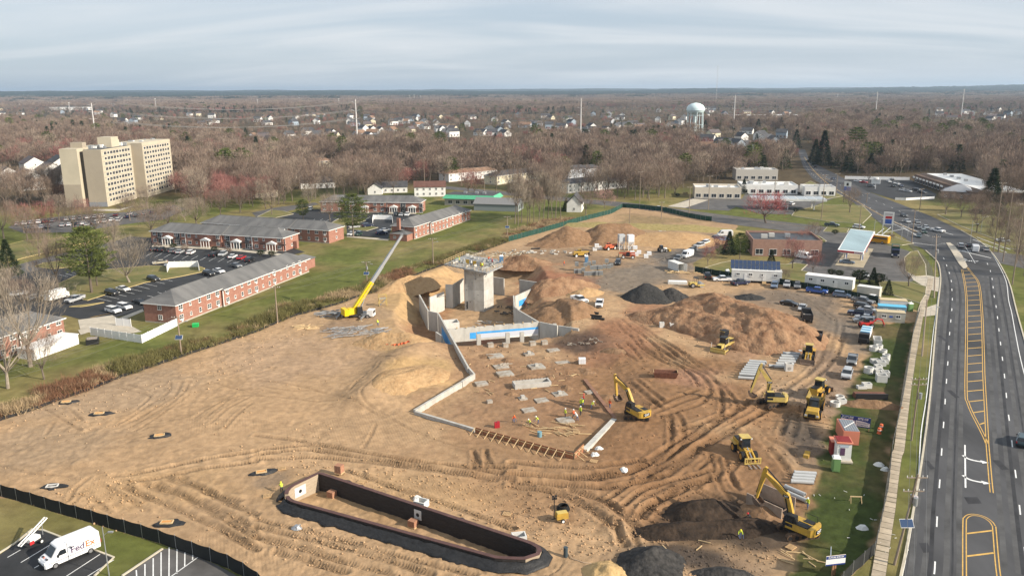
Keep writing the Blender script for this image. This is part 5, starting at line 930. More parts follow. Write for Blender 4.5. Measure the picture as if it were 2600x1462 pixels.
def car_kit(kind):
 if kind in KITS:return KITS[kind]
 t=bpy.data.objects.new('parked_car',None);COL.objects.link(t);b=MB();g=MB()
 if kind=='sedan':
  hull(b,[(-2.35,.35),(-2.4,.7),(-2.3,.98),(-1.2,1.02),(1.0,.98),(2.1,.84),(2.4,.62),(2.4,.32)],1.84);g.frustum(-1.75,1.2,-.83,.83,.98,-1.0,.35,-.66,.66,1.40);b.frustum(-1.02,.38,-.68,.68,1.402,-.95,.25,-.6,.6,1.45)
  wx=(-1.4,1.42);wr=.33;L_,W_,hl=4.8,1.84,.70
 elif kind=='suv':
  hull(b,[(-2.3,.38),(-2.38,.8),(-2.3,1.12),(1.0,1.10),(2.15,.98),(2.4,.75),(2.4,.36)],1.92);g.frustum(-2.2,1.25,-.87,.87,1.10,-1.9,.5,-.72,.72,1.62);b.frustum(-1.95,.55,-.74,.74,1.622,-1.85,.4,-.66,.66,1.70)
  wx=(-1.4,1.45);wr=.37;L_,W_,hl=4.8,1.92,.85
 elif kind=='pickup':
  hull(b,[(-2.9,.5),(-2.92,.9),(-2.9,1.12),(1.4,1.15),(2.75,1.08),(2.95,.8),(2.95,.45)],2.0);g.frustum(-.95,1.5,-.9,.9,1.14,-.75,.75,-.74,.74,1.75);b.frustum(-.78,.78,-.76,.76,1.752,-.7,.65,-.68,.68,1.83)
  b.bx(-2.85,-1.0,-.98,-.86,1.1,1.3);b.bx(-2.85,-1.0,.86,.98,1.1,1.3);b.bx(-2.93,-2.82,-.98,.98,1.0,1.3);g.bx(-2.8,-1.02,-.85,.85,1.1,1.14);wx=(-1.75,1.85);wr=.41;L_,W_,hl=5.9,2.0,.9
 elif kind=='van':
  hull(b,[(-3.0,.45),(-3.05,1.2),(-2.95,2.35),(-2.7,2.5),(1.1,2.5),(1.55,2.3),(2.35,1.35),(2.85,1.15),(2.95,.8),(2.95,.42)],2.0,.14);g.add([(1.62,-.82,2.2),(1.62,.82,2.2),(2.36,.86,1.38),(2.36,-.86,1.38),(1.66,-.82,2.21),(1.66,.82,2.21),(2.41,.86,1.40),(2.41,-.86,1.40)],[(4,7,6,5)]);g.hexa([(.75,-1.012,1.4),(2.0,-1.012,1.4),(2.0,1.012,1.4),(.75,1.012,1.4)],[(.75,-1.012,2.0),(1.45,-1.012,2.0),(1.45,1.012,2.0),(.75,1.012,2.0)])
  wx=(-1.9,1.95);wr=.36;L_,W_,hl=5.9,2.0,.9
 b.build('body',M_PAINT,t);g.build('windows',M_VGLASS,t)
 add_wheels(t,wx,(-W_/2+.12,W_/2-.12),wr,.24)
 for s in(-1,1):
  MB().box((L_/2-.03,s*W_*.36,hl),(.12,.34,.16)).build('headlight',M_LAMP,t);MB().box((-L_/2+.02,s*W_*.42,hl+.08),(.1,.2,.3)).build('tail_light',M_TAIL,t)
 MB().bx(L_/2-.06,L_/2+.03,-W_*.38,W_*.38,.32,.5).build('bumper',M_BUMP,t);MB().bx(-L_/2-.03,-L_/2+.06,-W_*.38,W_*.38,.35,.55).build('bumper',M_BUMP,t)
 if kind=='pickup':MB().bx(2.93,2.985,-.6,.6,.6,.95).build('grille',M_BUMP,t)
 for s in(-1,1):MB().box((.75 if kind!='van' else 1.7,s*(W_/2+.1),1.1 if kind!='van' else 1.5),(.12,.2,.16)).build('mirror',M_BUMP,t)
 KITS[kind]=t;t.location=(0,-400,-60);return t
CC={'white':(.78,.78,.78),'silver':(.42,.43,.44),'grey':(.16,.165,.17),'black':(.012,.012,.013),'navy':(.012,.02,.06),'blue':(.03,.10,.38),'red':(.42,.015,.02),'beige':(.45,.40,.30),'green':(.02,.05,.035),'teal':(.02,.05,.06),'maroon':(.10,.012,.015),'steel blue':(.14,.2,.30)}
KN={'sedan':'sedan','suv':'suv','pickup':'pickup_truck','van':'van'}
def car(kind,u,v,du,dv,col,where,group=None,z=None,cat=None):
 k=car_kit(kind);p=G(u,v)if z is None else P(u,v,z);q=P(u+du,v+dv,p.z);label='%s %s %s'%(col,{'suv':'SUV','pickup':'pickup truck'}.get(kind,kind),where)
 c=dup(k,p,ang(p,q),label,group,color=(*CC[col],1));c.name=KN[kind];c['category']=cat or{'suv':'car','sedan':'car','pickup':'pickup truck'}.get(kind,'van');return c
GL='cars parked by the brick apartments'
for a in[('suv',390,713,30,7,'black','parked beside the lawn island'),('suv',285,748,38,8,'black','parked below the large pine'),('sedan',313,738,38,8,'white','parked next to the black SUV below the pine'),('pickup',191,765,-30,10,'silver','near the white step van'),('sedan',47,750,30,-4,'silver','at the left edge of the lot'),('suv',288,793,35,8,'white','nearest the yellow hatched corner'),('suv',316,784,35,8,'white','second from the yellow hatched corner'),('sedan',407,670,-35,3,'beige','beside the white bin enclosure'),('sedan',438,676,-35,4,'silver','half behind the white bin enclosure'),('sedan',356,772,30,7,'black','peeking past the near block corner'),('sedan',90,760,30,-4,'grey','behind the bushy tree at left'),('sedan',394,636,18,-10,'black','leftmost before the porticos'),('suv',412,638,18,-10,'black','second from left before the porticos'),('suv',440,641,18,-10,'grey','third from left before the porticos'),('sedan',457,643,18,-10,'silver','beside the grey SUV before the porticos'),('suv',485,645,18,-10,'white','alone before the second portico'),('suv',543,651,18,-10,'black','before the third portico'),('suv',566,649,-18,10,'silver','boxy before the third portico'),('sedan',591,655,18,-10,'white','beside the red car'),('sedan',613,658,18,-10,'red','bright in the portico row'),('suv',634,664,18,-10,'black','last in the portico row'),('suv',530,699,30,8,'black','behind the near block roof'),('sedan',556,692,30,8,'white','behind the near block roof'),('sedan',600,678,30,8,'grey','behind the near block roof'),('sedan',899,579,30,-3,'silver','on the far lot island edge'),('suv',933,576,30,-3,'navy','beside the silver car on the far lot'),('sedan',892,597,-20,8,'white','at the near end of the far lot'),('suv',910,598,-20,8,'green','dark at the near end of the far lot'),('suv',969,595,30,-2,'navy','beside the chimney block'),('sedan',978,588,30,-2,'silver','behind the navy SUV by the chimney block'),('suv',788,534,-10,6,'white','beside the dark low pine'),('sedan',967,547,-10,8,'green','before the dark-roofed block'),('suv',1005,547,-10,8,'black','before the dark-roofed block'),('sedan',1019,548,-10,8,'silver','before the dark-roofed block'),('suv',1034,548,-10,8,'white','before the dark-roofed block')]:car(*a,group=GL)
random.seed(9);cl=['white','silver','black','grey','white','silver','navy','maroon'];n=0
for(u0,v0_,u1,v1_,m)in((45,572,330,545,17),(70,583,300,562,14),(200,577,450,530,13)):
 for i in range(m):
  if random.random()<.12:continue
  t_=i/(m-1);c_=random.choice(cl);car(random.choice(('sedan','suv')),u0+(u1-u0)*t_,v0_+(v1_-v0_)*t_,8,-8,c_,'in the crowded lot below the cream tower',group='cars in the lot below the tower')
GS='vehicles on the building site'
for a in[('pickup',1471,766,40,14,'white','on the site beside black pipes'),('pickup',1522,776,-8,30,'white','facing the camera near the black pipes'),('suv',1569,671,-8,24,'black','beside the block pallets'),('van',1745,653,-30,10,'white','parked on the haul road'),('pickup',1722,660,-20,14,'grey','behind the white van on the haul road'),('sedan',1757,638,-20,4,'grey','beyond the white van'),('suv',1775,627,-20,4,'silver','under the small red tree'),('van',1840,600,-28,0,'white','at the top of the haul road'),('suv',1815,609,-20,6,'navy','left of the van at the top of the haul road'),('sedan',1838,611,-24,4,'steel blue','below the van at the top of the haul road'),('suv',1790,620,-20,6,'white','partly hidden by the red tree'),('pickup',1796,706,-8,-20,'black','left of the white pickup by the solar trailer'),('pickup',1834,714,-34,0,'white','before the solar trailer'),('pickup',1879,723,34,-4,'navy','before the solar trailer'),('suv',1966,729,-6,22,'steel blue','between the two trailers'),('suv',1998,727,-8,22,'silver','between the two trailers'),('suv',2024,730,0,22,'grey','between the two trailers'),('pickup',2074,744,36,4,'blue','bright before the long trailer'),('suv',2137,754,36,4,'steel blue','before the right end of the long trailer'),('sedan',2004,775,36,6,'black','crossing the yard above the red mound'),('sedan',2037,786,-10,20,'silver','behind the black dump truck'),('pickup',2214,764,34,6,'white','at the top of the crew parking row'),('pickup',2190,770,34,6,'grey','second in the crew parking row'),('suv',2192,784,34,6,'black','third in the crew parking row'),('sedan',2204,791,34,6,'silver','behind the navy pickup in the crew row'),('pickup',2183,801,-34,-4,'navy','fourth in the crew parking row'),('sedan',2196,811,-34,-4,'silver','fifth in the crew parking row'),('suv',2192,820,-34,-2,'grey','last in the crew row beside the red tractor'),('pickup',2163,921,-8,32,'grey','parked facing the camera by the precast yard'),('suv',2150,956,-10,32,'silver','parked facing the camera by the precast yard')]:car(*a,group=GS)
GR='vehicles on the roads and shop lots'
for a in[('pickup',2112,575,30,2,'teal','on the cross street above the fuel canopy'),('suv',2180,580,30,3,'white','on the cross street above the fuel canopy'),('sedan',2294,550,18,9,'black','queueing beyond the intersection'),('sedan',2303,565,18,9,'silver','queueing beyond the intersection'),('sedan',2328,567,18,10,'grey','queueing beyond the intersection'),('sedan',2350,580,18,12,'silver','entering the intersection'),('suv',2345,592,16,14,'green','entering the intersection'),('sedan',2332,580,16,12,'grey','entering the intersection'),('sedan',2333,602,-6,14,'teal','leaving the intersection'),('pickup',2381,589,30,6,'white','in the middle of the intersection'),('suv',2439,628,-8,-16,'silver','waiting at the stop line'),('sedan',2460,626,-8,-16,'black','waiting at the stop line'),('van',2475,638,-10,-20,'white','waiting near the stop line'),('sedan',2503,637,-10,-18,'silver','waiting in the right lane'),('sedan',2546,614,34,2,'white','leaving along the cross street'),('suv',2598,1126,12,-40,'teal','cut by the right picture edge'),('sedan',2116,456,10,5,'navy','on the distant highway'),('sedan',2109,474,-10,-5,'silver','on the distant highway'),('suv',2069,426,-8,-8,'black','on the distant highway bend'),('sedan',2024,493,26,-2,'black','beside the low restaurant'),('sedan',2085,491,20,4,'red','beside the far station lot'),('suv',2096,497,24,4,'white','beside the red car at the far station'),('sedan',2080,508,20,2,'red','under the far station lot edge'),('suv',2010,521,16,-6,'white','under the far fuel canopy'),('sedan',2178,462,24,2,'white','at the far end of the mall lot'),('sedan',2193,465,24,2,'red','at the far end of the mall lot'),('suv',2212,475,20,2,'grey','mid mall lot'),('sedan',2257,463,14,6,'white','first of the pair in the mall rows'),('sedan',2270,467,14,6,'silver','in the mall rows'),('sedan',2281,470,14,6,'white','in the middle of the mall rows'),('suv',2268,475,14,6,'black','in the second mall row'),('sedan',2288,474,14,6,'navy','in the second mall row'),('sedan',2294,485,20,2,'white','near the white mall fence'),('sedan',2304,488,20,2,'silver','near the white mall fence'),('suv',2327,485,24,3,'black','before the mall front'),('sedan',2341,491,24,3,'black','close to the mall front'),('suv',2264,457,12,4,'grey','along the white back fence of the mall'),('suv',2300,457,12,4,'black','by the mall corner'),('van',2040,657,34,6,'white','parked behind the service building'),('sedan',2150,669,26,2,'steel blue','at the pumps under the red canopy'),('sedan',1670,530,-14,-2,'white','on the cross street by the green fence'),('sedan',1686,534,14,2,'white','second on the cross street by the green fence'),('sedan',2193,702,10,6,'silver','behind the evergreen shrubs of the station')]:car(*a,group=GR)
COL.objects.unlink(KITS['sedan'])if False else None
p=P(146,760);q=P(176,752);t=thing('step_van','boxy white step van in the left lot','van',p,ang(p,q));b=MB();hull(b,[(-3.2,.5),(-3.2,2.9),(2.2,2.9),(2.4,2.0),(3.1,1.6),(3.2,.5)],2.2);b.build('body',M_VINYL,t);MB().bx(2.3,2.42,-.95,.95,1.75,2.6).build('windscreen',M_VGLASS,t);add_wheels(t,(-2.0,2.2),(-1,1),.4,.28)
a=P(104,1447);b_=P(252,1384);t=thing('delivery_van','white high-roof parcel van with purple and orange lettering in the lower left lot','van',(a+b_)/2,ang(b_,a));b=MB()
prof=[(-3.35,.42),(-3.38,1.3),(-3.3,2.45),(-3.05,2.72),(1.15,2.76),(1.65,2.55),(2.45,1.45),(3.1,1.2),(3.32,.95),(3.34,.42)]
hull(b,prof,2.08,.2);VAN=mat('van_white',(.80,.80,.81),.3,coat=.5);b.build('body',VAN,t)
g=MB();g.add([(1.77,-.80,2.45),(1.77,.80,2.45),(2.47,.88,1.50),(2.47,-.88,1.50)],[(0,3,2,1)]);g.build('windscreen',M_VGLASS,t)
for s in(-1,1):
 g=MB();g.add([(.75,s*1.048,1.45),(1.95,s*1.048,1.45),(1.45,s*1.048,2.1),(.8,s*1.048,2.1)],[(0,1,2,3)if s<0 else(3,2,1,0)]);g.build('window',M_VGLASS,t)
 MB().bx(-3.2,3.0,s*1.05-.012,s*1.05+.012,.86,.94).build('rub_strip',mat('grey_trim',(.14,.14,.15),.5),t);MB().box((3.2,s*.75,1.0),(.2,.36,.22)).build('headlight',M_LAMP,t);MB().box((1.75,s*1.2,1.55),(.12,.24,.32)).build('mirror',M_BUMP,t);MB().box((-3.37,s*.95,1.2),(.06,.12,.5)).build('tail_light',M_TAIL,t)
add_wheels(t,(-2.0,2.15),(-.93,.93),.37,.26);MB().bx(3.28,3.37,-.85,.85,.4,.72).build('bumper',M_BUMP,t);MB().bx(2.6,2.95,-.75,-.35,1.335,1.35).build('hood_vent',M_BUMP,t);MB().bx(2.6,2.95,.35,.75,1.335,1.35).build('hood_vent',M_BUMP,t)
M_PUR=mat('letter_purple',(.10,.07,.13),.5);M_ORG=mat('letter_orange',(.75,.16,.05),.5)
for s in(-1,1):
 rot=(math.pi/2,0,0)if s<0 else(math.pi/2,0,math.pi)
 text_part('Fed','lettering',M_PUR,t,(-.62 if s<0 else-2.22,s*1.055,1.52),rot,1.15,.004)if s>0 else text_part('Fed','lettering',M_PUR,t,(-1.75,s*1.055,1.52),rot,1.15,.004)
 text_part('Ex','lettering',M_ORG,t,(-.25 if s<0 else-2.05,s*1.055,1.52),rot,1.15,.004)
for o in t.children:
 if o.name.startswith('lettering')and o.location.y>0:o.location.x=-.55 if o.data.materials[0]==M_PUR else-2.05
text_part('Fed','lettering',M_PUR,t,(2.83,.32,1.325),(rad(12),0,math.pi/2),.36,.004);text_part('Ex','lettering',M_ORG,t,(2.83,-.22,1.325),(rad(12),0,math.pi/2),.36,.004)
p=P(85,1382);q=P(118,1362);t=thing('conveyor_trailer','small trailer with a long white ladder conveyor in the lower left lot','trailer',p,ang(p,q));MB().bx(-1.3,1.3,-.6,.6,.5,.62).build('frame',M_DARK,t);add_wheels(t,(.6,),(-.7,.7),.3,.2,mat('white_rim',(.7,.7,.7),.5));MB().bx(-.7,.8,-.45,.45,.64,1.1).build('engine_housing',M_TRIM,t);MB().bx(-.9,-.3,-.62,-.5,.5,.9).build('fuel_can',M_RED,t)
l=MB();l.bar((-1.9,-.22,.9),(2.3,-.22,2.6),.08,.16);l.bar((-1.9,.22,.9),(2.3,.22,2.6),.08,.16)
for i in range(12):f=i/11;l.bar((-1.9+4.2*f,-.2,.9+1.7*f),(-1.9+4.2*f,.2,.9+1.7*f),.05,.05)
l.build('ladder',M_TRIM,t);MB().tube((1.5,0,.6),(1.6,0,2.3),.05).build('prop',M_STEEL,t)
p=P(2222,616);q=P(2190,612);t=thing('school_bus','yellow school bus behind the fuel canopy','bus',p,ang(p,q));b=MB();hull(b,[(-5,.5),(-5.05,2.7),(-4.8,3.0),(3.4,3.0),(3.6,2.6),(3.7,1.7),(5,1.5),(5.1,.5)],2.4,.2);b.build('body',mat('bus_yellow',(.62,.30,.02),.4),t);MB().bx(-4.6,3.0,-1.215,1.215,1.75,2.4).build('windows',M_VGLASS,t);add_wheels(t,(-3,3.9),(-1.1,1.1),.48,.3);MB().bx(-4.9,3.4,-.9,.9,3.0,3.05).build('roof',M_TRIM,t);MB().bx(-4.9,3.3,-1.212,1.212,1.3,1.38).build('stripe',M_BUMP,t)
p=P(2272,650);q=P(2274,672);t=thing('refuse_truck','dark green refuse truck facing the camera at the fuel station','truck',p,ang(p,q));MB().bx(-4.5,1.6,-1.25,1.25,1.0,3.5).build('hopper',mat('refuse_green',(.015,.06,.04),.5,var=.2),t);MB().bx(-1.0,1.4,-1.0,1.0,3.5,3.7).build('load',mat('load_brown',(.2,.14,.08),.9),t);MB().bx(1.8,3.9,-1.2,1.2,.7,2.9).build('cab',mat('cab_blue',(.03,.04,.09),.4),t);MB().bx(3.88,3.96,-1.05,1.05,1.7,2.7).build('windscreen',M_VGLASS,t);add_wheels(t,(-3.4,-2.2,2.9),(-1.05,1.05),.52,.35);MB().bx(-4.4,3.6,-.6,.6,.6,.95).build('chassis',M_DARK,t)
for s in(-1,1):MB().box((3.98,s*.95,1.1),(.06,.5,.5)).build('headlight',M_LAMP,t)
# -------- earth-moving machines
M_CAT=mat('machine_yellow',(.36,.225,.06),.5,col2=(.58,.36,.045),vscale=1.6,detail=9);M_CATB=mat('machine_black',(.02,.02,.021),.5);M_MUD=mat('muddy_track',(.15,.09,.05),.95,col2=(.035,.03,.028),vscale=4);M_BUCK=mat('worn_steel',(.17,.12,.09),.6,metal=.3,var=.3,vscale=2);M_ROD=mat('cylinder_rod',(.6,.6,.6),.2,metal=.9);M_LTY=mat('machine_yellow_light',(.42,.31,.12),.5,col2=(.63,.47,.12),vscale=1.6,detail=9)
def track(t,x0,x1,y,w,r,m=M_MUD):
 n=7;prof=[(x1+r*math.sin(math.pi*i/n),r-r*math.cos(math.pi*i/n))for i in range(n+1)]+[(x0-r*math.sin(math.pi*i/n),r+r*math.cos(math.pi*i/n))for i in range(n+1)]
 o=MB().side(prof,y-w/2,y+w/2).build('track',m,t)
 c=MB()
 for i in range(int((x1-x0)/.3)+1):c.bx(x0+i*.3,x0+i*.3+.1,y-w/2-.01,y+w/2+.01,2*r-.01,2*r+.035)
 c.build('track_shoes',m,o)
 wl=MB();k=5
 for i in range(k):wl.cyly(x0+(x1-x0)*i/(k-1),r*.95,r*.62,y-w/2-.03,y+w/2+.03,10)
 wl.build('rollers',M_CATB,o)
def excavator(label,p,head,under,bp,sp,ym,boomtext,s=1.0):
 t=thing('excavator',label,'excavator',p,head);t.scale=(s,)*3;ca,sa=math.cos(under-head),math.sin(under-head)
 ug=bpy.data.objects.new('undercarriage',None);
 um=MB();um.bx(-1.3,1.3,-.6,.6,.45,.95);uo=um.build('undercarriage',M_CATB,t);uo.rotation_euler=(0,0,under-head)
 for y in(-1.25,1.25):track(uo,-1.8,1.8,y,.6,.45)
 h=MB();h.bx(-2.0,1.2,-1.45,-.4,1.12,1.75);h.bx(-2.0,1.1,.35,1.45,1.12,2.0);h.bx(-2.0,.2,-.4,.35,1.12,1.9);h.build('house',ym,t)
 MB().bx(-1.9,-.2,.3,1.35,2.0,2.12).build('engine_hood',M_CATB,t);MB().bx(-1.7,-.5,-1.2,-.3,1.76,1.95).build('engine_hood',M_CATB,t)
 cw=MB();n=8;prof=[(-2.02,-1.45)]+[(-2.02-.75*math.cos(a),1.45*math.sin(a))for a in[math.pi*(-.5+i/n)for i in range(n+1)]]+[(-2.02,1.45)]
 cw.prism([(x,y)for x,y in prof[1:-1]],1.0,2.05);co=cw.build('counterweight',ym,t)
 cb=MB();cb.frustum(-.15,1.45,.42,1.42,1.12,-.1,1.2,.48,1.36,2.85);cbo=cb.build('cab',M_CATB,t);MB().frustum(.1,1.53,.5,1.47,1.45,.15,1.33,.55,1.41,2.7).build('window',M_VGLASS,cbo);MB().bx(-.08,1.15,.5,1.33,2.86,2.93).build('roof',ym if ym is M_LTY else M_CATB,cbo)
 a=Vector((.75,0,1.75));e=Vector((bp[0],0,bp[1]));d=(e-a);k=a+d*.45+Vector((-d.z,0,d.x)).normalized()*d.length*.17
 def arm(q,w0,hs,nm,mm):
  m_=MB();top=[];bot=[]
  for i,c in enumerate(q):
   tg=(q[min(i+1,len(q)-1)]-q[max(i-1,0)]).normalized();nr=Vector((-tg.z,0,tg.x));top.append(c+nr*hs[i]);bot.append(c-nr*hs[i])
  m_.side([(v.x,v.z)for v in bot]+[(v.x,v.z)for v in top[::-1]],-w0/2,w0/2);return m_.build(nm,mm,t)
 bo=arm([a,a+(k-a)*.55,k,k+(e-k)*.55,e],.46,[.22,.36,.40,.30,.18],'boom',ym)
 s_=Vector((sp[0],0,sp[1]));u=(s_-e).normalized();arm([e-u*.9,e,e+(s_-e)*.5,s_],.36,[.16,.30,.2,.12],'stick',ym)
 cy=MB()
 for y in(-.32,.32):cy.tube((1.1,y,1.5),k+Vector((0,y,-.3)),.09)
 cy.tube(k+(e-k)*.1+Vector((-d.z,0,d.x)).normalized()*.5,e-u*.8,.10);cy.tube(e-u*.5+Vector((.25,0,.1)),e+(s_-e)*.8+Vector((.28,0,0)),.08);cy.build('hydraulic_cylinder',M_CATB,t)
 b=MB();r=.62
 pr=[(0,.15),(.25,.35),(.35,-.1),(.2,-.55),(-.2,-.85),(-.75,-.85),(-1.05,-.55),(-.95,-.5),(-.7,-.72),(-.25,-.72),(.08,-.48),(.2,-.1),(.1,.1)]
 b.side([(s_.x+x,s_.z+z)for x,z in pr],-.6,.6);pl=[(.2,.2),(.33,-.1),(.18,-.55),(-.2,-.82),(-.72,-.82),(-.98,-.5),(-.2,.05)]
 b.side([(s_.x+x,s_.z+z)for x,z in pl],-.62,-.58);b.side([(s_.x+x,s_.z+z)for x,z in pl],.58,.62)
 for i in range(5):b.box((s_.x-1.12,-.5+i*.25,s_.z-.5),(.22,.09,.08))
 b.build('bucket',M_BUCK,t)
 text_part('CAT','lettering',M_TRIM,t,(-2.79,0,1.55),(math.pi/2,0,-math.pi/2),.5,.02)
 MB().box((-2.74,0,1.55),(.06,1.3,.6)).build('plate',M_CATB,co)
 for y,rz in((-.238,0),(.238,math.pi)):
  pl_=MB().box((k.x,y,k.z-.05),(.9,.02,.34),0,0,-math.atan2(e.z-a.z,e.x-a.x)*0).build('plate',M_CATB,bo);text_part(boomtext,'lettering',M_TRIM,t,(k.x,y*1.06,k.z-.05),(math.pi/2,0,rz),.3,.006)
 for y in(-.9,.9):MB().path([(-1.9,y*1.4,2.05),(-1.9,y*1.4,2.7),(-.2,y*1.4,2.7),(-.2,y*1.4,2.05)],.03,4).build('handrail',M_CATB,t)
 return t
def hd(p,q):return ang(p,q)
p=G(1616,1060);excavator('yellow excavator reaching over the footing trench in mid site',p,math.atan2(.86,-.5),rad(170),(6.3,5.3),(5.7,2.2),M_CAT,'CAT')
p=G(1959,1027);excavator('light yellow excavator with raised folded boom beside the pipe stacks',p,math.atan2(.12,-1),rad(205),(2.5,7.0),(3.9,2.2),M_LTY,'CAT')
p=G(2025,1355);excavator('black-cabbed yellow excavator digging in dark soil at lower right',p,math.atan2(.73,-.68),rad(8),(5.2,6.8),(6.1,2.8),M_CAT,'CAT')
def loader(label,p,head,forks):
 t=thing('wheel_loader',label,'wheel loader',p,head);b=MB();b.bx(-3.2,-.9,-.75,.75,.9,2.1);b.bx(-.9,.5,-.6,.6,.8,1.5);b.bx(.4,1.7,-.5,.5,.8,1.7);b.build('chassis',M_CAT,t);MB().bx(-3.1,-1.4,-.6,.6,2.1,2.25).build('engine_hood',M_CATB,t)
 c=MB();c.frustum(-1.1,.5,-.7,.7,1.5,-1.0,.3,-.65,.65,3.2);co=c.build('cab',M_VGLASS,t);MB().bx(-1.15,.45,-.8,.8,3.21,3.34).build('roof',M_LTY,co)
 add_wheels(t,(-1.9,1.5),(-1.0,1.0),.78,.55,mat('cat_rim',(.45,.22,.04),.6))
 l=MB()
 for y in(-.5,.5):l.side([(.9,1.5),(1.1,1.85),(2.6,1.25),(3.3,.6),(3.1,.4),(2.4,.95)],y-.1,y+.1)
 l.build('lift_arms',M_CAT,t);MB().tube((.8,0,1.9),(2.9,0,1.1),.09).build('hydraulic_cylinder',M_ROD,t)
 for s in(-1,1):MB().box((.35,s*.85,3.1),(.14,.2,.2)).build('work_light',M_LAMP,co);MB().bx(-3.0,-1.0,s*1.0-.33,s*1.0+.33,1.62,1.7).build('mudguard',M_CAT,t)
 if forks:
  f=MB();f.bx(3.2,3.35,-1.3,1.3,.3,.45);f.bx(3.2,3.35,-1.3,1.3,1.1,1.28);f.bx(3.2,3.35,-1.3,-1.15,.45,1.1);f.bx(3.2,3.35,1.15,1.3,.45,1.1)
  for y in(-.9,-.3,.3,.9):f.bx(3.2,3.33,y-.06,y+.06,.45,1.1)
  f.build('fork_frame',M_LTY,t)
  for y in(-.7,0,.7):MB().bx(3.35,4.7,y-.07,y+.07,.16,.24).build('fork',M_STEEL,t)
 else:
  k=MB();k.side([(3.1,.9),(3.05,.4),(3.2,.08),(4.15,.05),(4.15,.12),(3.35,.25),(3.25,.9)],-1.4,1.4);k.side([(3.1,.95),(3.1,.1),(4.1,.1)],-1.43,-1.39);k.side([(3.1,.95),(3.1,.1),(4.1,.1)],1.39,1.43);k.build('bucket',M_BUCK,t)
 return t
loader('yellow wheel loader with pallet forks in the churned mud',G(1890,1158),ang(P(1872,1138),P(1897,1167)),True);loader('yellow wheel loader with black bucket beside the concrete pipes',G(2052,912),ang(P(2053,890),P(2047,922)),False)
def dozer(label,p,head):
 t=thing('bulldozer',label,'bulldozer',p,head)
 for y in(-1.05,1.05):track(t,-1.5,1.5,y,.6,.48)
 b=MB();b.bx(-1.7,.3,-.72,.72,.6,1.5);b.bx(.2,1.9,-.55,.55,.7,1.75);b.build('body',M_LTY,t);MB().bx(1.88,1.96,-.5,.5,.75,1.65).build('grille',M_CATB,t);c=MB();c.frustum(-1.2,.25,-.75,.75,1.5,-1.1,.15,-.7,.7,2.95);co=c.build('cab',M_VGLASS,t);MB().bx(-1.3,.3,-.8,.8,2.96,3.08).build('roof',M_CATB,co)
 for s in(-1,1):
  MB().bx(-1.28,.28,s*.74-.06,s*.74+.06,2.84,2.955).build('cab_rail',M_LTY,co);MB().bar((.3,s*1.45,.55),(2.5,s*1.45,.5),.14,.24).build('push_arm',M_LTY,t);MB().tube((2.5,s*1.55,1.1),(2.5,s*1.55,2.3),.04).build('grade_mast',M_TRIM,t)
 MB().side([(2.35,.05),(2.6,.02),(2.72,.3),(2.62,.75),(2.72,1.2),(2.52,1.2),(2.42,.7),(2.45,.3)],-1.7,1.7).build('blade',M_LTY,t);return t
dozer('yellow bulldozer nearest the pipe yard facing the camera',G(1834,890),ang(P(1834,890),P(1812,904)));dozer('second yellow bulldozer behind the first with blade to the right',G(1842,872),ang(P(1830,868),P(1862,880)))
p=G(2066,1048);hA=ang(P(2078,1010),P(2056,1085));t=thing('articulated_dump_truck','yellow articulated dump truck with empty tipper body facing the camera','dump truck',p,hA);b=MB();b.frustum(1.9,4.5,-1.25,1.25,.8,2.0,4.2,-.95,.95,1.9);b.build('hood',M_CAT,t);MB().bx(4.4,4.52,-.6,.6,.85,1.45).build('grille',M_CATB,t);c=MB();c.frustum(.5,2.0,-.85,.85,1.3,.55,1.75,-.75,.75,3.1);co=c.build('cab',M_CATB,t);MB().frustum(1.2,2.05,-.7,.7,1.9,1.2,1.85,-.62,.62,2.85).build('windscreen',M_VGLASS,co)
d_=MB();d_.add([(-4.6,-.9,1.5),(.2,-.9,1.3),(.2,.9,1.3),(-4.6,.9,1.5),(-4.8,-1.4,2.5),(.35,-1.45,2.8),(.35,1.45,2.8),(-4.8,1.4,2.5)],[(0,1,2,3),(0,4,5,1),(2,6,7,3),(1,5,6,2),(3,2,1,0),(1,5,4,0)[::-1],(3,7,6,2)[::-1],(2,6,5,1)[::-1]]);sm=d_.build('tipper_body',M_LTY,t);sm.modifiers.new('thickness','SOLIDIFY').thickness=.1;sm.location=(0,0,.02)
MB().bx(-4.4,.3,-.5,.5,.7,1.2).build('rear_chassis',M_CATB,t);add_wheels(t,(-3.6,-2.0,2.7),(-1.15,1.15),.85,.6,MATS['cat_rim'])
for s in(-1,1):MB().box((4.45,s*.95,1.15),(.1,.4,.3)).build('headlight',M_LAMP,t)
p=G(2080,1002);loader('old yellow loader hidden behind the dump truck',p,ang(P(2070,1010),P(2095,992)),False)
def telehandler(label,p,head,m):
 t=thing('telehandler',label,'telehandler',p,head);MB().bx(-2.4,2.0,-.6,.6,.7,1.4).build('chassis',m,t);c=MB();c.frustum(-.6,.8,.25,1.1,1.0,-.5,.6,.3,1.05,2.4);c.build('cab',M_VGLASS,t);MB().bx(-.6,.7,.25,1.1,2.41,2.5).build('roof',m,t);MB().bar((-2.3,-.3,1.9),(3.2,-.3,1.7),.4,.45).build('boom',m,t);MB().bx(-1.0,1.2,-1.15,-.6,.8,1.5).build('engine_cover',m,t);add_wheels(t,(-1.6,1.6),(-.95,.95),.62,.45,M_TRIM);f=MB();f.bx(3.2,3.35,-.9,.5,.5,1.6);f.bx(3.35,4.4,-.7,-.55,.5,.58);f.bx(3.35,4.4,.1,.25,.5,.58);f.build('fork_carriage',M_DARK,t);return t
M_TORG=mat('telehandler_orange',(.55,.13,.06),.5,var=.12)
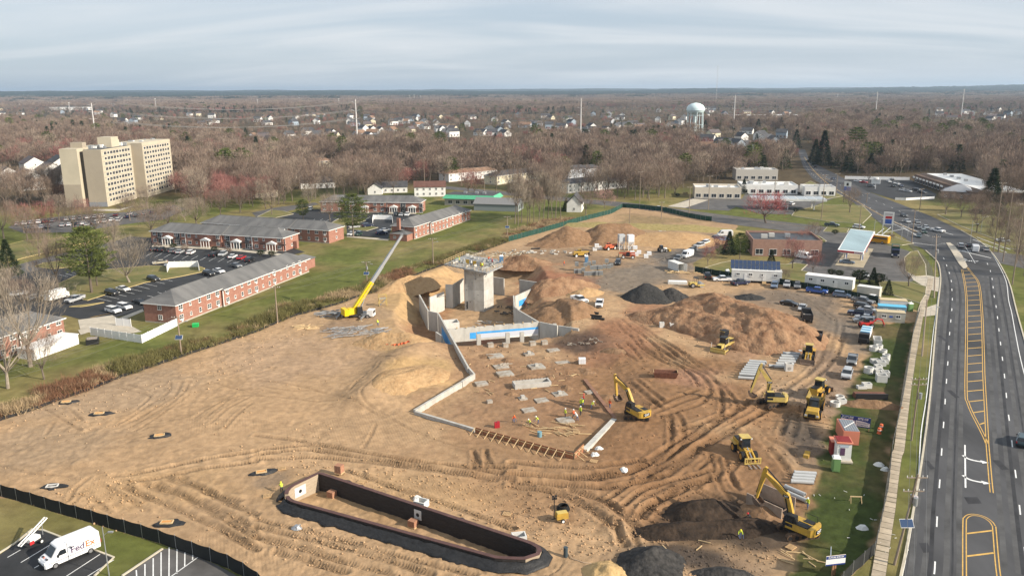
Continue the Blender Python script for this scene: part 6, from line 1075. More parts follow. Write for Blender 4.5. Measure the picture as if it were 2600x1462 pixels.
telehandler('orange telehandler left of the mortar silos',G(1548,634),rad(35),M_TORG);telehandler('orange and yellow telehandler before the wrapped pallets',G(1595,656),rad(170),M_TORG);telehandler('yellow telehandler near the scattered forms',G(1472,652),rad(15),M_CAT)
p=G(1682,640);t=thing('tractor','white farm tractor with loader standing on dark gravel','tractor',p,rad(20));MB().bx(-1,1.6,-.4,.4,.8,1.5).build('hood',M_TRIM,t);MB().frustum(-1.2,0,-.6,.6,1.3,-1.1,-.1,-.55,.55,2.5).build('cab',M_VGLASS,t);add_wheels(t,(-.8,),(-.8,.8),.8,.45);add_wheels(t,(1.2,),(-.7,.7),.5,.3);MB().bx(2.2,3.0,-.9,.9,.2,.9).build('loader_bucket',M_CAT,t);MB().bar((-.2,-.6,1.5),(2.3,-.6,.6),.12,.16).build('loader_arm',M_DARK,t)
p=G(1766,729);t=thing('soil_compactor','yellow roller compactor parked behind the red mound','roller',(p.x,p.y,p.z),rad(10));MB().bx(-2,.2,-.75,.75,.8,1.6).build('engine_cover',M_LTY,t);MB().cyly(1.5,.75,.75,-1,1,16).build('drum',M_STEEL,t);f=MB();f.bx(.2,2.4,-1.15,-1.02,.6,.95);f.bx(.2,2.4,1.02,1.15,.6,.95);f.build('drum_frame',M_LTY,t);add_wheels(t,(-1.2,),(-.8,.8),.7,.45);r_=MB()
for x in(-.6,.5):
 for y in(-.6,.6):r_.tube((x,y,1.4),(x,y,2.8),.05)
r_.bx(-.7,.6,-.7,.7,2.8,2.9);r_.build('canopy',M_CATB,t)
p=G(2199,832);t=thing('red_tractor','red tractor with digging arm at the end of the crew parking','tractor',p,rad(5));MB().bx(-1.6,1.4,-.6,.6,.7,1.5).build('hood',mat('tractor_red',(.45,.03,.025),.45),t);MB().frustum(-.6,.5,-.55,.55,1.5,-.5,.4,-.5,.5,2.4).build('cab',M_VGLASS,t);add_wheels(t,(-1,1),(-.8,.8),.6,.4);MB().path([(1.4,0,1.3),(2.6,0,2.2),(4.0,.2,1.8),(4.6,.2,.6)],.16,6).build('boom',MATS['tractor_red'],t);MB().box((4.6,.2,.4),(.5,.6,.5)).build('bucket',M_BUCK,t)
def dump_truck(label,p,head,m=M_DARK):
 t=thing('dump_truck',label,'dump truck',p,head);MB().bx(-3.4,2.8,-.5,.5,.6,.95).build('chassis',M_DARK,t);d=MB()
 for x0,x1,y0,y1 in((-3.6,.9,-1.2,-1.12),(-3.6,.9,1.12,1.2),(-3.6,-3.5,-1.12,1.12),(.8,.9,-1.12,1.12)):d.bx(x0,x1,y0,y1,1.0,2.3)
 d.bx(-3.5,.8,-1.12,1.12,1.0,1.1);d.build('tipper_body',m,t);MB().bx(-3.3,.6,-1.05,1.05,1.12,1.5).build('load',mat('load_debris',(.16,.12,.10),.95,col2=(.42,.38,.34),vscale=3),t);MB().bx(1.1,2.6,-1.1,1.1,.8,2.6).build('cab',M_DARK,t);MB().bx(2.58,2.66,-.95,.95,1.7,2.4).build('windscreen',M_VGLASS,t);MB().bx(2.6,3.5,-.9,.9,.8,1.6).build('hood',M_DARK,t);add_wheels(t,(-2.6,-1.5,2.6),(-1.0,1.0),.5,.35);return t
dump_truck('black dump truck with open bed above the concrete pipes',G(2047,812),ang(P(2047,812),P(2036,780)))
p=G(2072,864);t=thing('roll_off_container','black roll-off container full of debris beside the pipe stack','skip',p,ang(P(2072,870),P(2082,830)));d=MB()
for x0,x1,y0,y1 in((-2.6,2.6,-1.2,-1.12),(-2.6,2.6,1.12,1.2),(-2.6,-2.5,-1.12,1.12),(2.5,2.6,-1.12,1.12)):d.bx(x0,x1,y0,y1,.15,1.7)
d.bx(-2.5,2.5,-1.12,1.12,.15,.25);d.build('shell',M_DARK,t)
for i in range(4):MB().bx(-2.2+i*1.4,-2.1+i*1.4,-1.26,-1.2,.2,1.65).build('rib',M_DARK,t)
MB().bx(-2.4,2.4,-1.05,1.05,.9,1.15).build('load',MATS['load_debris'],t)
p=G(2196,862);hT=ang(P(2203,840),P(2186,885));t=thing('tarped_trailer','white trailer with blue striped tarpaulin behind a black truck cab','trailer',p,hT);MB().bx(-4,2,-1.1,1.1,.9,2.2).build('box',M_TRIM,t)
for i in range(6):MB().bx(-3.9+i,-2.95+i,-1.0,1.0,2.21,2.26).build('tarp_panel',mat('tarp_blue',(.05,.22,.40),.6)if i%2 else mat('tarp_light',(.5,.66,.72),.6),t)
MB().bx(2.3,4.0,-1.05,1.05,.7,2.4).build('cab',M_DARK,t);MB().bx(4.0,5.0,-.9,.9,.7,1.5).build('hood',M_DARK,t);add_wheels(t,(-3,-1.9,3.2),(-.95,.95),.5,.35)
for k in KITS.values():
 def rm(o):
  for c in list(o.children):rm(c)
  bpy.data.objects.remove(o)
 rm(k)
# ======== building site
M_CAST=mat('cast_concrete',(.40,.385,.35),.9,col2=(.56,.545,.50),vscale=.55,bump=.15,bscale=5,detail=8,stretch=(1,1,.5));M_CAST2=mat('fresh_concrete',(.36,.34,.30),.9,col2=(.50,.485,.45),vscale=.7,detail=8);M_FOOT=mat('muddy_concrete',(.24,.18,.125),.95,col2=(.44,.42,.375),vscale=.9,detail=9);M_BLUE=mat('blue_membrane',(.06,.34,.74),.5,var=.2,vscale=.7);M_BLACK=mat('black_geotextile',(.022,.022,.023),.55,var=.4,vscale=2,bump=.6,bscale=5);M_PLY=mat('plywood',(.50,.33,.17),.85,var=.2,vscale=1.5);M_LUMB=mat('lumber',(.55,.40,.22),.85,var=.2,vscale=2);M_FORM=mat('form_board',(.33,.15,.08),.85,var=.25,vscale=1.5)
M_FABG=mat('green_screen',(.015,.06,.045),.7,var=.25,vscale=.4);M_FABK=mat('black_screen',(.016,.018,.018),.75,var=.35,vscale=.5);M_WOODP=mat('pole_wood',(.27,.21,.16),.9,var=.2,vscale=2,stretch=(4,4,.3));M_PIPE=mat('concrete_pipe',(.42,.43,.43),.9,var=.1,vscale=1.5);M_PRE=mat('precast_concrete',(.60,.59,.56),.9,var=.1,vscale=1)
fnd=thing('foundation_walls','grey cast concrete basement walls with blue waterproofing around the pit','foundation',(0,0,0))
def wall(a,b,z0,z1,th=.35,m=M_CAST,name='wall',par=None,seam=4.0,px=True):
 if px:a,b=P(*a,z1),P(*b,z1)
 a=Vector((a[0],a[1],0));b=Vector((b[0],b[1],0));n=max(1,round((b-a).length/seam));rz=ang(a,b)
 for i in range(n):
  p,q=a.lerp(b,i/n),a.lerp(b,(i+1)/n);c=(p+q)/2;MB().box((c.x,c.y,(z0+z1)/2),((q-p).length-.03,th,z1-z0+.02*(i%2)),rz).build(name,m,par or fnd)
 return a,b,rz
for a,b,z0,z1 in[((1065,748),(1087,788),-5,.8),((1088,789),(1112,794),-5,.8),((1113,795),(1189,931),-5,.8),((1189,931),(1204,948),-1.5,.5),((1090,755),(1127,741),-5,.8),((1139,835),(1366,817),-2.6,.8),((1304,750),(1306,776),-5,.8),((1306,777),(1317,787),-5,.8),((1317,787),(1368,817),-5,.8),((1371,817),(1416,826),-5,.8),((1418,826),(1470,834),-5,.6),((1307,752),(1377,721),-5,.8),((1377,718),(1319,710),-5,.8),((1248,702),(1280,707),-5,.8),((1131,722),(1150,723),-5,2.4),((1151,722),(1176,706),-5,2.4),((1107,842),(1122,852),-5,-.2)]:
 wall(a,b,z0,z1)
def band(a,b,z0,z1,ztop,off,m,nm):
 a,b=P(*a,ztop),P(*b,ztop);d=Vector((b.x-a.x,b.y-a.y,0)).normalized();n=Vector((d.y,-d.x,0));a,b=a+n*off,b+n*off;c=(a+b)/2;MB().box((c.x,c.y,(z0+z1)/2),((b-a).length,.03,z1-z0),ang(a,b)).build(nm,m,fnd)
band((1152,833.5),(1208,829.5),-2.1,-.55,.8,.21,M_BLUE,'membrane');band((1210,829.4),(1366,817),-.95,-.45,.8,.21,M_BLUE,'membrane');band((1152,833.5),(1366,817),-2.6,-2.12,.8,.215,M_TRIM,'insulation');band((1214,829),(1366,817),-2.10,-.96,.8,.212,mat('insulation_board',(.56,.59,.66),.8),'insulation')
band((1316,748),(1377,721),-2.6,-1.0,.8,.21,M_BLUE,'membrane');band((1310,750),(1340,737),-1.0,-.2,.8,.215,M_BLUE,'membrane');band((1350,800),(1368,811),-3,-1,.8,.21,M_BLUE,'membrane');band((1123,813),(1186,926),-3.2,-.7,.8,.21,M_BLUE,'membrane')
for u,v in((1216,868),(1289,864),(1325,862)):q=P(u,v,-2.2);MB().box((q.x,q.y-1,-2.0),(.95,.7,4.0),rad(14)).build('column',M_CAST2,fnd)
for u,v in((1400,850),(1408,846),(1452,852),(1459,850)):q=P(u,v,-2.6);MB().box((q.x,q.y,-2.0),(.9,.6,3.8),rad(10)).build('column',M_CAST2,fnd)
MB().box((P(1168,735,-2).x,P(1168,735,-2).y-1.2,-2.6),(1.6,.1,2.2),rad(38)).build('door_opening',M_PLY,fnd)
for i in range(9):q=P(1160+i*24,832-i*1.9,1.0);MB().box((q.x,q.y,.98),(.3,.3,.34)).build('rebar_cap',M_LUMB,fnd)
lad=thing('ladder','orange extension ladder leaning inside the pit wall','ladder',(0,0,0));l_=MB();a,b=P(1340,788,-4),P(1330,760,.6)
for s in(-.2,.2):l_.tube((a.x+s,a.y,a.z),(b.x+s,b.y,b.z),.04)
l_.build('rail',mat('ladder_orange',(.6,.12,.05),.5),lad);r_=MB()
for i in range(12):c=a.lerp(b,i/11);r_.tube((c.x-.2,c.y,c.z),(c.x+.2,c.y,c.z),.025)
r_.build('rung',M_STEEL,lad)
c0,c1,c2=Vector((-13.5,218.8,0)),Vector((-7.9,217.0,0)),Vector((-6.1,220.4,0));dx=(c1-c0).normalized();dy=(c2-c1).normalized();c2=c1+dy*5.5;c3=c0+dy*5.5
core=thing('stair_core','tall grey concrete lift shaft standing in the pit','concrete tower',(0,0,0))
for k in range(4):
 z0,z1=-4.7+k*3.12,-4.7+(k+1)*3.12;MB().prism([c0,c1,c2,c3],z0,z1-.03).build('wall_lift',M_CAST if k%2 else M_CAST2,core)
for f in(.06,.55):q=c0.lerp(c1,f)-dy*.12;MB().box((q.x,q.y,1.6),(.16,.14,12.6),ang(c0,c1)).build('guide_rail',M_STEEL,core)
rh_=MB()
for i in range(9):q=c0.lerp(c1,.1+.1*(i%8))-dy*.02;rh_.box((q.x,q.y,-3.2+((i*5)%9)*1.15),(.18,.05,.18),ang(c0,c1))
rh_.build('tie_hole',M_DARK,core);q=c0.lerp(c1,.14)-dy*.06;MB().box((q.x,q.y,-3.0),(.35,.1,2.2),ang(c0,c1)).build('rebar_keyway',M_DARK,core)
plt=thing('formwork_platform','climbing formwork deck with rails crowning the concrete shaft','platform',(0,0,0));dk=[P(1128,668,8.6),P(1236,691,8.6),P(1277,672,8.6),P(1262,655,8.6),P(1180,645,8.6)]
MB().prism(dk,8.0,8.35).build('deck',mat('grey_deck',(.30,.30,.29),.8,var=.25,vscale=.8),plt);rl=MB();n=len(dk)
for i in range(n):
 a,b=dk[i],dk[(i+1)%n];m=max(2,int((b-a).length/1.5))
 for j in range(m):q=a.lerp(b,j/m);rl.bx(q.x-.04,q.x+.04,q.y-.04,q.y+.04,8.35,9.5)
 for z in(8.9,9.45):rl.bar((a.x,a.y,z),(b.x,b.y,z),.05,.08)
rl.build('guard_rail',M_LUMB,plt);random.seed(4);br=MB();it=MB();fw=MB()
for i in range(12):t_=i/11;q=dk[0].lerp(dk[1],t_);w_=Vector((q.x*.4+c0.lerp(c1,t_).x*.6,q.y*.4+c0.lerp(c1,t_).y*.6,6.2));br.bar((q.x,q.y,8.0),w_,.10,.12)
for i in range(6):q=dk[1].lerp(dk[2],i/5);w_=c1.lerp(c2,i/5);br.bar((q.x,q.y,8.0),(w_.x,w_.y,6.4),.10,.12)
br.build('bracket',M_STEEL,plt)
for i in range(60):a,b=random.random(),random.random();q=dk[0].lerp(dk[1],a*.9+.05).lerp(dk[4].lerp(dk[2],a*.9+.05),b*.9+.05);it.box((q.x,q.y,8.5+random.random()*.5),(random.uniform(.2,1.6),random.uniform(.1,.4),random.uniform(.1,.7)),random.random()*3)
it.build('scaffold_parts',mat('scaffold_mix',(.22,.21,.19),.6,col2=(.62,.60,.54),vscale=1.2),plt)
for i in range(5):q=dk[0].lerp(dk[1],.25+.12*i).lerp(dk[3],.3);MB().box((q.x,q.y,9.0),(1.1,.15,1.3),ang(c0,c1)).build('form_panel',M_CAT if i%2==0 else M_STEEL,plt)
def toilet(label,p,m,rz=0.0,s=1.0):
 t=thing('portable_toilet',label,'portable toilet',p,rz);t.scale=(s,)*3;MB().bx(-.55,.55,-.55,.55,0,2.05).build('cabin',m,t);r=MB();r.frustum(-.6,.6,-.6,.6,2.06,-.4,.4,-.4,.4,2.35);r.build('roof',M_TRIM,t);MB().bx(-.38,.38,-.585,-.555,.15,1.95).build('door',m,t);MB().tube((.3,.4,2.1),(.3,.4,2.6),.06).build('vent_pipe',M_TRIM,t);return t
M_TBLUE=mat('toilet_blue',(.10,.22,.38),.5);M_TGRN=mat('toilet_green',(.18,.32,.12),.5)
q=P(1273,668,8.36);toilet('blue toilet cabin on the formwork deck',q,M_TBLUE);toilet('blue toilet cabin behind the block pallets',G(1489,666),M_TBLUE);toilet('green toilet cabin beside the white booth',G(2121,1193),M_TGRN,rad(-12));toilet('grey-blue toilet left of the solar trailer',G(1846,703),mat('toilet_grey',(.2,.25,.33),.5));toilet('green toilet by the upper right trailers',G(2310,790),M_TGRN)
ftg=thing('footing_wall','low concrete footing wall around the near end of the pad','foundation',(0,0,0))
for a,b,z0,z1 in[((1204,948),(1172,968),-1.6,.35),((1171,969),(1052,1040),-1.6,.35),((1054,1043),(1206,1088),-1.6,.35)]:wall(a,b,z0,z1,.5,M_CAST2,'wall',ftg,3.2)
frm=thing('timber_formwork','rust-brown plywood formwork with raking braces at the near pad edge','formwork',(0,0,0))
def boards(a,b,n,z0=-.9,z1=.75,side=1):
 a,b=P(*a,z1),P(*b,z1);rz=ang(a,b);d=(b-a).normalized();nn=Vector((d.y,-d.x,0))*side
 for i in range(n):
  p,q=a.lerp(b,i/n),a.lerp(b,(i+1)/n);c=(p+q)/2;MB().box((c.x,c.y,(z0+z1)/2),((q-p).length-.04,.06,z1-z0),rz).build('plywood_sheet',M_FORM,frm);MB().box((c.x+nn.x*.09,c.y+nn.y*.09,z1-.3),((q-p).length,.1,.1),rz).build('waler',M_LUMB,frm)
  MB().bar((p.x+nn.x*.1,p.y+nn.y*.1,z1-.05),(p.x+nn.x*1.7,p.y+nn.y*1.7,-.15),.09,.09).build('brace',M_LUMB,frm);MB().box((p.x+nn.x*.06,p.y+nn.y*.06,(z0+z1)/2),(.08,.08,z1-z0),rz).build('stud',M_LUMB,frm)
boards((1207,1084),(1455,1150),13);boards((1458,1150),(1482,1126),3)
wall((1484,1140),(1560,1062),-1.2,-.1,.9,M_CAST,'wall',ftg);wall((1562,1060),(1485,962),-1.3,-.3,.7,mat('muddy_footing',(.24,.13,.085),.95,var=.2),'wall',ftg)
def slab(label,u,v,w,d,h,rz,m=M_CAST2,dz=0.0,col=None):
 p=G(u,v);t=thing('footing_slab',label,'concrete footing',(p.x,p.y,p.z+dz),rz,'spread footings on the pad');MB().bx(-w/2,w/2,-d/2,d/2,-.6,h).build('slab',m,t)
 if col:MB().bx(-.35,.35,-.35,.35,h,h+col).build('pier',M_CAST2,t)
 return t
LB='square concrete footing on the pad, '
for i,(u,v,w,d,h,c,w2)in enumerate([(1257,905,3.4,2.6,.3,0,'pale and bare below the blue wall'),(1282,950,3.2,2.8,.3,0,'with red bucket on it'),(1272,932,3.0,2.4,.25,0,'covered with timbers'),(1222,975,2.4,2.0,.3,0,'small near the diagonal wall'),(1362,932,3.2,3.0,.3,.5,'with two short piers'),(1405,890,2.6,1.8,.25,0,'trapezoidal framed in mud'),(1343,900,2.2,1.6,.3,.5,'with a pier beside lumber'),(1421,1001,2.6,2.2,.2,.5,'right of the long vault'),(1375,1017,2.4,2.0,.2,0,'grey and flat in mid pad'),(1327,1012,1.6,1.4,.2,.5,'small with a pier in mid pad'),(1500,996,2.2,1.6,.2,0,'half buried beside the trench'),(1343,1042,2.4,2.0,.2,0,'with planks in front'),(1435,1067,2.8,2.2,.2,0,'where workers stand'),(1243,1022,1.0,.9,.5,0,'tiny block at the left of the pad'),(1428,920,3.0,1.6,.1,0,'muddy beside the lumber'),(1245,880,1.3,1.1,.9,0,'short block before the blue wall'),(1283,880,1.2,1.1,.9,0,'second short block before the blue wall'),(1352,876,1.4,1.1,.9,0,'third short block before the blue wall'),(1382,874,1.4,1.1,.9,0,'block under the pit corner')]):slab(LB+w2,u,v,w,d,h,rad(18),M_FOOT,0,c)
p=G(1350,979);t=thing('concrete_vault','long open concrete vault with rebar tops on the pad','concrete vault',p,rad(14));v_=MB();
for x0,x1,y0,y1 in((-3.7,3.7,-1.2,-.9),(-3.7,3.7,.9,1.2),(-3.7,-3.4,-.9,.9),(3.4,3.7,-.9,.9)):v_.bx(x0,x1,y0,y1,-.6,.95)
v_.build('wall',M_CAST2,t);MB().bx(-3.4,3.4,-.9,.9,-.6,-.1).build('floor',M_CAST,t);rb=MB()
for i in range(12):rb.tube((-3.5+i*.63,1.05,.9),(-3.5+i*.63,1.05,1.25),.04,n=4)
rb.build('rebar',M_DARK,t)
bas=thing('retaining_basin','oval basin of segmental block walls, shade painted into their dark sides, wrapped in black fabric','retaining wall',(0,0,0));BL=[Vector((q.x,q.y,0))for q in BASIN];BLc=resample(BL+[BL[0]],.9)
M_BLOCK_SHADE=mat('dark_block_shaded',(.028,.024,.022),.95,col2=(.055,.045,.04),vscale=2.2,detail=8,stretch=(.6,.6,3));M_BLOCK_LIT=mat('tan_block_lit',(.34,.27,.19),.95,col2=(.42,.34,.25),vscale=2.2,stretch=(.6,.6,3))  # same block wall: sunlit tan ends, black sides darkened further by painted-in shade
end=P(760,1222,.4)
def kind_at(i):
 md_=(BLc[i]+BLc[i+1])/2;dq=lambda seg:dseg(seg,np.array([md_.x]),np.array([md_.y]))[0]<.25;return 1 if dq(BL[:4])and i<len(BLc)//2 else 2 if dq(BL[5:8])else 0
KI=[kind_at(i)for i in range(len(BLc)-1)]
for c in range(10):
 z0=-1.68+c*.29;o_=.018*(c%2);A_=offset_line(BLc+[BLc[1]],-.24+o_)[:-1];B_=offset_line(BLc+[BLc[1]],.24-o_)[:-1];m1=MB()
 for i in range(len(BLc)-1):
  m1.hexa([(q.x,q.y,z0)for q in(A_[i],A_[i+1],B_[i+1],B_[i])],[(q.x,q.y,z0+.275)for q in(A_[i],A_[i+1],B_[i+1],B_[i])])
  if i==len(BLc)-2 or KI[i+1]!=KI[i]:m1.build('block_course',M_BLOCK_LIT if KI[i]else M_BLOCK_SHADE,bas);m1=MB()
kerb(MB(),BLc,.56,1.22,1.30).build('coping',mat('coping_maroon',(.10,.055,.05),.9,var=.2),bas)
r=rg(77);sk=MB();ring=[];OUTL=-1 if sum(BL[i].x*BL[(i+1)%len(BL)].y-BL[(i+1)%len(BL)].x*BL[i].y for i in range(len(BL)))>0 else 1
for j,(d,z)in enumerate(((.30,1.18),(.5,.95),(.8,.55),(1.15,.25),(1.6,.08))):
 q=offset_line(BLc+[BLc[1]],OUTL*d)[:-1];ring.append([(a.x+r.normal()*.07*j*.5,a.y+r.normal()*.07*j*.5,z+base_z(a.x,a.y)*(.7 if j>2 else .2)+r.normal()*.06)for a in q])
vs=[p_ for R_ in ring for p_ in R_];nn_=len(ring[0]);sk.add(vs,[(j*nn_+i,j*nn_+i+1,(j+1)*nn_+i+1,(j+1)*nn_+i)for j in range(4)for i in range(nn_-1)]);so=sk.build('fabric_skirt',M_BLACK,bas,smooth=True);so.modifiers.new('thickness','SOLIDIFY').thickness=.02
for(u,v,w,h)in((764,1240,2.0,1.5),(1047,1308,1.2,1.4)):
 q=P(u,v,.3);i0=min(range(len(BLc)),key=lambda i:(BLc[i]-Vector((q.x,q.y,0))).length);a,b=BLc[i0],BLc[(i0+1)%len(BLc)];d=(b-a).normalized();n2=Vector((-d.y,d.x,0))*(1 if OUTL<0 else-1);c=a+n2*.27
 o=MB().box((c.x,c.y,.0),(w,.08,h),ang(a,b)).build('outlet_panel',M_PRE,bas);k=MB();k.tube((c.x+n2.x*.03,c.y+n2.y*.03,.0),(c.x+n2.x*.055,c.y+n2.y*.055,.0),.28,n=14);k.build('outlet_hole',M_DARK,o)
def block_stack(label,p,rz,n=3):
 t=thing('block_pallet',label,'block stack',p,rz);MB().bx(-.6,.6,-.55,.55,0,.12).build('pallet',M_LUMB,t)
 for k in range(n):
  for j in range(3):MB().bx(-.55+j*.37,-.2+j*.37,-.5,.5,.13+k*.3,.42+k*.3).build('block',mat('red_block',(.30,.14,.09),.95,col2=(.42,.23,.14),vscale=3),t)
block_stack('stack of red-brown blocks at the left inside the basin',P(843,1262,-1.45),rad(-28));block_stack('stack of red-brown blocks in the middle of the basin',P(1049,1336,-1.45),rad(-28));block_stack('upright pallet of blocks behind the basin corner',P(862,1200,.3),rad(-20),4)
def screen_fence(name,label,pts,h,fab,gap=3.0,posts=M_STEEL,cat='fence',stepz=True,fl=.0):
 t=thing(name,label,cat,(0,0,0));p=resample([(q[0],q[1],0)for q in pts],gap)
 for i in range(len(p)-1):
  a,b=p[i],p[i+1];za,zb=(base_z(a.x,a.y),base_z(b.x,b.y))if stepz else(0,0);d=(b-a).normalized();nn=Vector((d.y,-d.x,0));m=MB();k=5;up=[];lo=[]
  for j in range(k+1):q=a.lerp(b,j/k)+nn*(.05*math.sin(math.pi*j/k)+fl*math.sin(j*2.1+i));z=za+(zb-za)*j/k;lo.append((q.x,q.y,z-.05));up.append((q.x,q.y,z+h-.06*math.sin(math.pi*j/k)*(1+(i%3)*.5)))
  m.add(lo+up,[(j,j+1,j+k+2,j+k+1)for j in range(k)]);so_=m.build('screen_panel',fab,t)
  MB().cylz((a.x,a.y),.035,za-.1,za+h+.12,6).build('post',posts,t)
 return t
screen_fence('site_fence','black screened chain-link fence along the near left boundary',[(q.x,q.y)for q in PX([(-140,1222),(0,1258),(58,1273),(134,1297),(215,1320),(298,1345),(384,1370),(427,1384),(475,1403),(515,1417),(566,1434),(616,1460),(660,1490),(700,1530)])],1.95,M_FABK,3.05)
screen_fence('site_fence','black screened fence beside the highway pavement',[(q.x,q.y)for q in PX([(2335,792),(2318,850),(2303,951),(2290,1027),(2265,1140),(2255,1247),(2240,1316),(2220,1407),(2150,1470),(2100,1540)])],1.8,M_FABK,3.0)
screen_fence('site_fence','dark green screened fence behind the construction trailers',[(q.x,q.y)for q in PX([(1764,690),(1860,707),(1990,723),(2120,746),(2235,771),(2335,791)])],1.9,mat('dark_green_screen',(.012,.03,.022),.8,var=.3),3.0)
screen_fence('site_fence','green screened fence along the far left site boundary',[(q.x,q.y)for q in PX([(1292,613),(1376,590),(1462,565),(1553,542),(1580,527)])],2.1,M_FABG,3.0,fl=.12)
screen_fence('site_fence','green screened fence along the cross street',[(q.x,q.y)for q in PX([(1580,527),(1640,531),(1689,537),(1747,552),(1790,560),(1818,563)])],2.1,M_FABG,3.0,fl=.06)
screen_fence('silt_fence','low black silt fence edging the left side of the site',[(q.x,q.y)for q in SILT],.62,M_BLACK,2.4,M_LUMB,fl=.05)
panel_fence('mall_fence','long white fence behind the mall lot',PX([(2145,455),(2309,458)]),2.0,M_VINYL,4.0);panel_fence('mall_fence','white picket fence at the front of the mall lot',PX([(2273,508),(2300,509),(2372,505)]),1.3,M_VINYL,3.0)
def pole(label,base,vtop,arms=(),lamp=0,xf=0,solar=False,top=None,r=.19,m=M_WOODP,name='utility_pole',zmul=1.0,arz=0.0,group=None):
 b=G(*base);
 if top:e=P(top[0],top[1],top[2])
 else:
  d=CR@Vector((base[0]-1300.0,-(vtop-731.0),-FPX));k=b.y/d.y;e=Vector((b.x,b.y,max(3,H+d.z*k)))
 t=thing(name,label,'utility pole' if name=='utility_pole' else 'lamp post',(b.x,b.y,0),0,group);e=e-Vector((b.x,b.y,0));MB().tube((0,0,-.3),e,r,r*.65,8).build('shaft',m,t)
 for h in arms:
  q=e*(1-h/e.z);w=1.25;ax=Vector((math.cos(arz),math.sin(arz),0));MB().bar(q-ax*w,q+ax*w,.1,.12).build('crossarm',m,t)
  for s in(-1,-.55,.55,1):MB().cylz(((q+ax*s*w*.95).x,(q+ax*s*w*.95).y),.05,q.z+.06,q.z+.28,6).build('insulator',M_TRIM,t)
 for i in range(xf):q=e*.72;a_=arz+(-.9+.9*i);o=MB().cylz((q.x+.5*math.cos(a_),q.y+.5*math.sin(a_)),.26,q.z-.5,q.z+.5,12).build('transformer',MATS['panel_grey2']if i%2 else M_STEEL,t)
 if lamp:q=e*.82;MB().path([q,q+Vector((lamp*.6,0,.5)),q+Vector((lamp,0,.55))],.035,5).build('lamp_arm',M_STEEL,t);MB().box(tuple(q+Vector((lamp,0,.5))),(.6,.25,.14)).build('lamp_head',M_STEEL,t)
 if solar:q=e*.48;MB().box((q.x,q.y-.35,q.z),(1.5,.06,.95),0,0,0,rad(-40)).build('solar_panel',mat('solar_blue',(.03,.06,.13),.2,spec=.6),t);MB().box((q.x,q.y-.33,q.z-.02),(1.6,.05,1.05),0,0,0,rad(-40)).build('panel_frame',M_TRIM,t)
 t['top']=[b.x+e.x,b.y+e.y,e.z];return t
def wires(label,A_,B_,offs,sag=.6,r=.012,grp=None):
 for i,o in enumerate(offs):
  a,b=Vector(A_)+Vector(o),Vector(B_)+Vector(o);pts=[a.lerp(b,k/10)-Vector((0,0,sag*4*(k/10)*(1-k/10)))for k in range(11)];tag(MB().path(pts,r,3).build('power_line',MATS.get('cable')or mat('cable',(.16,.16,.155),.6),None),label,'cable',grp)
LP=[pole('wooden utility pole with solar panel by the white yard fence',(461,903),803,(.3,),1.8,0,True),pole('wooden utility pole on the lawn right of the near block',(705,820),727,(.3,)),pole('utility pole with transformer and solar panel behind the crane',(932,720),664,(.3,),1.6,1,True),pole('wooden utility pole behind the concrete shaft',(1100,673),605,(.3,),1.6),pole('wooden utility pole with solar panel at the green fence end',(1288,601),549,(.3,),1.6,0,True)]
ends=[Vector(t['top'])for t in LP];ends=[ends[0]+(ends[0]-ends[1])*1.6]+ends
for a,b in zip(ends[:-1],ends[1:]):wires('thin power line strung along the left boundary poles',a,b,[(-.9,0,-.1),(.9,0,-.1),(0,0,-1.6)],.5,.022,'power lines of the left pole row')
RP=[pole('leaning pole with three grey transformers and double crossarms beside the kerb',(2270,1433),0,(.4,2.1),0,3,True,(2331,1204,11.5),.17),pole('utility pole with crossarms and transformer midway along the pavement',(2314,1118),0,(.4,1.3),0,1,False,(2335,957,11),.16),pole('wooden pole with street lamp near the fence corner',(2341,904),0,(),2.6,0,False,(2354,760,11)),pole('pole with transformers beside the station driveway',(2372,757),0,(.5,),2.4,2,False,(2378,596,12.5)),pole('dark pole at the station corner',(2314,619),533,(.4,)),]
for a,b in zip(RP[:-1],RP[1:]):wires('thin power line strung along the highway poles',a['top'],b['top'],[(-1,0,.2),(1,0,.2),(0,0,-2)],.5,.02,'power lines of the highway pole row')
a,b=Vector(RP[0]['top']),Vector(RP[1]['top']);wires('thin power line strung along the highway poles',a+(a-b)*1.2,a,[(-1,0,.2),(1,0,.2),(0,0,-2)],.5,.02,'power lines of the highway pole row')
for a in[('tall dark pole on the cross street left of the beige shop',(1749,552),474),('pale pole on the cross street before the beige shop',(1798,533),446),('short pole behind the green fence',(1679,557),512),('thin pole inside the far end of the site',(1598,576),528),('tall pale pole beside the pinkish wood',(1624,517),435),('pole before the far fuel canopy',(2085,559),443),('dark pole above the school bus',(2181,583),523),('tall pole right of the white van at the stop line',(2522,640),463),('second tall pole at the right intersection corner',(2546,665),483),('near pole at the right road edge',(2570,723),516),('pole beside the mall lot entrance',(2200,515),490),('pole on the mall verge',(2335,532),478),('slim pole by the mall lot',(2122,500),440),('pole beside the distant highway',(1966,500),455),('pole in the trees by the middle apartments',(855,440),388),('pole left of the maroon-roofed house',(1078,470),400),('pole among the apartments in the middle distance',(1172,472),415),('pole among the screened apartments',(1482,490),428),('thin pole by the service road',(1230,488),460)]:pole(*a,arms=(.4,))
for i,(u,v,vt)in enumerate([(2218,600,558),(2288,610,575),(2304,600,565),(2490,590,545),(2462,625,560)]):pole('signal mast with hanging traffic lights, %s'%('left corner','near left','beside the price sign','far right','near right')[i],(u,v),vt,(),2.0,0,False,None,.11,M_STEEL,'signal_mast')
pole('tall slender lamp post beside the parcel van',(277,1460),1337,(),.9,0,False,None,.08,M_STEEL,'lamp_post')
MP=[]
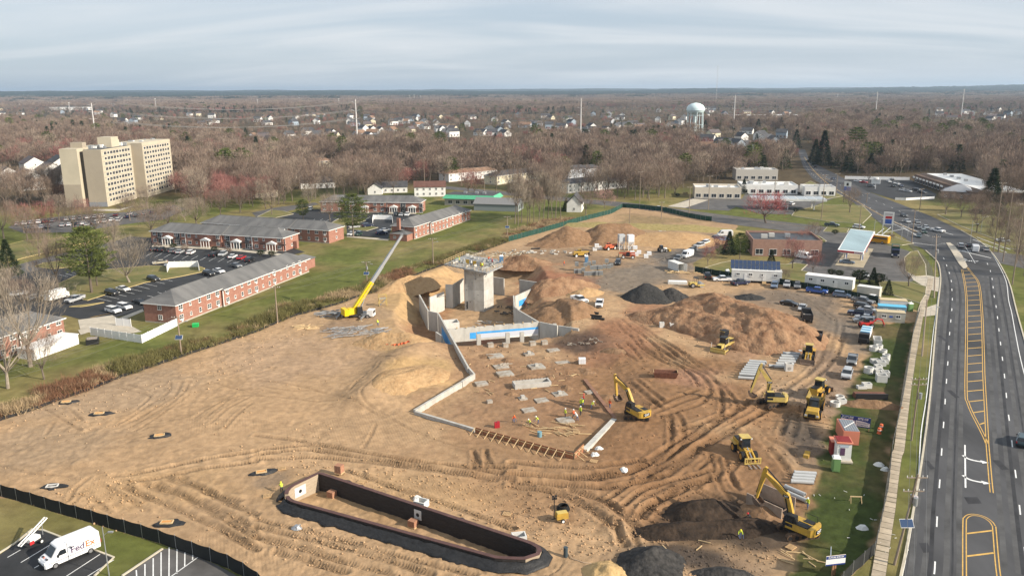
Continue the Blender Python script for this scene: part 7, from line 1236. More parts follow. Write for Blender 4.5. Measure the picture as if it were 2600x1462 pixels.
for i,(u,vb,vt)in enumerate([(243,352,262),(908,372,253),(1474,350,250),(1862,326,242),(2222,300,233),(2440,296,226)]):
 b=P(u,vb);d=CR@Vector((u-1300.0,-(vt-731.0),-FPX));z=H+d.z*(b.y/d.y);t=thing('transmission_pole',['grey transmission pole left of the cream tower','tall transmission pole left of centre','transmission pole right of centre','transmission pole right of the water tower','transmission pole above the dark evergreens','rightmost transmission pole on the skyline'][i],'transmission pole',(b.x,b.y,0));MB().tube((0,0,-1),(0,0,z),.95,.5,10).build('shaft',mat('pole_pale',(.62,.60,.58),.6),t);am=MB()
 for k in range(3):
  for s in(-1,1):am.tube((0,0,z-3-k*8.5),(s*4.5,s*1.5,z-2-k*8.5),.2,.1,5)
 am.build('arms',MATS['pole_pale'],t);MP.append(Vector((b.x,b.y,z)))
for a,b in list(zip(MP[1:-1],MP[2:]))+[(MP[-1],MP[-1]+(MP[-1]-MP[-2])*1.3),(MP[1],MP[1]+(MP[1]-MP[2])*.8)]:wires('high voltage conductor between the transmission poles',a,b,[(4.5,1.5,-2),(-4.5,-1.5,-2),(4.5,1.5,-10.5),(-4.5,-1.5,-10.5),(4.5,1.5,-19),(-4.5,-1.5,-19)],7,.16,'high voltage conductors')
for i,(u,vb,vt)in enumerate([(178,287,260),(397,284,250),(655,275,252),(861,270,250),(1052,258,241),(1068,257,243),(1818,262,168),(2126,256,239),(1041,257,242),(585,243,236),(760,258,248)]):
 b=P(u,vb);d=CR@Vector((u-1300.0,-(vt-731.0),-FPX));z=H+d.z*(b.y/d.y);t=thing('lattice_mast','far thin lattice mast, number %d from the left in height order'%(i+1)if False else['pale mast far left with flat top','pale lattice mast above the left wood','slim mast left of centre on the plain','slim mast beside the tall transmission pole','slim far mast above the pale warehouses','second far mast above the pale warehouses','very tall hair-thin aerial against the sky','far mast left of the skyline pole','third far mast above the pale warehouses','tiny far mast on the blue ridge','tiny far mast beside the white speck'][i],'mast',(b.x,b.y,0));w=.9+b.y*.0003;m_=MB()
 for sx,sy in((-1,-1),(1,-1),(1,1),(-1,1)):m_.tube((sx*w,sy*w,-1),(sx*w*.35,sy*w*.35,z),.12+b.y*.00002,n=4)
 for k in range(10):f=1-.65*k/10;m_.tube((-w*f,-w*f,z*k/10),(w*f,-w*f,z*(k+1)/10),.1,n=3);m_.tube((w*f,w*f,z*k/10),(-w*f,w*f,z*(k+1)/10),.1,n=3)
 m_.build('lattice',MATS['pole_pale'],t);MB().bx(-w,w,-w,w,z-2.5,z-1).build('antenna',M_TRIM,t)
b=P(1763,341);d=CR@Vector((0+1763-1300.0,-(261-731.0),-FPX));z=H+d.z*(b.y/d.y);WT=thing('water_tower','pale aqua water tower on tall legs','water tower',(b.x,b.y,0));R_=11.6;M_AQ=mat('tower_aqua',(.62,.74,.75),.5,var=.06,vscale=.1)
MB().lathe([(.1,z),(R_*.45,z-1.0),(R_*.8,z-3.2),(R_*.97,z-6),(R_,z-8.5),(R_*.96,z-11),(R_*.8,z-13),(R_*.5,z-14.2),(.1,z-14.6)][::-1],n=28).build('tank',M_AQ,WT,smooth=True);MB().ring((0,0),R_+.4,R_-.2,z-9.6,z-9.0,28).build('balcony',M_AQ,WT)
for i in range(8):a=2*math.pi*i/8;MB().tube((math.cos(a)*R_*.95,math.sin(a)*R_*.95,-1),(math.cos(a)*R_*.86,math.sin(a)*R_*.86,z-12),.55,.5,8).build('leg',M_AQ,WT)
MB().cylz((0,0),1.3,-1,z-14,12).build('riser_pipe',M_AQ,WT);bm=MB()
for h_ in(.3,.6):
 for i in range(8):a,c=2*math.pi*i/8,2*math.pi*(i+1)/8;bm.tube((math.cos(a)*R_*.9,math.sin(a)*R_*.9,z*h_),(math.cos(c)*R_*.9,math.sin(c)*R_*.9,z*h_),.2,n=5)
bm.build('bracing',M_AQ,WT)
for i,(u,v,vt)in enumerate([(915,240,231),(683,243,236),(585,246,238)]):b=P(u,v);z=40+20*(i==0);t=thing('water_tower',['far white water tower on the ridge above the tall pole','far white water tower speck left of centre','faint far water tower on the left ridge'][i],'water tower',(b.x,b.y,0));MB().lathe([(.1,z+16),(12,z+12),(15,z+4),(12,z-4),(.1,z-6)][::-1],n=14).build('tank',M_TRIM,t);MB().cylz((0,0),4,0,z,8).build('pedestal',M_TRIM,t)
# ======== earth and gravel piles
def soil(name,c1,c2,sc=.8,bump=.7):return mat(name,c1,.97,col2=c2,vscale=sc,bump=bump,bscale=1.8,detail=10,spec=.1,bdist=.3)
S_BRN=soil('pile_brown',(.17,.10,.055),(.29,.18,.105));S_TAN=soil('pile_tan',(.33,.20,.10),(.48,.32,.17));S_RED=soil('pile_red',(.17,.088,.05),(.37,.23,.135),.33,.9);S_BLK=soil('pile_gravel',(.028,.028,.028),(.06,.058,.055),2);S_GRV=soil('pile_gravel_grey',(.022,.022,.022),(.075,.07,.066),1.4);S_DRK=soil('pile_dark',(.018,.015,.013),(.065,.045,.032));S_YEL=soil('pile_yellow',(.40,.265,.12),(.52,.36,.18))
def mound(name,label,cpx,rx,ry,h,rz,m,seed,ridge=0.0,flat=1.0,pw=1.0,rough=.16,cat='soil pile',zoff=0.0,n=44):
 p=G(*cpx)if not isinstance(cpx,Vector)else Vector((cpx.x,cpx.y,base_z(cpx.x,cpx.y)));r=rg(seed);ox,oy=r.uniform(0,200,2);g=np.linspace(-1.25,1.25,n);X,Y=np.meshgrid(g,g);X=X.ravel();Y=Y.ravel()
 xr=np.sign(X)*np.maximum(np.abs(X)-ridge,0)/(1-ridge*.8);d=np.hypot(xr,Y);th=np.arctan2(Y,X);d=d*(1+.5*(fbm(np.cos(th)*1.4+ox,np.sin(th)*1.4+oy,1.0,3)-.5))
 z=np.clip(1-d,-.15,None)**1.0 if pw==1 else np.sign(1-d)*np.abs(1-d)**pw;z=np.where(d>1.05,-.12,z);z=np.minimum(z,flat)*h
 wx,wy=X*rx+ox*3,Y*ry+oy*3;z=z+h*rough*(fbm(wx,wy,.35,4)-.5)*np.clip(z/h*3,0,1)+(fbm(wx,wy,1.1,3)-.5)*(.3+.09*h)*np.clip(z/h*4,0,1)
 c,s=math.cos(rz),math.sin(rz);gx,gy=X*rx*c-Y*ry*s+p.x,X*rx*s+Y*ry*c+p.y;gz=base_h(gx,gy)if zoff is not None else 0;gz=np.maximum(gz,p.z-1.2)
 me=bpy.data.meshes.new(name);vs=np.stack([gx-p.x,gy-p.y,gz+z-p.z+(zoff or 0)],1);idx=np.arange(n*n).reshape(n,n);q=np.stack([idx[:-1,:-1].ravel(),idx[:-1,1:].ravel(),idx[1:,1:].ravel(),idx[1:,:-1].ravel()],1);keep=(z[q]>-.06*h).any(1)
 me.from_pydata([tuple(v)for v in vs],[],[tuple(f)for f in q[keep]]);me.materials.append(m);me.polygons.foreach_set('use_smooth',[True]*len(me.polygons));o=obj(name,me,None,p);return tag(o,label,cat)
mound('dirt_pile','peaked brown dirt pile by the green fence',(1440,612),13,10,6.2,.2,S_BRN,1);mound('dirt_pile','low brown dirt shoulder before the peaked pile',(1412,620),12,6,2.6,0,S_BRN,2)
mound('dirt_pile','broad tan dirt ridge behind the mortar silos',(1560,606),16,14,6.0,rad(15),S_BRN,3,.35);mound('dirt_pile','long low tan spoil bank right of the dirt ridge',(1650,612),26,14,3.4,rad(-6),S_TAN,4,.4,.8);mound('grass_berm','straw-covered berm in front of the cross street fence',(1640,578),36,5,2.0,rad(-14),soil('berm_straw',(.24,.20,.08),(.38,.30,.14)),5,.6,.8,cat='berm')
mound('dirt_mound','large red-brown earth mound in the middle of the site',Vector((56,187,0)),22,13.5,6.0,rad(-62),S_RED,6,.42,.92,.8,.34,n=96);mound('dirt_mound','lower red earth terrace on the near side of the large mound',Vector((47.5,184.5,0)),17,8.5,3.9,rad(-52),S_RED,7,.5,.85,.7,.4,n=84);mound('dirt_mound','left red earth spur of the large mound',Vector((39,193,0)),9,6,2.6,rad(-20),S_RED,8,.2,rough=.35)
mound('gravel_pile','tall black gravel cone on the haul yard',(1642,757),7.0,6.0,4.3,.1,S_BLK,9,.1,rough=.05,cat='gravel pile');mound('gravel_pile','smaller grey-black gravel cone right of the tall one',(1704,755),5.0,4.4,3.0,0,S_GRV,10,rough=.05,cat='gravel pile');mound('gravel_pile','low black gravel heap behind the red mound',(1905,757),4.6,3,1.4,0,S_BLK,11,cat='gravel pile')
mound('dirt_mound','flat-topped brown soil block beside the two white pickups',(1432,800),8.5,7.5,4.2,.1,S_BRN,12,.15,.62,.7);mound('dirt_mound','brown backfill slope right of the pit wall',(1400,815),11,6,2.4,rad(-40),S_BRN,13,.3);mound('dirt_mound','rust-red bank behind the pit',(1418,735),11.5,7.5,3.6,rad(20),S_RED,14,.3,rough=.3);mound('dirt_mound','rust-red lumps behind the concrete shaft',(1325,700),10,6,2.8,rad(-10),S_RED,15,rough=.4);mound('dirt_mound','tan spoil at the corner of the rust-red bank',(1488,748),6,4,2.2,rad(30),S_TAN,16)
mound('dirt_mound','yellow sand bank left of the pit',(1050,735),14,5,2.6,rad(55),S_TAN,17,.4);mound('dirt_mound','yellow spoil heap with orange netting left of the pit corner',(1000,868),9,5.5,2.4,rad(-5),S_TAN,18,.3,rough=.3);mound('dirt_mound','ochre bank on the left plateau edge',(1040,965),9,5,1.7,rad(50),S_TAN,19,.3,pw=.8);mound('dirt_mound','red dirt floor heap inside the pit',(1225,838,),7,4,1.2,.3,S_RED,20,.2,zoff=.0)
mound('soil_pile','black soil heap left of the lower right excavator',(1785,1305),6.0,3.6,2.2,rad(10),S_DRK,21,.2,rough=.35);mound('soil_pile','dark soil ridge along the dug trench',(1800,1345),9,2.2,1.3,rad(8),S_DRK,22,.5,rough=.35);mound('soil_pile','brown clods beside the rolled steel box',(1935,1305),3.4,2.6,1.2,rad(-40),S_BRN,23,rough=.4);mound('soil_pile','black gravel heap at the bottom edge',(1650,1432),4.6,4.2,2.0,rad(30),S_GRV,24,.15,cat='gravel pile');mound('soil_pile','orange sand heap at the bottom edge',(1545,1462),3.2,3.0,1.5,0,S_YEL,25);mound('soil_pile','dark heap at the bottom edge right of the gravel',(1840,1466),3.8,2.2,1.2,0,S_GRV,26);mound('soil_pile','long brown topsoil windrow behind the site sign',(2215,1030),5.2,1.6,1.1,rad(-14),S_BRN,27,.5)
for i,(u,v,r_)in enumerate([(1335,955,2.4),(1395,960,1.8),(1490,945,2.4),(1240,905,2.2),(1300,1000,1.6),(1440,985,1.8),(1545,1010,2.2),(1470,920,1.8),(1290,915,2),(1560,890,3)]):mound('soil_pile','small loose spoil heap between the pad footings',(u,v),r_,r_*.7,.55,i,S_BRN,40+i,rough=.5,n=18)['group']='spoil heaps on the pad'
def clods():
 x,y,h,idx,col,dark=CLOD[0];r=rg(55);w=(130/np.maximum(y[idx],80))**1.5*(.004+dark+.6*sstep(.52,.7,fbm(x[idx],y[idx],.05,3)));w[h[idx]<-1.5]*=.2;w*=(sdpoly(GRASS_IN,x[idx],y[idx])>0)*(sdpoly(BASIN,x[idx],y[idx])>2.5);k=r.choice(len(idx),8000,p=w/w.sum());i=idx[k]
 oc=np.array([(1,0,0),(-1,0,0),(0,1,0),(0,-1,0),(0,0,1),(0,0,-.6)]);n=len(i);s=(.045+.13*r.random(n)**2.5)[:,None,None]*(1+y[i][:,None,None]/260);v=oc[None]*(.6+.8*r.random((n,6,1)))*s;a=r.random(n)*6.28;c_,s_=np.cos(a)[:,None],np.sin(a)[:,None];v=np.stack([v[...,0]*c_-v[...,1]*s_,v[...,0]*s_+v[...,1]*c_,v[...,2]],-1)+np.stack([x[i]+r.normal(size=n)*.2,y[i]+r.normal(size=n)*.2,h[i]+.02],1)[:,None]
 f=np.array([(0,2,4),(2,1,4),(1,3,4),(3,0,4),(2,0,5),(1,2,5),(3,1,5),(0,3,5)]);F_=(f[None]+6*np.arange(n)[:,None,None]).reshape(-1,3);me=bpy.data.meshes.new('soil_clods');me.vertices.add(n*6);me.vertices.foreach_set('co',v.astype(np.float32).ravel());me.loops.add(F_.size);me.loops.foreach_set('vertex_index',F_.astype(np.int32).ravel());me.polygons.add(len(F_));me.polygons.foreach_set('loop_start',np.arange(0,F_.size,3,dtype=np.int32));me.update()
 at=me.color_attributes.new('tint','FLOAT_COLOR','POINT');cc=np.concatenate([np.repeat(col[i]*(.75+.4*r.random((n,1))),6,0),np.ones((n*6,1))],1);at.data.foreach_set('color',cc.ravel());me.materials.append(mat('clod_soil',rough=.97,attr='tint'));o=obj('soil_clods',me);o['kind']='stuff';o['label']='loose clods of earth over the churned site'
clods()
# ======== crane
p=G(893,803);A=Vector((-40,195,2.6));T_=P(1020,598,20);hc=ang(A,T_);t=thing('mobile_crane','yellow mobile crane with long grey telescopic boom raised over the lawn','crane',(p.x,p.y,0),rad(-8));inv=lambda v:Matrix.Rotation(-rad(-8),3,'Z')@(Vector(v)-Vector((p.x,p.y,0)))
M_CRANE=mat('crane_yellow',(.72,.50,.01),.4,var=.08);MB().bx(-3,4.4,-1.2,1.2,.5,1.4).build('carrier',mat('crane_grey',(.22,.23,.24),.5),t);MB().bx(4.4,6.0,-1.1,1.1,.6,2.2).build('cab',M_TRIM,t);MB().bx(5.95,6.03,-.9,.9,1.3,2.0).build('windscreen',M_VGLASS,t);add_wheels(t,(-2.2,-.8,2.6,4.6),(-1.05,1.05),.55,.4)
for x in(-2.8,3.6):
 b_=MB();b_.bx(x-.2,x+.2,-3.4,3.4,.55,.85);b_.build('outrigger',MATS['crane_grey'],t)
 for s in(-1,1):MB().cylz((x,s*3.3),.12,0,.9,8).build('outrigger_jack',M_STEEL,t);MB().bx(x-.5,x+.5,s*3.3-.4,s*3.3+.4,0,.1).build('outrigger_pad',M_LUMB,t)
a,e=inv(A),inv(T_);d=(e-a).normalized();L_=(e-a).length;hl=Matrix.Rotation(math.atan2(d.y,d.x),4,'Z');q0=Vector((a.x,a.y,0));sup=MB();f=Vector((d.x,d.y,0)).normalized();s_=Vector((-f.y,f.x,0))
def hx(c,l,w,h):return[c-f*l/2-s_*w/2,c+f*l/2-s_*w/2,c+f*l/2+s_*w/2,c-f*l/2+s_*w/2]
sup=MB();c=a-f*.4;sup.hexa([v-Vector((0,0,1.2))for v in hx(c,3.2,2.0,0)],[v+Vector((0,0,.3))for v in hx(c,2.6,1.6,0)]);sup.build('turret',M_CRANE,t);c=a-f*2.6;cw=MB();cw.hexa([v-Vector((0,0,1.3))for v in hx(c,1.1,2.8,0)],[v+Vector((0,0,.4))for v in hx(c,1.1,2.8,0)]);cw.build('counterweight',M_CRANE,t);c=a+f*.8+s_*-1.3;cb=MB();cb.hexa([v-Vector((0,0,1.1))for v in hx(c,1.6,.9,0)],[v+Vector((0,0,.7))for v in hx(c,1.2,.9,0)]);cb.build('operator_cab',M_VGLASS,t)
for k,(t0,t1,w)in enumerate(((0,.36,.95),(.34,.58,.72),(.57,.8,.58),(.79,1.0,.46))):MB().bar(a.lerp(e,t0),a.lerp(e,t1),w,w*1.15).build('boom_section',M_CRANE if k==0 else M_STEEL,t)
MB().tube(a+f*1.6-Vector((0,0,.6)),a.lerp(e,.26),.2).build('lift_cylinder',M_STEEL,t);MB().box(tuple(e),(.6,.5,.8)).build('boom_head',M_STEEL,t);jb=MB();o_=s_*-.9
for k in range(10):jb.bar(a.lerp(e,.04+.03*k)+o_,a.lerp(e,.07+.03*k)+o_-Vector((0,0,.5 if k%2 else-.1)),.06,.06)
jb.bar(a.lerp(e,.04)+o_,a.lerp(e,.36)+o_,.08,.08);jb.build('folded_jib',M_STEEL,t)
# ======== trailers, booths, containers
M_OFF=mat('trailer_white',(.66,.66,.63),.6,var=.08,vscale=.6)
def trailer(label,a,b,w,h,m,roof,nwin=3,legs=True,solar=False,name='office_trailer',sign=False):
 a,b=P(*a),P(*b);l=(b-a).length;t=thing(name,label,'trailer',(a.x,a.y,0),ang(a,b));z=.7 if legs else 0;MB().bx(0,l,0,w,z,z+h).build('body',m,t);MB().bx(-.06,l+.06,-.06,w+.06,z+h+.01,z+h+.1).build('roof',roof,t)
 for i in range(nwin):window(t,l*(i+.5)/nwin,-.02,z+h*.62,1.1,.8,0,3)
 if legs:
  for x in(.25,.62):MB().bx(l*x,l*x+.95,-.05,-.01,z+.1,z+2.1).build('door',M_TRIM,t);st=MB();[st.bx(l*x-.1,l*x+1.05,-1.2+k*.3,-.9+k*.3,0,.15+k*.16)for k in range(4)];st.build('steps',M_LUMB,t)
  for i in range(7):MB().bx(l*i/6.5+.2,l*i/6.5+.6,.3,w-.3,0,z).build('pier',M_DARK,t)
 if sign:MB().bx(l*.44,l*.56,-.05,-.01,h*.5,h*.68).build('name_plate',MATS['sign_blue'],t)
 if solar:
  for r__ in range(2):
   for i in range(12):x=l*i/12-.4;y0,z0=w*.35+r__*1.35,z+h+.35+r__*1.05;o=MB().add([(x,y0,z0),(x+l/12-.08,y0,z0),(x+l/12-.08,y0+1.28,z0+1.0),(x,y0+1.28,z0+1.0)],[(0,1,2,3)]).build('solar_panel',mat('solar_dark',(.025,.045,.10),.15,spec=.7),t);o.modifiers.new('thickness','SOLIDIFY').thickness=.05
  fr=MB()
  for i in range(6):x=l*i/6+.5;fr.bar((x,w*.3,z+h+.1),(x,w*.35+2.7,z+h+2.2),.1,.1);fr.bar((x,w-.05,z+h+.1),(x,w*.35+2.5,z+h+2.1),.1,.1)
  fr.build('panel_frame',M_TRIM,t)
 return t
trailer('white office trailer under a tilted solar array',(1857,716),(1984,722),3.4,3.0,M_OFF,M_TRIM,4,True,True);trailer('long white office trailer right of the solar trailer',(2042,728),(2163,743),3.4,2.9,M_OFF,M_TRIM,4)
trailer('cream storage container behind the crew parking',(2174,753),(2231,761),2.6,3.0,mat('container_cream',(.52,.48,.40),.7,var=.1),M_OFF,0,False,name='storage_container');trailer('white container with tan roof beside the crew parking',(2233,786),(2302,790),2.5,2.6,M_OFF,mat('tan_top',(.55,.45,.28),.8),0,False,name='storage_container');trailer('light blue container office with two framed windows',(2229,801),(2299,806),2.5,2.5,mat('container_blue',(.22,.36,.44),.6),mat('blue_top',(.12,.45,.65),.6),2,False,name='storage_container');trailer('beige container office with two windows and blue plate',(2225,816),(2297,821),2.5,2.5,mat('container_beige',(.48,.45,.38),.7),mat('tan_top2',(.52,.43,.28),.8),2,False,name='storage_container',sign=True)
p=G(1716,684);t=thing('storage_container','open white shipping container at the bend of the haul road','container',p,rad(-70));b=MB();[b.bx(*q)for q in((-3,3,-1.2,-1.12,0,2.5),(-3,3,1.12,1.2,0,2.5),(-3,3,-1.12,1.12,2.4,2.5),(-3,-2.9,-1.12,1.12,0,2.4),(-2.9,3,-1.12,1.12,0,.1))];b.build('shell',M_OFF,t)
for s in(-1,1):MB().box((3.5,s*1.35,1.25),(1.1,.06,2.4),s*rad(25)).build('door',M_OFF,t)
p=G(2141,1172);t=thing('site_booth','white booth with orange cornice and dark poster by the site sign','booth',p,rad(-10));MB().bx(-1.05,1.05,0,2.4,.25,3.0).build('wall',M_TRIM,t);MB().bx(-1.2,1.2,-.15,2.5,3.01,3.2).build('cornice',mat('cornice_orange',(.62,.22,.14),.6),t);MB().bx(-.6,.1,-.06,-.01,1.1,2.3).build('poster',mat('poster_dark',(.12,.06,.12),.6),t);MB().bx(-1.3,1.3,-.5,2.5,0,.24).build('base',M_CONC,t);MB().bx(-1.02,1.02,.2,2.3,3.21,3.3).build('roof',mat('roof_red',(.22,.02,.02),.6),t);MB().bx(-.7,.6,-.05,-.01,2.45,2.7).build('name_plate',mat('plate_pale',(.5,.55,.65),.6),t)
p=G(2119,1150);t=thing('site_booth','small dark red shed with orange rim beside the white booth','booth',p,rad(-10));MB().bx(-.75,.75,-.9,1.0,0,2.2).build('wall',MATS['roof_red'],t);MB().bx(-.85,.85,-1.0,1.1,2.21,2.35).build('rim',MATS['cornice_orange'],t)
p=G(2158,1126);t=thing('roll_box','orange-rimmed steel box with corrugated grey lid','container',p,rad(-10));MB().bx(-1.25,1.25,-.4,4.8,0,2.3).build('shell',MATS['cornice_orange'],t);MB().bx(-1.05,1.2,-.3,4.5,2.31,2.36).build('lid',M_STEEL,t)
for i in range(6):MB().bx(-.95+i*.38,-.8+i*.38,-.25,4.4,2.37,2.43).build('rib',M_STEEL,t)
MB().bar((-1.0,.6,2.5),(1.1,3.2,2.5),.1,.06).build('strap',M_TRIM,t)
a,b=P(2132,1083),P(2208,1095);l=(b-a).length;t=thing('site_sign','wide blue and white FUTURE SITE OF sign board by the booths','sign',(a.x,a.y,0),ang(a,b));M_SBL=mat('sign_navy',(.02,.045,.20),.5);MB().bx(0,l,0,.08,.5,2.3).build('panel',M_SBL,t);M_INK=mat('sign_ink',(.18,.24,.36),.6)
for k,(x0,x1)in enumerate(((.08,l/2-.06),(l/2+.06,l-.08))):
 n=8;top=[(x0+(x1-x0)*i/n,1.55+.28*((1-i/n)**2 if k==0 else(i/n)**2)*(-1 if k else 1)+(.1 if k else 0))for i in range(n+1)];MB().side([(x0,.68),(x1,.68)]+top[::-1],-.02,-.005).build('white_field',M_TRIM,t)
text_part('FUTURE','lettering',M_TRIM,t,(l*.24,-.03,2.0),(math.pi/2,0,0),.5,.006);text_part('SITE OF','lettering',M_TRIM,t,(l*.75,-.03,1.98),(math.pi/2,0,0),.48,.006)
for x,w1,w2 in((.25,'HAMILTON','MUNICIPAL'),(.75,'TOWNSHIP','COMPLEX')):text_part(w1,'lettering',M_INK,t,(l*x,-.03,1.28),(math.pi/2,0,0),.38,.004);text_part(w2,'lettering',M_INK,t,(l*x,-.03,.9),(math.pi/2,0,0),.38,.004)
for x in(.15,l-.15):MB().bx(x-.07,x+.07,.1,.22,-.2,2.3).build('post',M_LUMB,t)
b0=P(2118,1462);t=thing('site_sign','white V-shaped FUTURE SITE OF sign on timber posts at the bottom edge','sign',(b0.x,b0.y,0),rad(10));MB().bx(-1.25,1.25,0,.06,1.5,2.75).build('panel',M_TRIM,t);MB().bx(-1.24,1.24,-.02,-.005,2.35,2.74).build('title_band',M_SBL,t);MB().bx(-1.24,1.24,-.02,-.005,1.51,1.68).build('base_band',M_SBL,t);text_part('FUTURE SITE OF','lettering',M_TRIM,t,(0,-.025,2.55),(math.pi/2,0,0),.27,.006)
MB().hexa([(-1.2,.07,1.5),(1.25,.07,1.5),(1.22,.12,1.5),(-1.2,.12,1.5)],[(-1.2,.07,2.75),(1.25,.07,2.75),(1.22,.12,2.75),(-1.2,.12,2.75)]).build('backing',M_PLY,t);MB().box((-.1,.95,2.1),(.06,2.2,1.3),rad(-32)).build('second_panel',mat('panel_bluegrey',(.45,.50,.56),.5),t)
for x,y in((-.15,.2),(.2,.3)):MB().bx(x-.09,x+.09,y-.09,y+.09,-.2,2.4).build('post',mat('post_rust',(.36,.2,.1),.9),t)
# ======== precast, pipes, pallets
def ringp(label,u,v,r=.75,h=.9,grp='precast manhole rings'):
 p=G(u,v);o=MB().ring((0,0),r,r*.78,-.05,h,18).build('manhole_ring',M_PRE,None,loc=p);tag(o,label,'concrete ring',grp)
def boxp(label,u,v,w=1.5,d=1.5,h=1.1,rz=0.0,grp='precast boxes',hole=False):
 p=G(u,v);t=thing('precast_box',label,'concrete box',p,rz,grp);m=MB();k=.16
 for x0,x1,y0,y1 in((-w/2,w/2,-d/2,-d/2+k),(-w/2,w/2,d/2-k,d/2),(-w/2,-w/2+k,-d/2+k,d/2-k),(w/2-k,w/2,-d/2+k,d/2-k)):m.bx(x0,x1,y0,y1,-.05,h)
 m.build('wall',M_PRE,t);MB().bx(-w/2+k,w/2-k,-d/2+k,d/2-k,-.05,.12).build('floor',M_PRE,t)
 if hole:k_=MB();k_.tube((0,-d/2-.005,h*.4),(0,-d/2-.03,h*.4),.34,n=14);k_.build('knockout',mat('knockout',(.33,.32,.30),.9),t)
for a in[('white ring at the left of the ring trio',2218,890,.95,1.0),('white ring in the middle of the ring trio',2232,886,.75,1.0),('low white ring at the right of the ring trio',2241,894,.9,.6),('tall white ring beyond the nested boxes',2249,914,.8,1.3),('single white ring left of the small boxes',2205,946,.95,1.2),('broken ring in the scrap heap by the dump truck',2120,1030,.9,.8),('second broken ring in the scrap heap',2132,1012,.8,.6)]:ringp(*a)
for a in[('long open precast tank at the top of the yard',2227,872,1.7,3.6,1.3,rad(-20)),('left of the nested white boxes',2222,922,1.8,1.3,.9),('middle nested white box',2236,928,1.8,1.4,1.0,rad(-10)),('right nested white box',2245,922,1.5,1.7,1.1,rad(-15)),('upper white box beside the single ring',2229,938,1.4,1.2,1.0),('lower white box beside the single ring',2230,948,1.6,1.3,1.0),('small white box behind the big one',2246,956,1.6,1.4,1.2,rad(-12)),('biggest white box of the yard',2237,968,1.9,1.7,1.5,rad(-12)),('low white box at the foot of the yard',2187,986,1.7,1.0,.6),('tilted white box at the foot of the yard',2200,984,1.6,1.2,1.0),('white box below the black dump truck',2027,833,1.9,1.4,1.3,rad(-15)),('white box with round knockout below the pipe stack',2002,940,1.5,1.4,1.6,rad(-5),'precast boxes',True),('left small framed box at the foot of the red mound',1680,830,1.1,1.0,1.2),('right small framed box at the foot of the red mound',1706,832,1.1,1.0,1.2),('open concrete sump box inside the pit',1143,834,4.4,3.4,2.0,rad(15)),('grey box in the scrap heap by the dump truck',2136,1025,1.5,1.2,1.0),('white box set into the fabric behind the basin',1070,1284,1.7,1.4,.9,rad(-25)),('grey box sunk inside the right tip of the basin',1318,1402,1.8,1.4,.8,rad(10))]:boxp(*a)
def pipes(label,grp,u,v,n,l,r,du,dv,rz,lay=1):
 p0=G(u,v);me=None
 for i in range(n):
  p=G(u+du*i,v+dv*i)
  if me is None:m=MB();m.tube((-l/2,0,r),(l/2,0,r),r,r,14,0,False);m.tube((l/2,0,r),(-l/2,0,r),r*.78,r*.78,14,0,False);m.add([(s*l/2,k*math.cos(2*math.pi*j/14),r+k*math.sin(2*math.pi*j/14))for s in(-1,1)for k in(r,r*.78)for j in range(14)],[(s*28+j,s*28+(j+1)%14,s*28+14+(j+1)%14,s*28+14+j)for s in(0,1)for j in range(14)]);m.tube((-l/2-.0,0,r),(-l/2+.25,0,r),r*1.12,r*1.12,14,0,False);me=m.mesh('concrete_pipe',M_PIPE)
  o=obj('concrete_pipe',me,None,(p.x,p.y,p.z+.02),rz);tag(o,label,'pipe',grp)
  if lay>1 and i<n-1:q=G(u+du*(i+.5),v+dv*(i+.5));o=obj('concrete_pipe',me,None,(q.x,q.y,q.z+r*1.75),rz);tag(o,label,'pipe',grp)
pipes('grey concrete pipe in the stack behind the loader','pipe stack A',2040,846,5,3.2,.34,-1.5,7.5,rad(-10));pipes('grey concrete pipe in the big stack left of the bucket loader','pipe stack B',2022,882,9,3.6,.36,-4.2,6.6,rad(-8));pipes('grey concrete pipe in the stack behind the folded boom','pipe stack C',1925,924,8,3.4,.3,-4,5.6,rad(-12),2);pipes('grey concrete pipe in the small stack by the grass edge','pipe stack D',2044,1205,4,3.2,.3,-2.5,7.5,rad(-8));pipes('grey concrete pipe lying behind the lower right excavator boom','pipe pair',2018,1250,2,3.2,.32,6,16,rad(-52));pipes('single grey pipe beside the round-hole box','single pipe',1968,932,1,2.6,.3,0,0,rad(-5))
def pallet_cube(label,u,v,z,m,grp,s=(1.2,1.2,1.2),rz=0.0,name='block_pallet'):
 p=G(u,v);t=thing(name,label,'pallet',(p.x,p.y,p.z+z),rz,grp);MB().bx(-s[0]/2,s[0]/2,-s[1]/2,s[1]/2,0,.12).build('pallet',M_LUMB,t)
 for i in range(3):
  for j in range(3):MB().bx(-s[0]/2+i*s[0]/3+.01,-s[0]/2+(i+1)*s[0]/3-.01,-s[1]/2,s[1]/2,.13+j*s[2]/3,.12+(j+1)*s[2]/3-.02).build('block_bundle',m,t)
M_CMU=mat('grey_block',(.25,.255,.25),.95,var=.12,vscale=3);M_WRAP=mat('shrink_wrap',(.74,.75,.76),.35,var=.1,vscale=1.5)
for i,(u,v,z)in enumerate([(1488,700,0),(1497,700,0),(1507,699,0),(1517,699,0),(1526,699,0),(1503,696,1.36),(1513,695,1.36),(1523,695,1.36),(1462,694,0),(1472,694,0),(1464,686,1.36),(1481,690,0),(1486,688,1.36),(1525,685,0),(1535,682,0),(1540,678,1.36),(1546,682,0),(1508,672,0),(1496,674,0),(1552,679,0)]):pallet_cube('grey concrete block pallet in the stack by the dark SUV',u,v,z,M_CMU,'grey block pallets',rz=rad(-3))
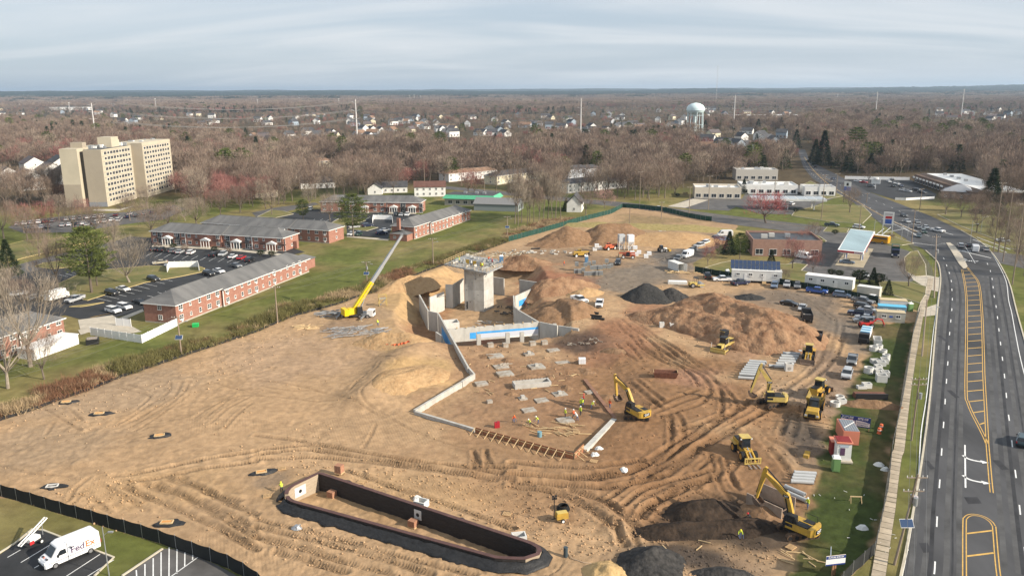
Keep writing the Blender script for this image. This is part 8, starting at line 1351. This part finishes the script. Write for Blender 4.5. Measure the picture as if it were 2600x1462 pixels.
for i,(u,v,z)in enumerate([(1510,637,0),(1522,634,0),(1515,637,1.3),(1615,650,0),(1622,645,0),(1605,646,0),(1640,655,0),(1648,648,0),(1478,923,0),(1612,642,1.3)]):pallet_cube(['white wrapped pallet left of the orange telehandler','white wrapped pallet behind the telehandlers','white wrapped bundle alone on the pad'][2 if i==8 else(0 if i<3 else 1)],u,v,z,M_WRAP,'white wrapped pallets',(1.5,1.2,1.15),name='wrapped_pallet')
for i,u in enumerate((1577,1600)):
 p=G(u,634+i);t=thing('mortar_silo',('left','right')[i]+' white mortar silo on a steel frame','silo',p,rad(10));MB().bx(-1.1,1.1,-1.1,1.1,3.2,5.6).build('hopper',M_WRAP if i else mat('silo_grey',(.45,.47,.48),.5),t);c=MB();c.frustum(-.3,.3,-.3,.3,1.9,-1.1,1.1,-1.1,1.1,3.19);c.build('cone',M_WRAP,t);f=MB()
 for x in(-1,1):
  for y in(-1,1):f.tube((x,y,0),(x,y,3.3),.09)
  f.tube((x,-1,.2),(x,1,3),.05);f.tube((-1,x,.2),(1,x,3),.05)
 f.build('frame',M_TRIM,t);MB().bx(-.6,.6,-.6,.6,.2,1.4).build('mixer',M_STEEL,t)
def heap(name,label,u,v,n,lx,w,ext,m,cat,seed,grp=None,rzc=None,spread=.5):
 p=G(u,v);t=thing(name,label,cat,p,0,grp);r=random.Random(seed);meshes=[MB().bx(-l_/2,l_/2,-w/2,w/2,0,w).mesh(name+'_piece',m)for l_ in(lx*.6,lx*.8,lx)]
 for i in range(n):
  x,y=r.uniform(-1,1)*ext[0],r.uniform(-1,1)*ext[1];o=obj('length',r.choice(meshes),t,(x,y,base_z(p.x+x,p.y+y)-p.z+.03+r.random()*spread));o.rotation_euler=(r.uniform(-.08,.08),r.uniform(-.12,.12),(rzc if rzc is not None else r.random()*3.1)+r.gauss(0,.35))
 return t
heap('form_props','tangle of grey steel props on the plateau by the crane',905,845,70,3.6,.12,(7,4),M_STEEL,'steel props',1,None,.45,.7);heap('form_props','stacked grey scaffold frames left of the crane',838,800,36,3.0,.14,(3,2.2),mat('dull_steel',(.24,.25,.26),.5),'scaffold frames',2,None,.3,.9);heap('lumber_pile','loose planks left of the steel props',778,832,14,3.2,.14,(3.4,1.6),M_LUMB,'lumber',3,None,.5,.2);heap('lumber_pile','timber scattered over the far yard beyond the shaft',1260,648,60,3.2,.16,(11,4),mat('weathered_wood',(.42,.38,.30),.9,var=.3,vscale=2),'lumber',4,None,None,.5);heap('lumber_pile','blocks and offcuts strewn across the upper yard',1380,642,40,1.5,.3,(14,4),M_CAST,'debris',5,None,None,.3);heap('lumber_pile','planks on the pad before the workers',1410,1090,26,3.0,.12,(5,2.2),M_LUMB,'lumber',6,None,-.3,.15);heap('lumber_pile','timbers stacked on the covered footing',1275,930,12,2.6,.16,(1.2,.9),mat('weathered_wood2',(.36,.31,.25),.9),'lumber',7,None,.7,.25)
heap('lumber_pile','offcuts around the pad footings',1330,960,30,1.6,.12,(12,9),M_LUMB,'lumber',8,None,None,.1);heap('debris_pile','mixed debris at the right pit corner',1478,872,16,1.2,.16,(4,1.6),M_FOOT,'debris',9,None,None,.4);heap('debris_pile','dark rubble on the pit floor right of the shaft',1290,790,26,1.6,.3,(3.5,5),mat('rubble_dark',(.10,.085,.07),.95,var=.4,vscale=2),'debris',15,None,None,.5);heap('debris_pile','planks and forms along the left pit wall',1150,775,16,2.4,.18,(4,3),M_LUMB,'lumber',16,None,None,.3);heap('debris_pile','grey pipe offcuts on the pit floor before the shaft',1240,825,14,2.0,.16,(6,3),M_CAST,'debris',17,None,None,.3);heap('debris_pile','boards and rubbish around the open container',1735,692,22,2.2,.2,(5,2.2),M_LUMB,'debris',10,None,.1,.3);heap('debris_pile','pallet wood scattered below the dark dig',1700,1395,10,1.6,.1,(5,2),M_LUMB,'debris',11,None,None,.1);heap('debris_pile','litter and offcuts on the grass strip',2180,1320,18,.5,.05,(4,8),M_TRIM,'litter',12,None,None,.05);heap('debris_pile','planks on dirt beside the grass strip',2035,1420,10,2.0,.1,(3,2),M_LUMB,'lumber',13,None,-.6,.1);heap('debris_pile','stones and boards in the trench behind the pit',1460,770,16,1.6,.25,(3,3),mat('weathered_wood3',(.5,.45,.38),.9),'debris',14,None,None,.3)
p=G(1720,720);t=thing('timber_bundle','pale bundle of boards before the black pickup','lumber',p,rad(-8));MB().bx(-2.8,2.8,-1.0,1.0,0,.7).build('boards',M_OFF,t);MB().bx(-2.6,2.6,-.9,.9,.71,.82).build('boards',M_TRIM,t)
for i,(u,v,s)in enumerate([(1503,796,3.6),(1510,804,3.8),(1518,811,3.4),(1360,633,3.4)]):p=G(u,v);o=MB().tube((-s/2,0,.28),(s/2,0,.28),.28,n=12).build('black_pipe',mat('corrugated_black',(.02,.02,.021),.5),None,loc=p,rz=rad(-22 if i<3 else 12));tag(o,['black pipe beside the pickups, farthest','black pipe beside the pickups, middle','black pipe beside the pickups, nearest','black corrugated pipe on the upper yard'][i],'pipe')
p=G(972,776);t=thing('scaffold_stair','yellow scaffold stair tower at the pit edge','scaffold',p,rad(20));f=MB()
for x in(-1,1):
 for y in(-.6,.6):f.tube((x,y,0),(x,y,3.2),.06)
for z in(1,2,3):
 for y in(-.6,.6):f.tube((-1,y,z),(1,y,z),.05)
f.build('frame',M_LTY,t);MB().bx(-1,1,-.6,.6,1.95,2.03).build('deck',M_STEEL,t);f=MB();[f.box((-.8+k*.25,0,.2+k*.25),(.28,.9,.05))for k in range(7)];f.build('treads',M_STEEL,t)
p=G(1689,957);t=thing('steel_skip','rusty open steel skip casting a long shadow in mid site','skip',p,rad(-6));m=MB();m.add([(-2.1,-.6,0),(2.1,-.6,0),(2.1,.6,0),(-2.1,.6,0),(-2.5,-.95,1.2),(2.5,-.95,1.2),(2.5,.95,1.2),(-2.5,.95,1.2)],[(3,2,1,0),(0,1,5,4),(1,2,6,5),(2,3,7,6),(3,0,4,7)]);o=m.build('shell',mat('rusty_steel',(.16,.07,.045),.8,var=.3,vscale=2),t);o.modifiers.new('thickness','SOLIDIFY').thickness=.07
for s in(-1,1):MB().tube((s*2.35,-.9,1.25),(s*2.35,.9,1.25),.06).build('rim_bar',M_LUMB,t)
p=G(1955,1290);t=thing('trench_box','tan-sided steel trench box under the excavator boom','trench box',p,rad(-52));
for y,hh in((-1.5,1.7),(1.5,2.3)):MB().bx(-2.8,2.8,y-.08,y+.08,0,hh).build('side_plate',mat('plate_tan',(.34,.26,.2),.7,var=.2),t)
MB().bx(-2.8,2.8,-1.4,1.4,-.05,.15).build('floor',M_DARK,t);[MB().tube((x,-1.45,1.0),(x,1.45,1.0),.1).build('spreader',M_BUCK,t)for x in(-2.5,2.5)]
p=G(2207,1008);t=thing('steel_plates','stack of dark rusty steel plates on the grass','steel plates',p,rad(-3));[MB().bx(-2.9+k*.06,2.8+k*.04,-.9,.9,k*.16,k*.16+.12).build('plate',MATS['rusty_steel'],t)for k in range(5)];MB().bx(-2.9,2.9,-1.3,-1.0,0,1.1).build('upright_plate',M_DARK,t)
p=G(1426,1322);t=thing('pump_trailer','yellow dewatering pump with hose coil and light mast','pump',p,rad(15));MB().bx(-.8,.8,-.5,.5,.5,1.3).build('housing',M_CAT,t);add_wheels(t,(0,),(-.62,.62),.3,.2,M_TRIM);MB().bx(-1.5,-.8,-.06,.06,.45,.55).build('hitch',M_DARK,t);MB().tube((-1.0,.2,.3),(-1.0,.2,3.6),.07).build('mast',M_DARK,t);l_=MB();[l_.box((-1.0+dx_,.1,3.4+dz_),(.3,.12,.25))for dx_ in(-.2,.2)for dz_ in(0,.35)];l_.build('lamp_head',M_DARK,t);MB().bx(-.7,.7,-.4,.4,1.31,1.38).build('hood',M_LTY,t)
p=G(1430,1292);cm_=MB();[cm_.ring((0,0),.95-.06*k,.85-.06*k,.12*k,.12*k+.13,18)for k in range(5)];tag(cm_.build('hose_coil',M_TYRE,None,loc=p),'black coiled hose behind the yellow pump','hose')
pts=[G(1438,1400),G(1452,1418),G(1480,1428),G(1530,1436),G(1560,1446),G(1605,1450),G(1662,1445)];tag(MB().path([q+Vector((0,0,.08))for q in pts],.05,6).build('hose',mat('pale_hose',(.5,.38,.26),.7),None),'pale hose snaking along the bottom edge','hose')
p=G(1436,1412);tag(MB().cylz((0,0),.28,-.1,1.3,12).build('standpipe',mat('standpipe',(.05,.07,.08),.6),None,loc=p),'dark upright standpipe right of the basin','pipe')
for i,(u,v,rz,w2)in enumerate([(168,1022,15,'farthest left near the silt fence'),(252,1051,12,'second from the silt fence'),(405,1107,16,'in the sandy hollow'),(133,1236,10,'near the front fence at left'),(664,1200,20,'beside the basin'),(424,1328,5,'touching the front fence')]):
 p=G(u,v);t=thing('storm_inlet','open storm inlet with black liner and timber cover, '+w2,'storm inlet',p,rad(rz));r=rg(200+i);k=16;rr=[(.95+.75*r.random())*(1.35 if j in(0,1,15)else 1)for j in range(k)];m=MB();m.add([(0,0,.10)]+[(rr[j]*math.cos(2*math.pi*j/k),.7*rr[j]*math.sin(2*math.pi*j/k),.16+.12*r.random())for j in range(k)]+[(rr[j]*1.25*math.cos(2*math.pi*j/k),.88*rr[j]*math.sin(2*math.pi*j/k),-.1)for j in range(k)],[(0,1+j,1+(j+1)%k)for j in range(k)]+[(1+j,1+k+j,1+k+(j+1)%k,1+(j+1)%k)for j in range(k)]);m.build('liner',M_BLACK,t,smooth=False)
 fr=MB();[fr.bx(*q)for q in((-.8,.8,-.45,-.33,.12,.34),(-.8,.8,.33,.45,.12,.34),(-.8,-.68,-.33,.33,.12,.34),(.68,.8,-.33,.33,.12,.34))];fr.build('frame',M_PRE if i==3 else M_LUMB,t)
 if i!=3:[MB().bx(-.66,.66,-.3+j*.21,-.13+j*.21,.2,.27).build('slat',mat('orange_slat',(.62,.30,.10),.8),t)for j in range(3)]
def pallet(label,u,v,rz,rx=0.0):
 p=G(u,v);t=thing('wooden_pallet',label,'pallet',(p.x,p.y,p.z+.05),rad(rz));[MB().bx(-.6+i*.2,-.47+i*.2,-.5,.5,.1,.13).build('slat',M_PLY,t)for i in range(6)];[MB().bx(-.6,.6,y-.05,y+.05,0,.09).build('bearer',M_PLY,t)for y in(-.45,0,.45)]
for a in[('wooden pallet lying below the formwork corner',1508,1172,-20),('wooden pallet on the black fabric behind the basin',918,1224,-20),('wooden pallet leaning on the near fabric of the basin',1129,1406,-25),('wooden pallet right of the basin corner',1288,1306,-15),('wooden pallet under the dark dig',2008,1390,40),('pallet of dark blocks near the basin inlet',716,1190,20),('plywood sheet square on the pad',1464,1098,-8),('pallet in the fabric left of the basin',680,1260,10)]:pallet(*a)
for a,b_,w_ in[((970,880),(1055,884),'left of the pit corner')]:screen_fence('safety_netting','orange safety netting draped '+w_,[(q.x,q.y)for q in PX([a,(1010,888),b_])],.8,mat('orange_net',(.65,.14,.06),.8),1.8,M_LUMB,fl=.3)
for i,(u,v)in enumerate([(1013,724),(1042,717),(2237,1090),(2232,1100)]):p=G(u,v);t=thing('traffic_barrel',['orange barrel beside the silt fence','second orange barrel beside the silt fence','orange drum on the grass by the sign','second orange drum on the grass by the sign'][i],'barrel',p);MB().lathe([(.38,0),(.3,.1),(.26,1.0),(.05,1.02)],n=12).build('drum',mat('barrel_orange',(.70,.16,.06),.5),t);MB().cylz((0,0),.31,.55,.68,12).build('band',M_TRIM,t)
p=G(2106,1150);t=thing('auger_bucket','small tan digging bucket on the dirt by the booths','bucket',G(2048,1158),rad(60));MB().side([(-.9,0),(.5,0),(.9,.5),(.6,.7),(.3,.4),(-.8,.5)],-.4,.4).build('shell',M_CAT,t)
for i,(u,v,w2)in enumerate([(1520,1140,'grey and white tarpaulin bundle behind the formwork corner'),(1510,1155,'white bag heap by the formwork corner'),(1584,1194,'pale crumpled sheet on the haul road'),(2232,1180,'white boards stacked by the highway fence'),(2247,1192,'white bag by the highway fence'),(2190,1340,'white plastic sheet on the grass strip'),(755,1340,'grey grate lying in front of the basin'),(1060,1266,'red and white bags behind the basin')]):
 p=G(u,v);r=rg(300+i);k=9;m=MB();R2=.75;vs=[(0,0,.45)]+[(R2*(.4+.2*r.random())*math.cos(6.28*j/k),R2*(.4+.2*r.random())*math.sin(6.28*j/k),.32+.15*r.random())for j in range(k)]+[(R2*(.8+.5*r.random())*math.cos(6.28*j/k),R2*(.7+.4*r.random())*math.sin(6.28*j/k),0)for j in range(k)];m.add(vs,[(0,1+j,1+(j+1)%k)for j in range(k)]+[(1+j,1+k+j,1+k+(j+1)%k,1+(j+1)%k)for j in range(k)]);tag(m.build('tarpaulin',M_OFF if i!=6 else M_STEEL,None,loc=p),w2,'tarpaulin')
p=G(2172,1275);t=thing('sawhorse','pale timber sawhorse standing on the grass strip','sawhorse',p,rad(-5));MB().bx(-.8,.8,-.06,.06,.85,.97).build('beam',M_LUMB,t);[MB().bar((x,y*.05,.86),(x*1.05,y*.4,0),.07,.07).build('leg',M_LUMB,t)for x in(-.7,.7)for y in(-1,1)]
p=G(1262,1085);tag(MB().box((0,0,.5),(.9,.5,1.0),.2).box((.2,.1,1.05),(.5,.5,.1),.2).build('job_box',mat('job_red',(.35,.02,.03),.5),None,loc=p),'red job box on the pad edge','tool box');p=G(1370,1108);tag(MB().cylz((0,0),.4,0,.9,12).build('water_drum',mat('drum_teal',(.16,.3,.36),.5),None,loc=p),'teal drum by the formwork','barrel')
t=thing('air_compressor','green towed compressor behind the left pit wall','compressor',G(1165,700),rad(10));MB().bx(-1,1,-.6,.6,.5,1.5).build('housing',mat('comp_green',(.03,.30,.12),.5),t);add_wheels(t,(0,),(-.7,.7),.3,.2)
t=thing('rubbish_skip','dark skip of junk on the lawn by the white shed','skip',P(236,872),rad(20));MB().bx(-1.3,1.3,-.9,.9,0,1.2).build('shell',M_DARK,t);MB().bx(-1.1,1.0,-.7,.6,1.2,1.45).build('load',MATS['load_debris'],t)
t=thing('utility_cabinet','bright green utility box on the lawn','cabinet',P(497,829),rad(10));MB().bx(-.7,.7,-.6,.6,0,.75).build('cabinet',mat('cabinet_green',(.02,.42,.10),.5),t);MB().bx(-.75,.75,-.65,.65,.76,.84).build('lid',mat('cabinet_lid',(.03,.5,.14),.5),t)
# ======== workers
def person_mat(name,top,legs,skin=(.36,.22,.15)):
 m=bpy.data.materials.new(name);m.use_nodes=True;n=m.node_tree;b=n.nodes['Principled BSDF'];b.inputs['Roughness'].default_value=.85;tcn=n.nodes.new('ShaderNodeTexCoord');s=n.nodes.new('ShaderNodeSeparateXYZ');n.links.new(tcn.outputs['Object'],s.inputs[0]);r=n.nodes.new('ShaderNodeValToRGB');r.color_ramp.interpolation='CONSTANT';e=r.color_ramp.elements;e[0].color=(.05,.04,.03,1);e[1].position=.055;e[1].color=(*legs,1);q=e.new(.46);q.color=(*top,1);q=e.new(.77);q.color=(*skin,1);mm=n.nodes.new('ShaderNodeMath');mm.operation='DIVIDE';mm.inputs[1].default_value=2.0;n.links.new(s.outputs[2],mm.inputs[0]);n.links.new(mm.outputs[0],r.inputs[0]);n.links.new(r.outputs[0],b.inputs['Base Color']);return m
def worker(label,u,v,rz,top,legs,hat,pose=0,z=None):
 p=G(u,v)if z is None else P(u,v,z);bend=(0,.5,.15)[pose];st=(.1,.16,.3)[pose];hip_=.92 if pose!=1 else .86
 sh=(bend*.55,0,1.42-bend*.35);nk=(bend*.7,0,1.52-bend*.42);hdp=(bend*.85+.02,0,1.66-bend*.52)
 V=[(0,0,hip_,.15),((sh[0])*.5,0,(hip_+sh[2])/2,.15),(*sh,.16),(*nk,.06),(*hdp,.105),(hdp[0]+.1,0,hdp[2]-.01,.03)];E=[(0,1),(1,2),(2,3),(3,4),(4,5)]
 for s in(-1,1):
  i=len(V);f=st*s;V+=[(0,s*.11,hip_-.08,.095),(f*.5+.05*(pose==1),s*.12,.48,.07),(f,s*.12,.09,.05),(f+.16,s*.13,.04,.045)];E+=[(0,i),(i,i+1),(i+1,i+2),(i+2,i+3)]
  j=len(V);ax=.18+.25*(pose==1)+.1*s*(pose==2);V+=[(sh[0],s*.2,sh[2]-.02,.07),(sh[0]+ax*.4,s*.27,sh[2]-.3,.05),(sh[0]+ax*1.3,s*.25,sh[2]-.52,.038),(sh[0]+ax*1.5,s*.245,sh[2]-.6,.032)];E+=[(2,j),(j,j+1),(j+1,j+2),(j+2,j+3)];hx_,hy_,hz_=V[j+3][:3]
  for k in range(4):V.append((hx_+.05+.02*k,hy_+(-.03+.02*k),hz_-.09-.008*(k in(1,2)),.009));E.append((j+3,len(V)-1))
  V.append((hx_+.02,hy_-s*.06,hz_-.04,.010));E.append((j+3,len(V)-1))
 me=bpy.data.meshes.new('person');me.from_pydata([q[:3]for q in V],E,[]);o=obj('person',me,None,p,rz);md=o.modifiers.new('body','SKIN')
 for i,q in enumerate(V):me.skin_vertices[0].data[i].radius=(q[3],q[3])
 me.skin_vertices[0].data[0].use_root=True;md.use_smooth_shade=True;ss=o.modifiers.new('round','SUBSURF');ss.levels=1;ss.render_levels=1
 key='cloth_%s_%s'%(top,legs);me.materials.append(MATS.setdefault(key,None)or MATS.__setitem__(key,person_mat(key,top,legs))or MATS[key]);tag(o,label,'person','workers on the site')
 h=MB();h.lathe([(.15,-.02),(.135,.0),(.125,.07),(.07,.13),(.005,.145)],n=12);h.box((.13,0,-.005),(.12,.16,.02));ho=h.build('hard_hat',hat,o);ho.location=(hdp[0],0,hdp[2]+.045)
YV,OV,RV,DK,JN,WH_=(.52,.62,.06),(.75,.14,.05),(.45,.03,.03),(.05,.05,.055),(.08,.11,.2),(.6,.6,.58);HW,HY,HR,HO=mat('hat_white',(.75,.75,.73),.4),mat('hat_yellow',(.7,.6,.05),.4),mat('hat_red',(.6,.03,.03),.4),mat('hat_orange',(.7,.2,.04),.4)
for a in[('worker in lime vest standing alone on a footing',1435,1060,.5,YV,DK,HW,0),('worker with orange and white top beside the footing',1457,1062,2,OV,DK,HW,2),('worker in white shirt kneeling by the footing',1466,1068,2.5,WH_,JN,HW,1),('worker in lime vest left of the group on the pad',1474,1036,1,YV,JN,HY,0),('worker in lime vest beside the red-hatted one',1479,1033,2,YV,JN,HW,2),('worker with red top behind the pad group',1482,1022,3,RV,DK,HR,0),('worker in dark trousers at the front of the pad group',1474,1054,4,YV,DK,HW,0),('worker bending over the trench before the excavator',1501,1038,.2,YV,JN,HW,1),('worker in orange standing in the trench',1548,1036,1,OV,JN,HO,0),('worker in orange bending at the left of the pad',1304,1072,5,OV,JN,HO,1),('worker in lime vest carrying timber on the pad',1346,1082,4,YV,DK,HW,1),('second worker in lime vest by the timber',1367,1076,3.4,YV,JN,HW,1),('worker in yellow bending beside the dark dig',1877,1366,4.7,YV,JN,HY,1),('worker in black with red hat in the dark dig',1906,1328,3,DK,DK,HR,1),('worker in lime vest by the paired pipes',2050,1290,4,YV,JN,HW,2),('worker with lime hat behind the basin end wall',716,1250,2,YV,DK,HY,1),('worker in orange walking on the upper haul road',1432,676,1,OV,JN,HO,2),('worker in lime vest among the steel props',960,828,2,YV,JN,HY,1),('worker in dark clothing on the upper bank',1361,668,2,RV,DK,HO,2)]:worker(*a)
for i,(u,v)in enumerate([(1166,668),(1196,676),(1225,682),(1250,672),(1240,664)]):worker(['worker at the left end of the formwork deck','worker second from left on the formwork deck','worker at the front of the formwork deck','worker in red at the right of the formwork deck','worker at the back of the formwork deck'][i],u,v,i*1.3,(YV,WH_,YV,RV,OV)[i],DK,(HY,HW,HW,HR,HO)[i],i%3,z=8.36)
# ======== haze
hb=MB().bx(-22000,22000,-3200,27500,-8,195);m=bpy.data.materials.new('haze_air');m.use_nodes=True;t_=m.node_tree;t_.nodes.remove(t_.nodes['Principled BSDF']);pv=t_.nodes.new('ShaderNodeVolumePrincipled');pv.inputs['Density'].default_value=7e-5;pv.inputs['Color'].default_value=(.64,.81,1.0,1);pv.inputs['Anisotropy'].default_value=.25;t_.links.new(pv.outputs[0],t_.nodes['Material Output'].inputs['Volume'])
MATS['haze_air']=m;o=hb.build('haze',m);o['kind']='stuff';o['label']='thin bluish haze over the plain'
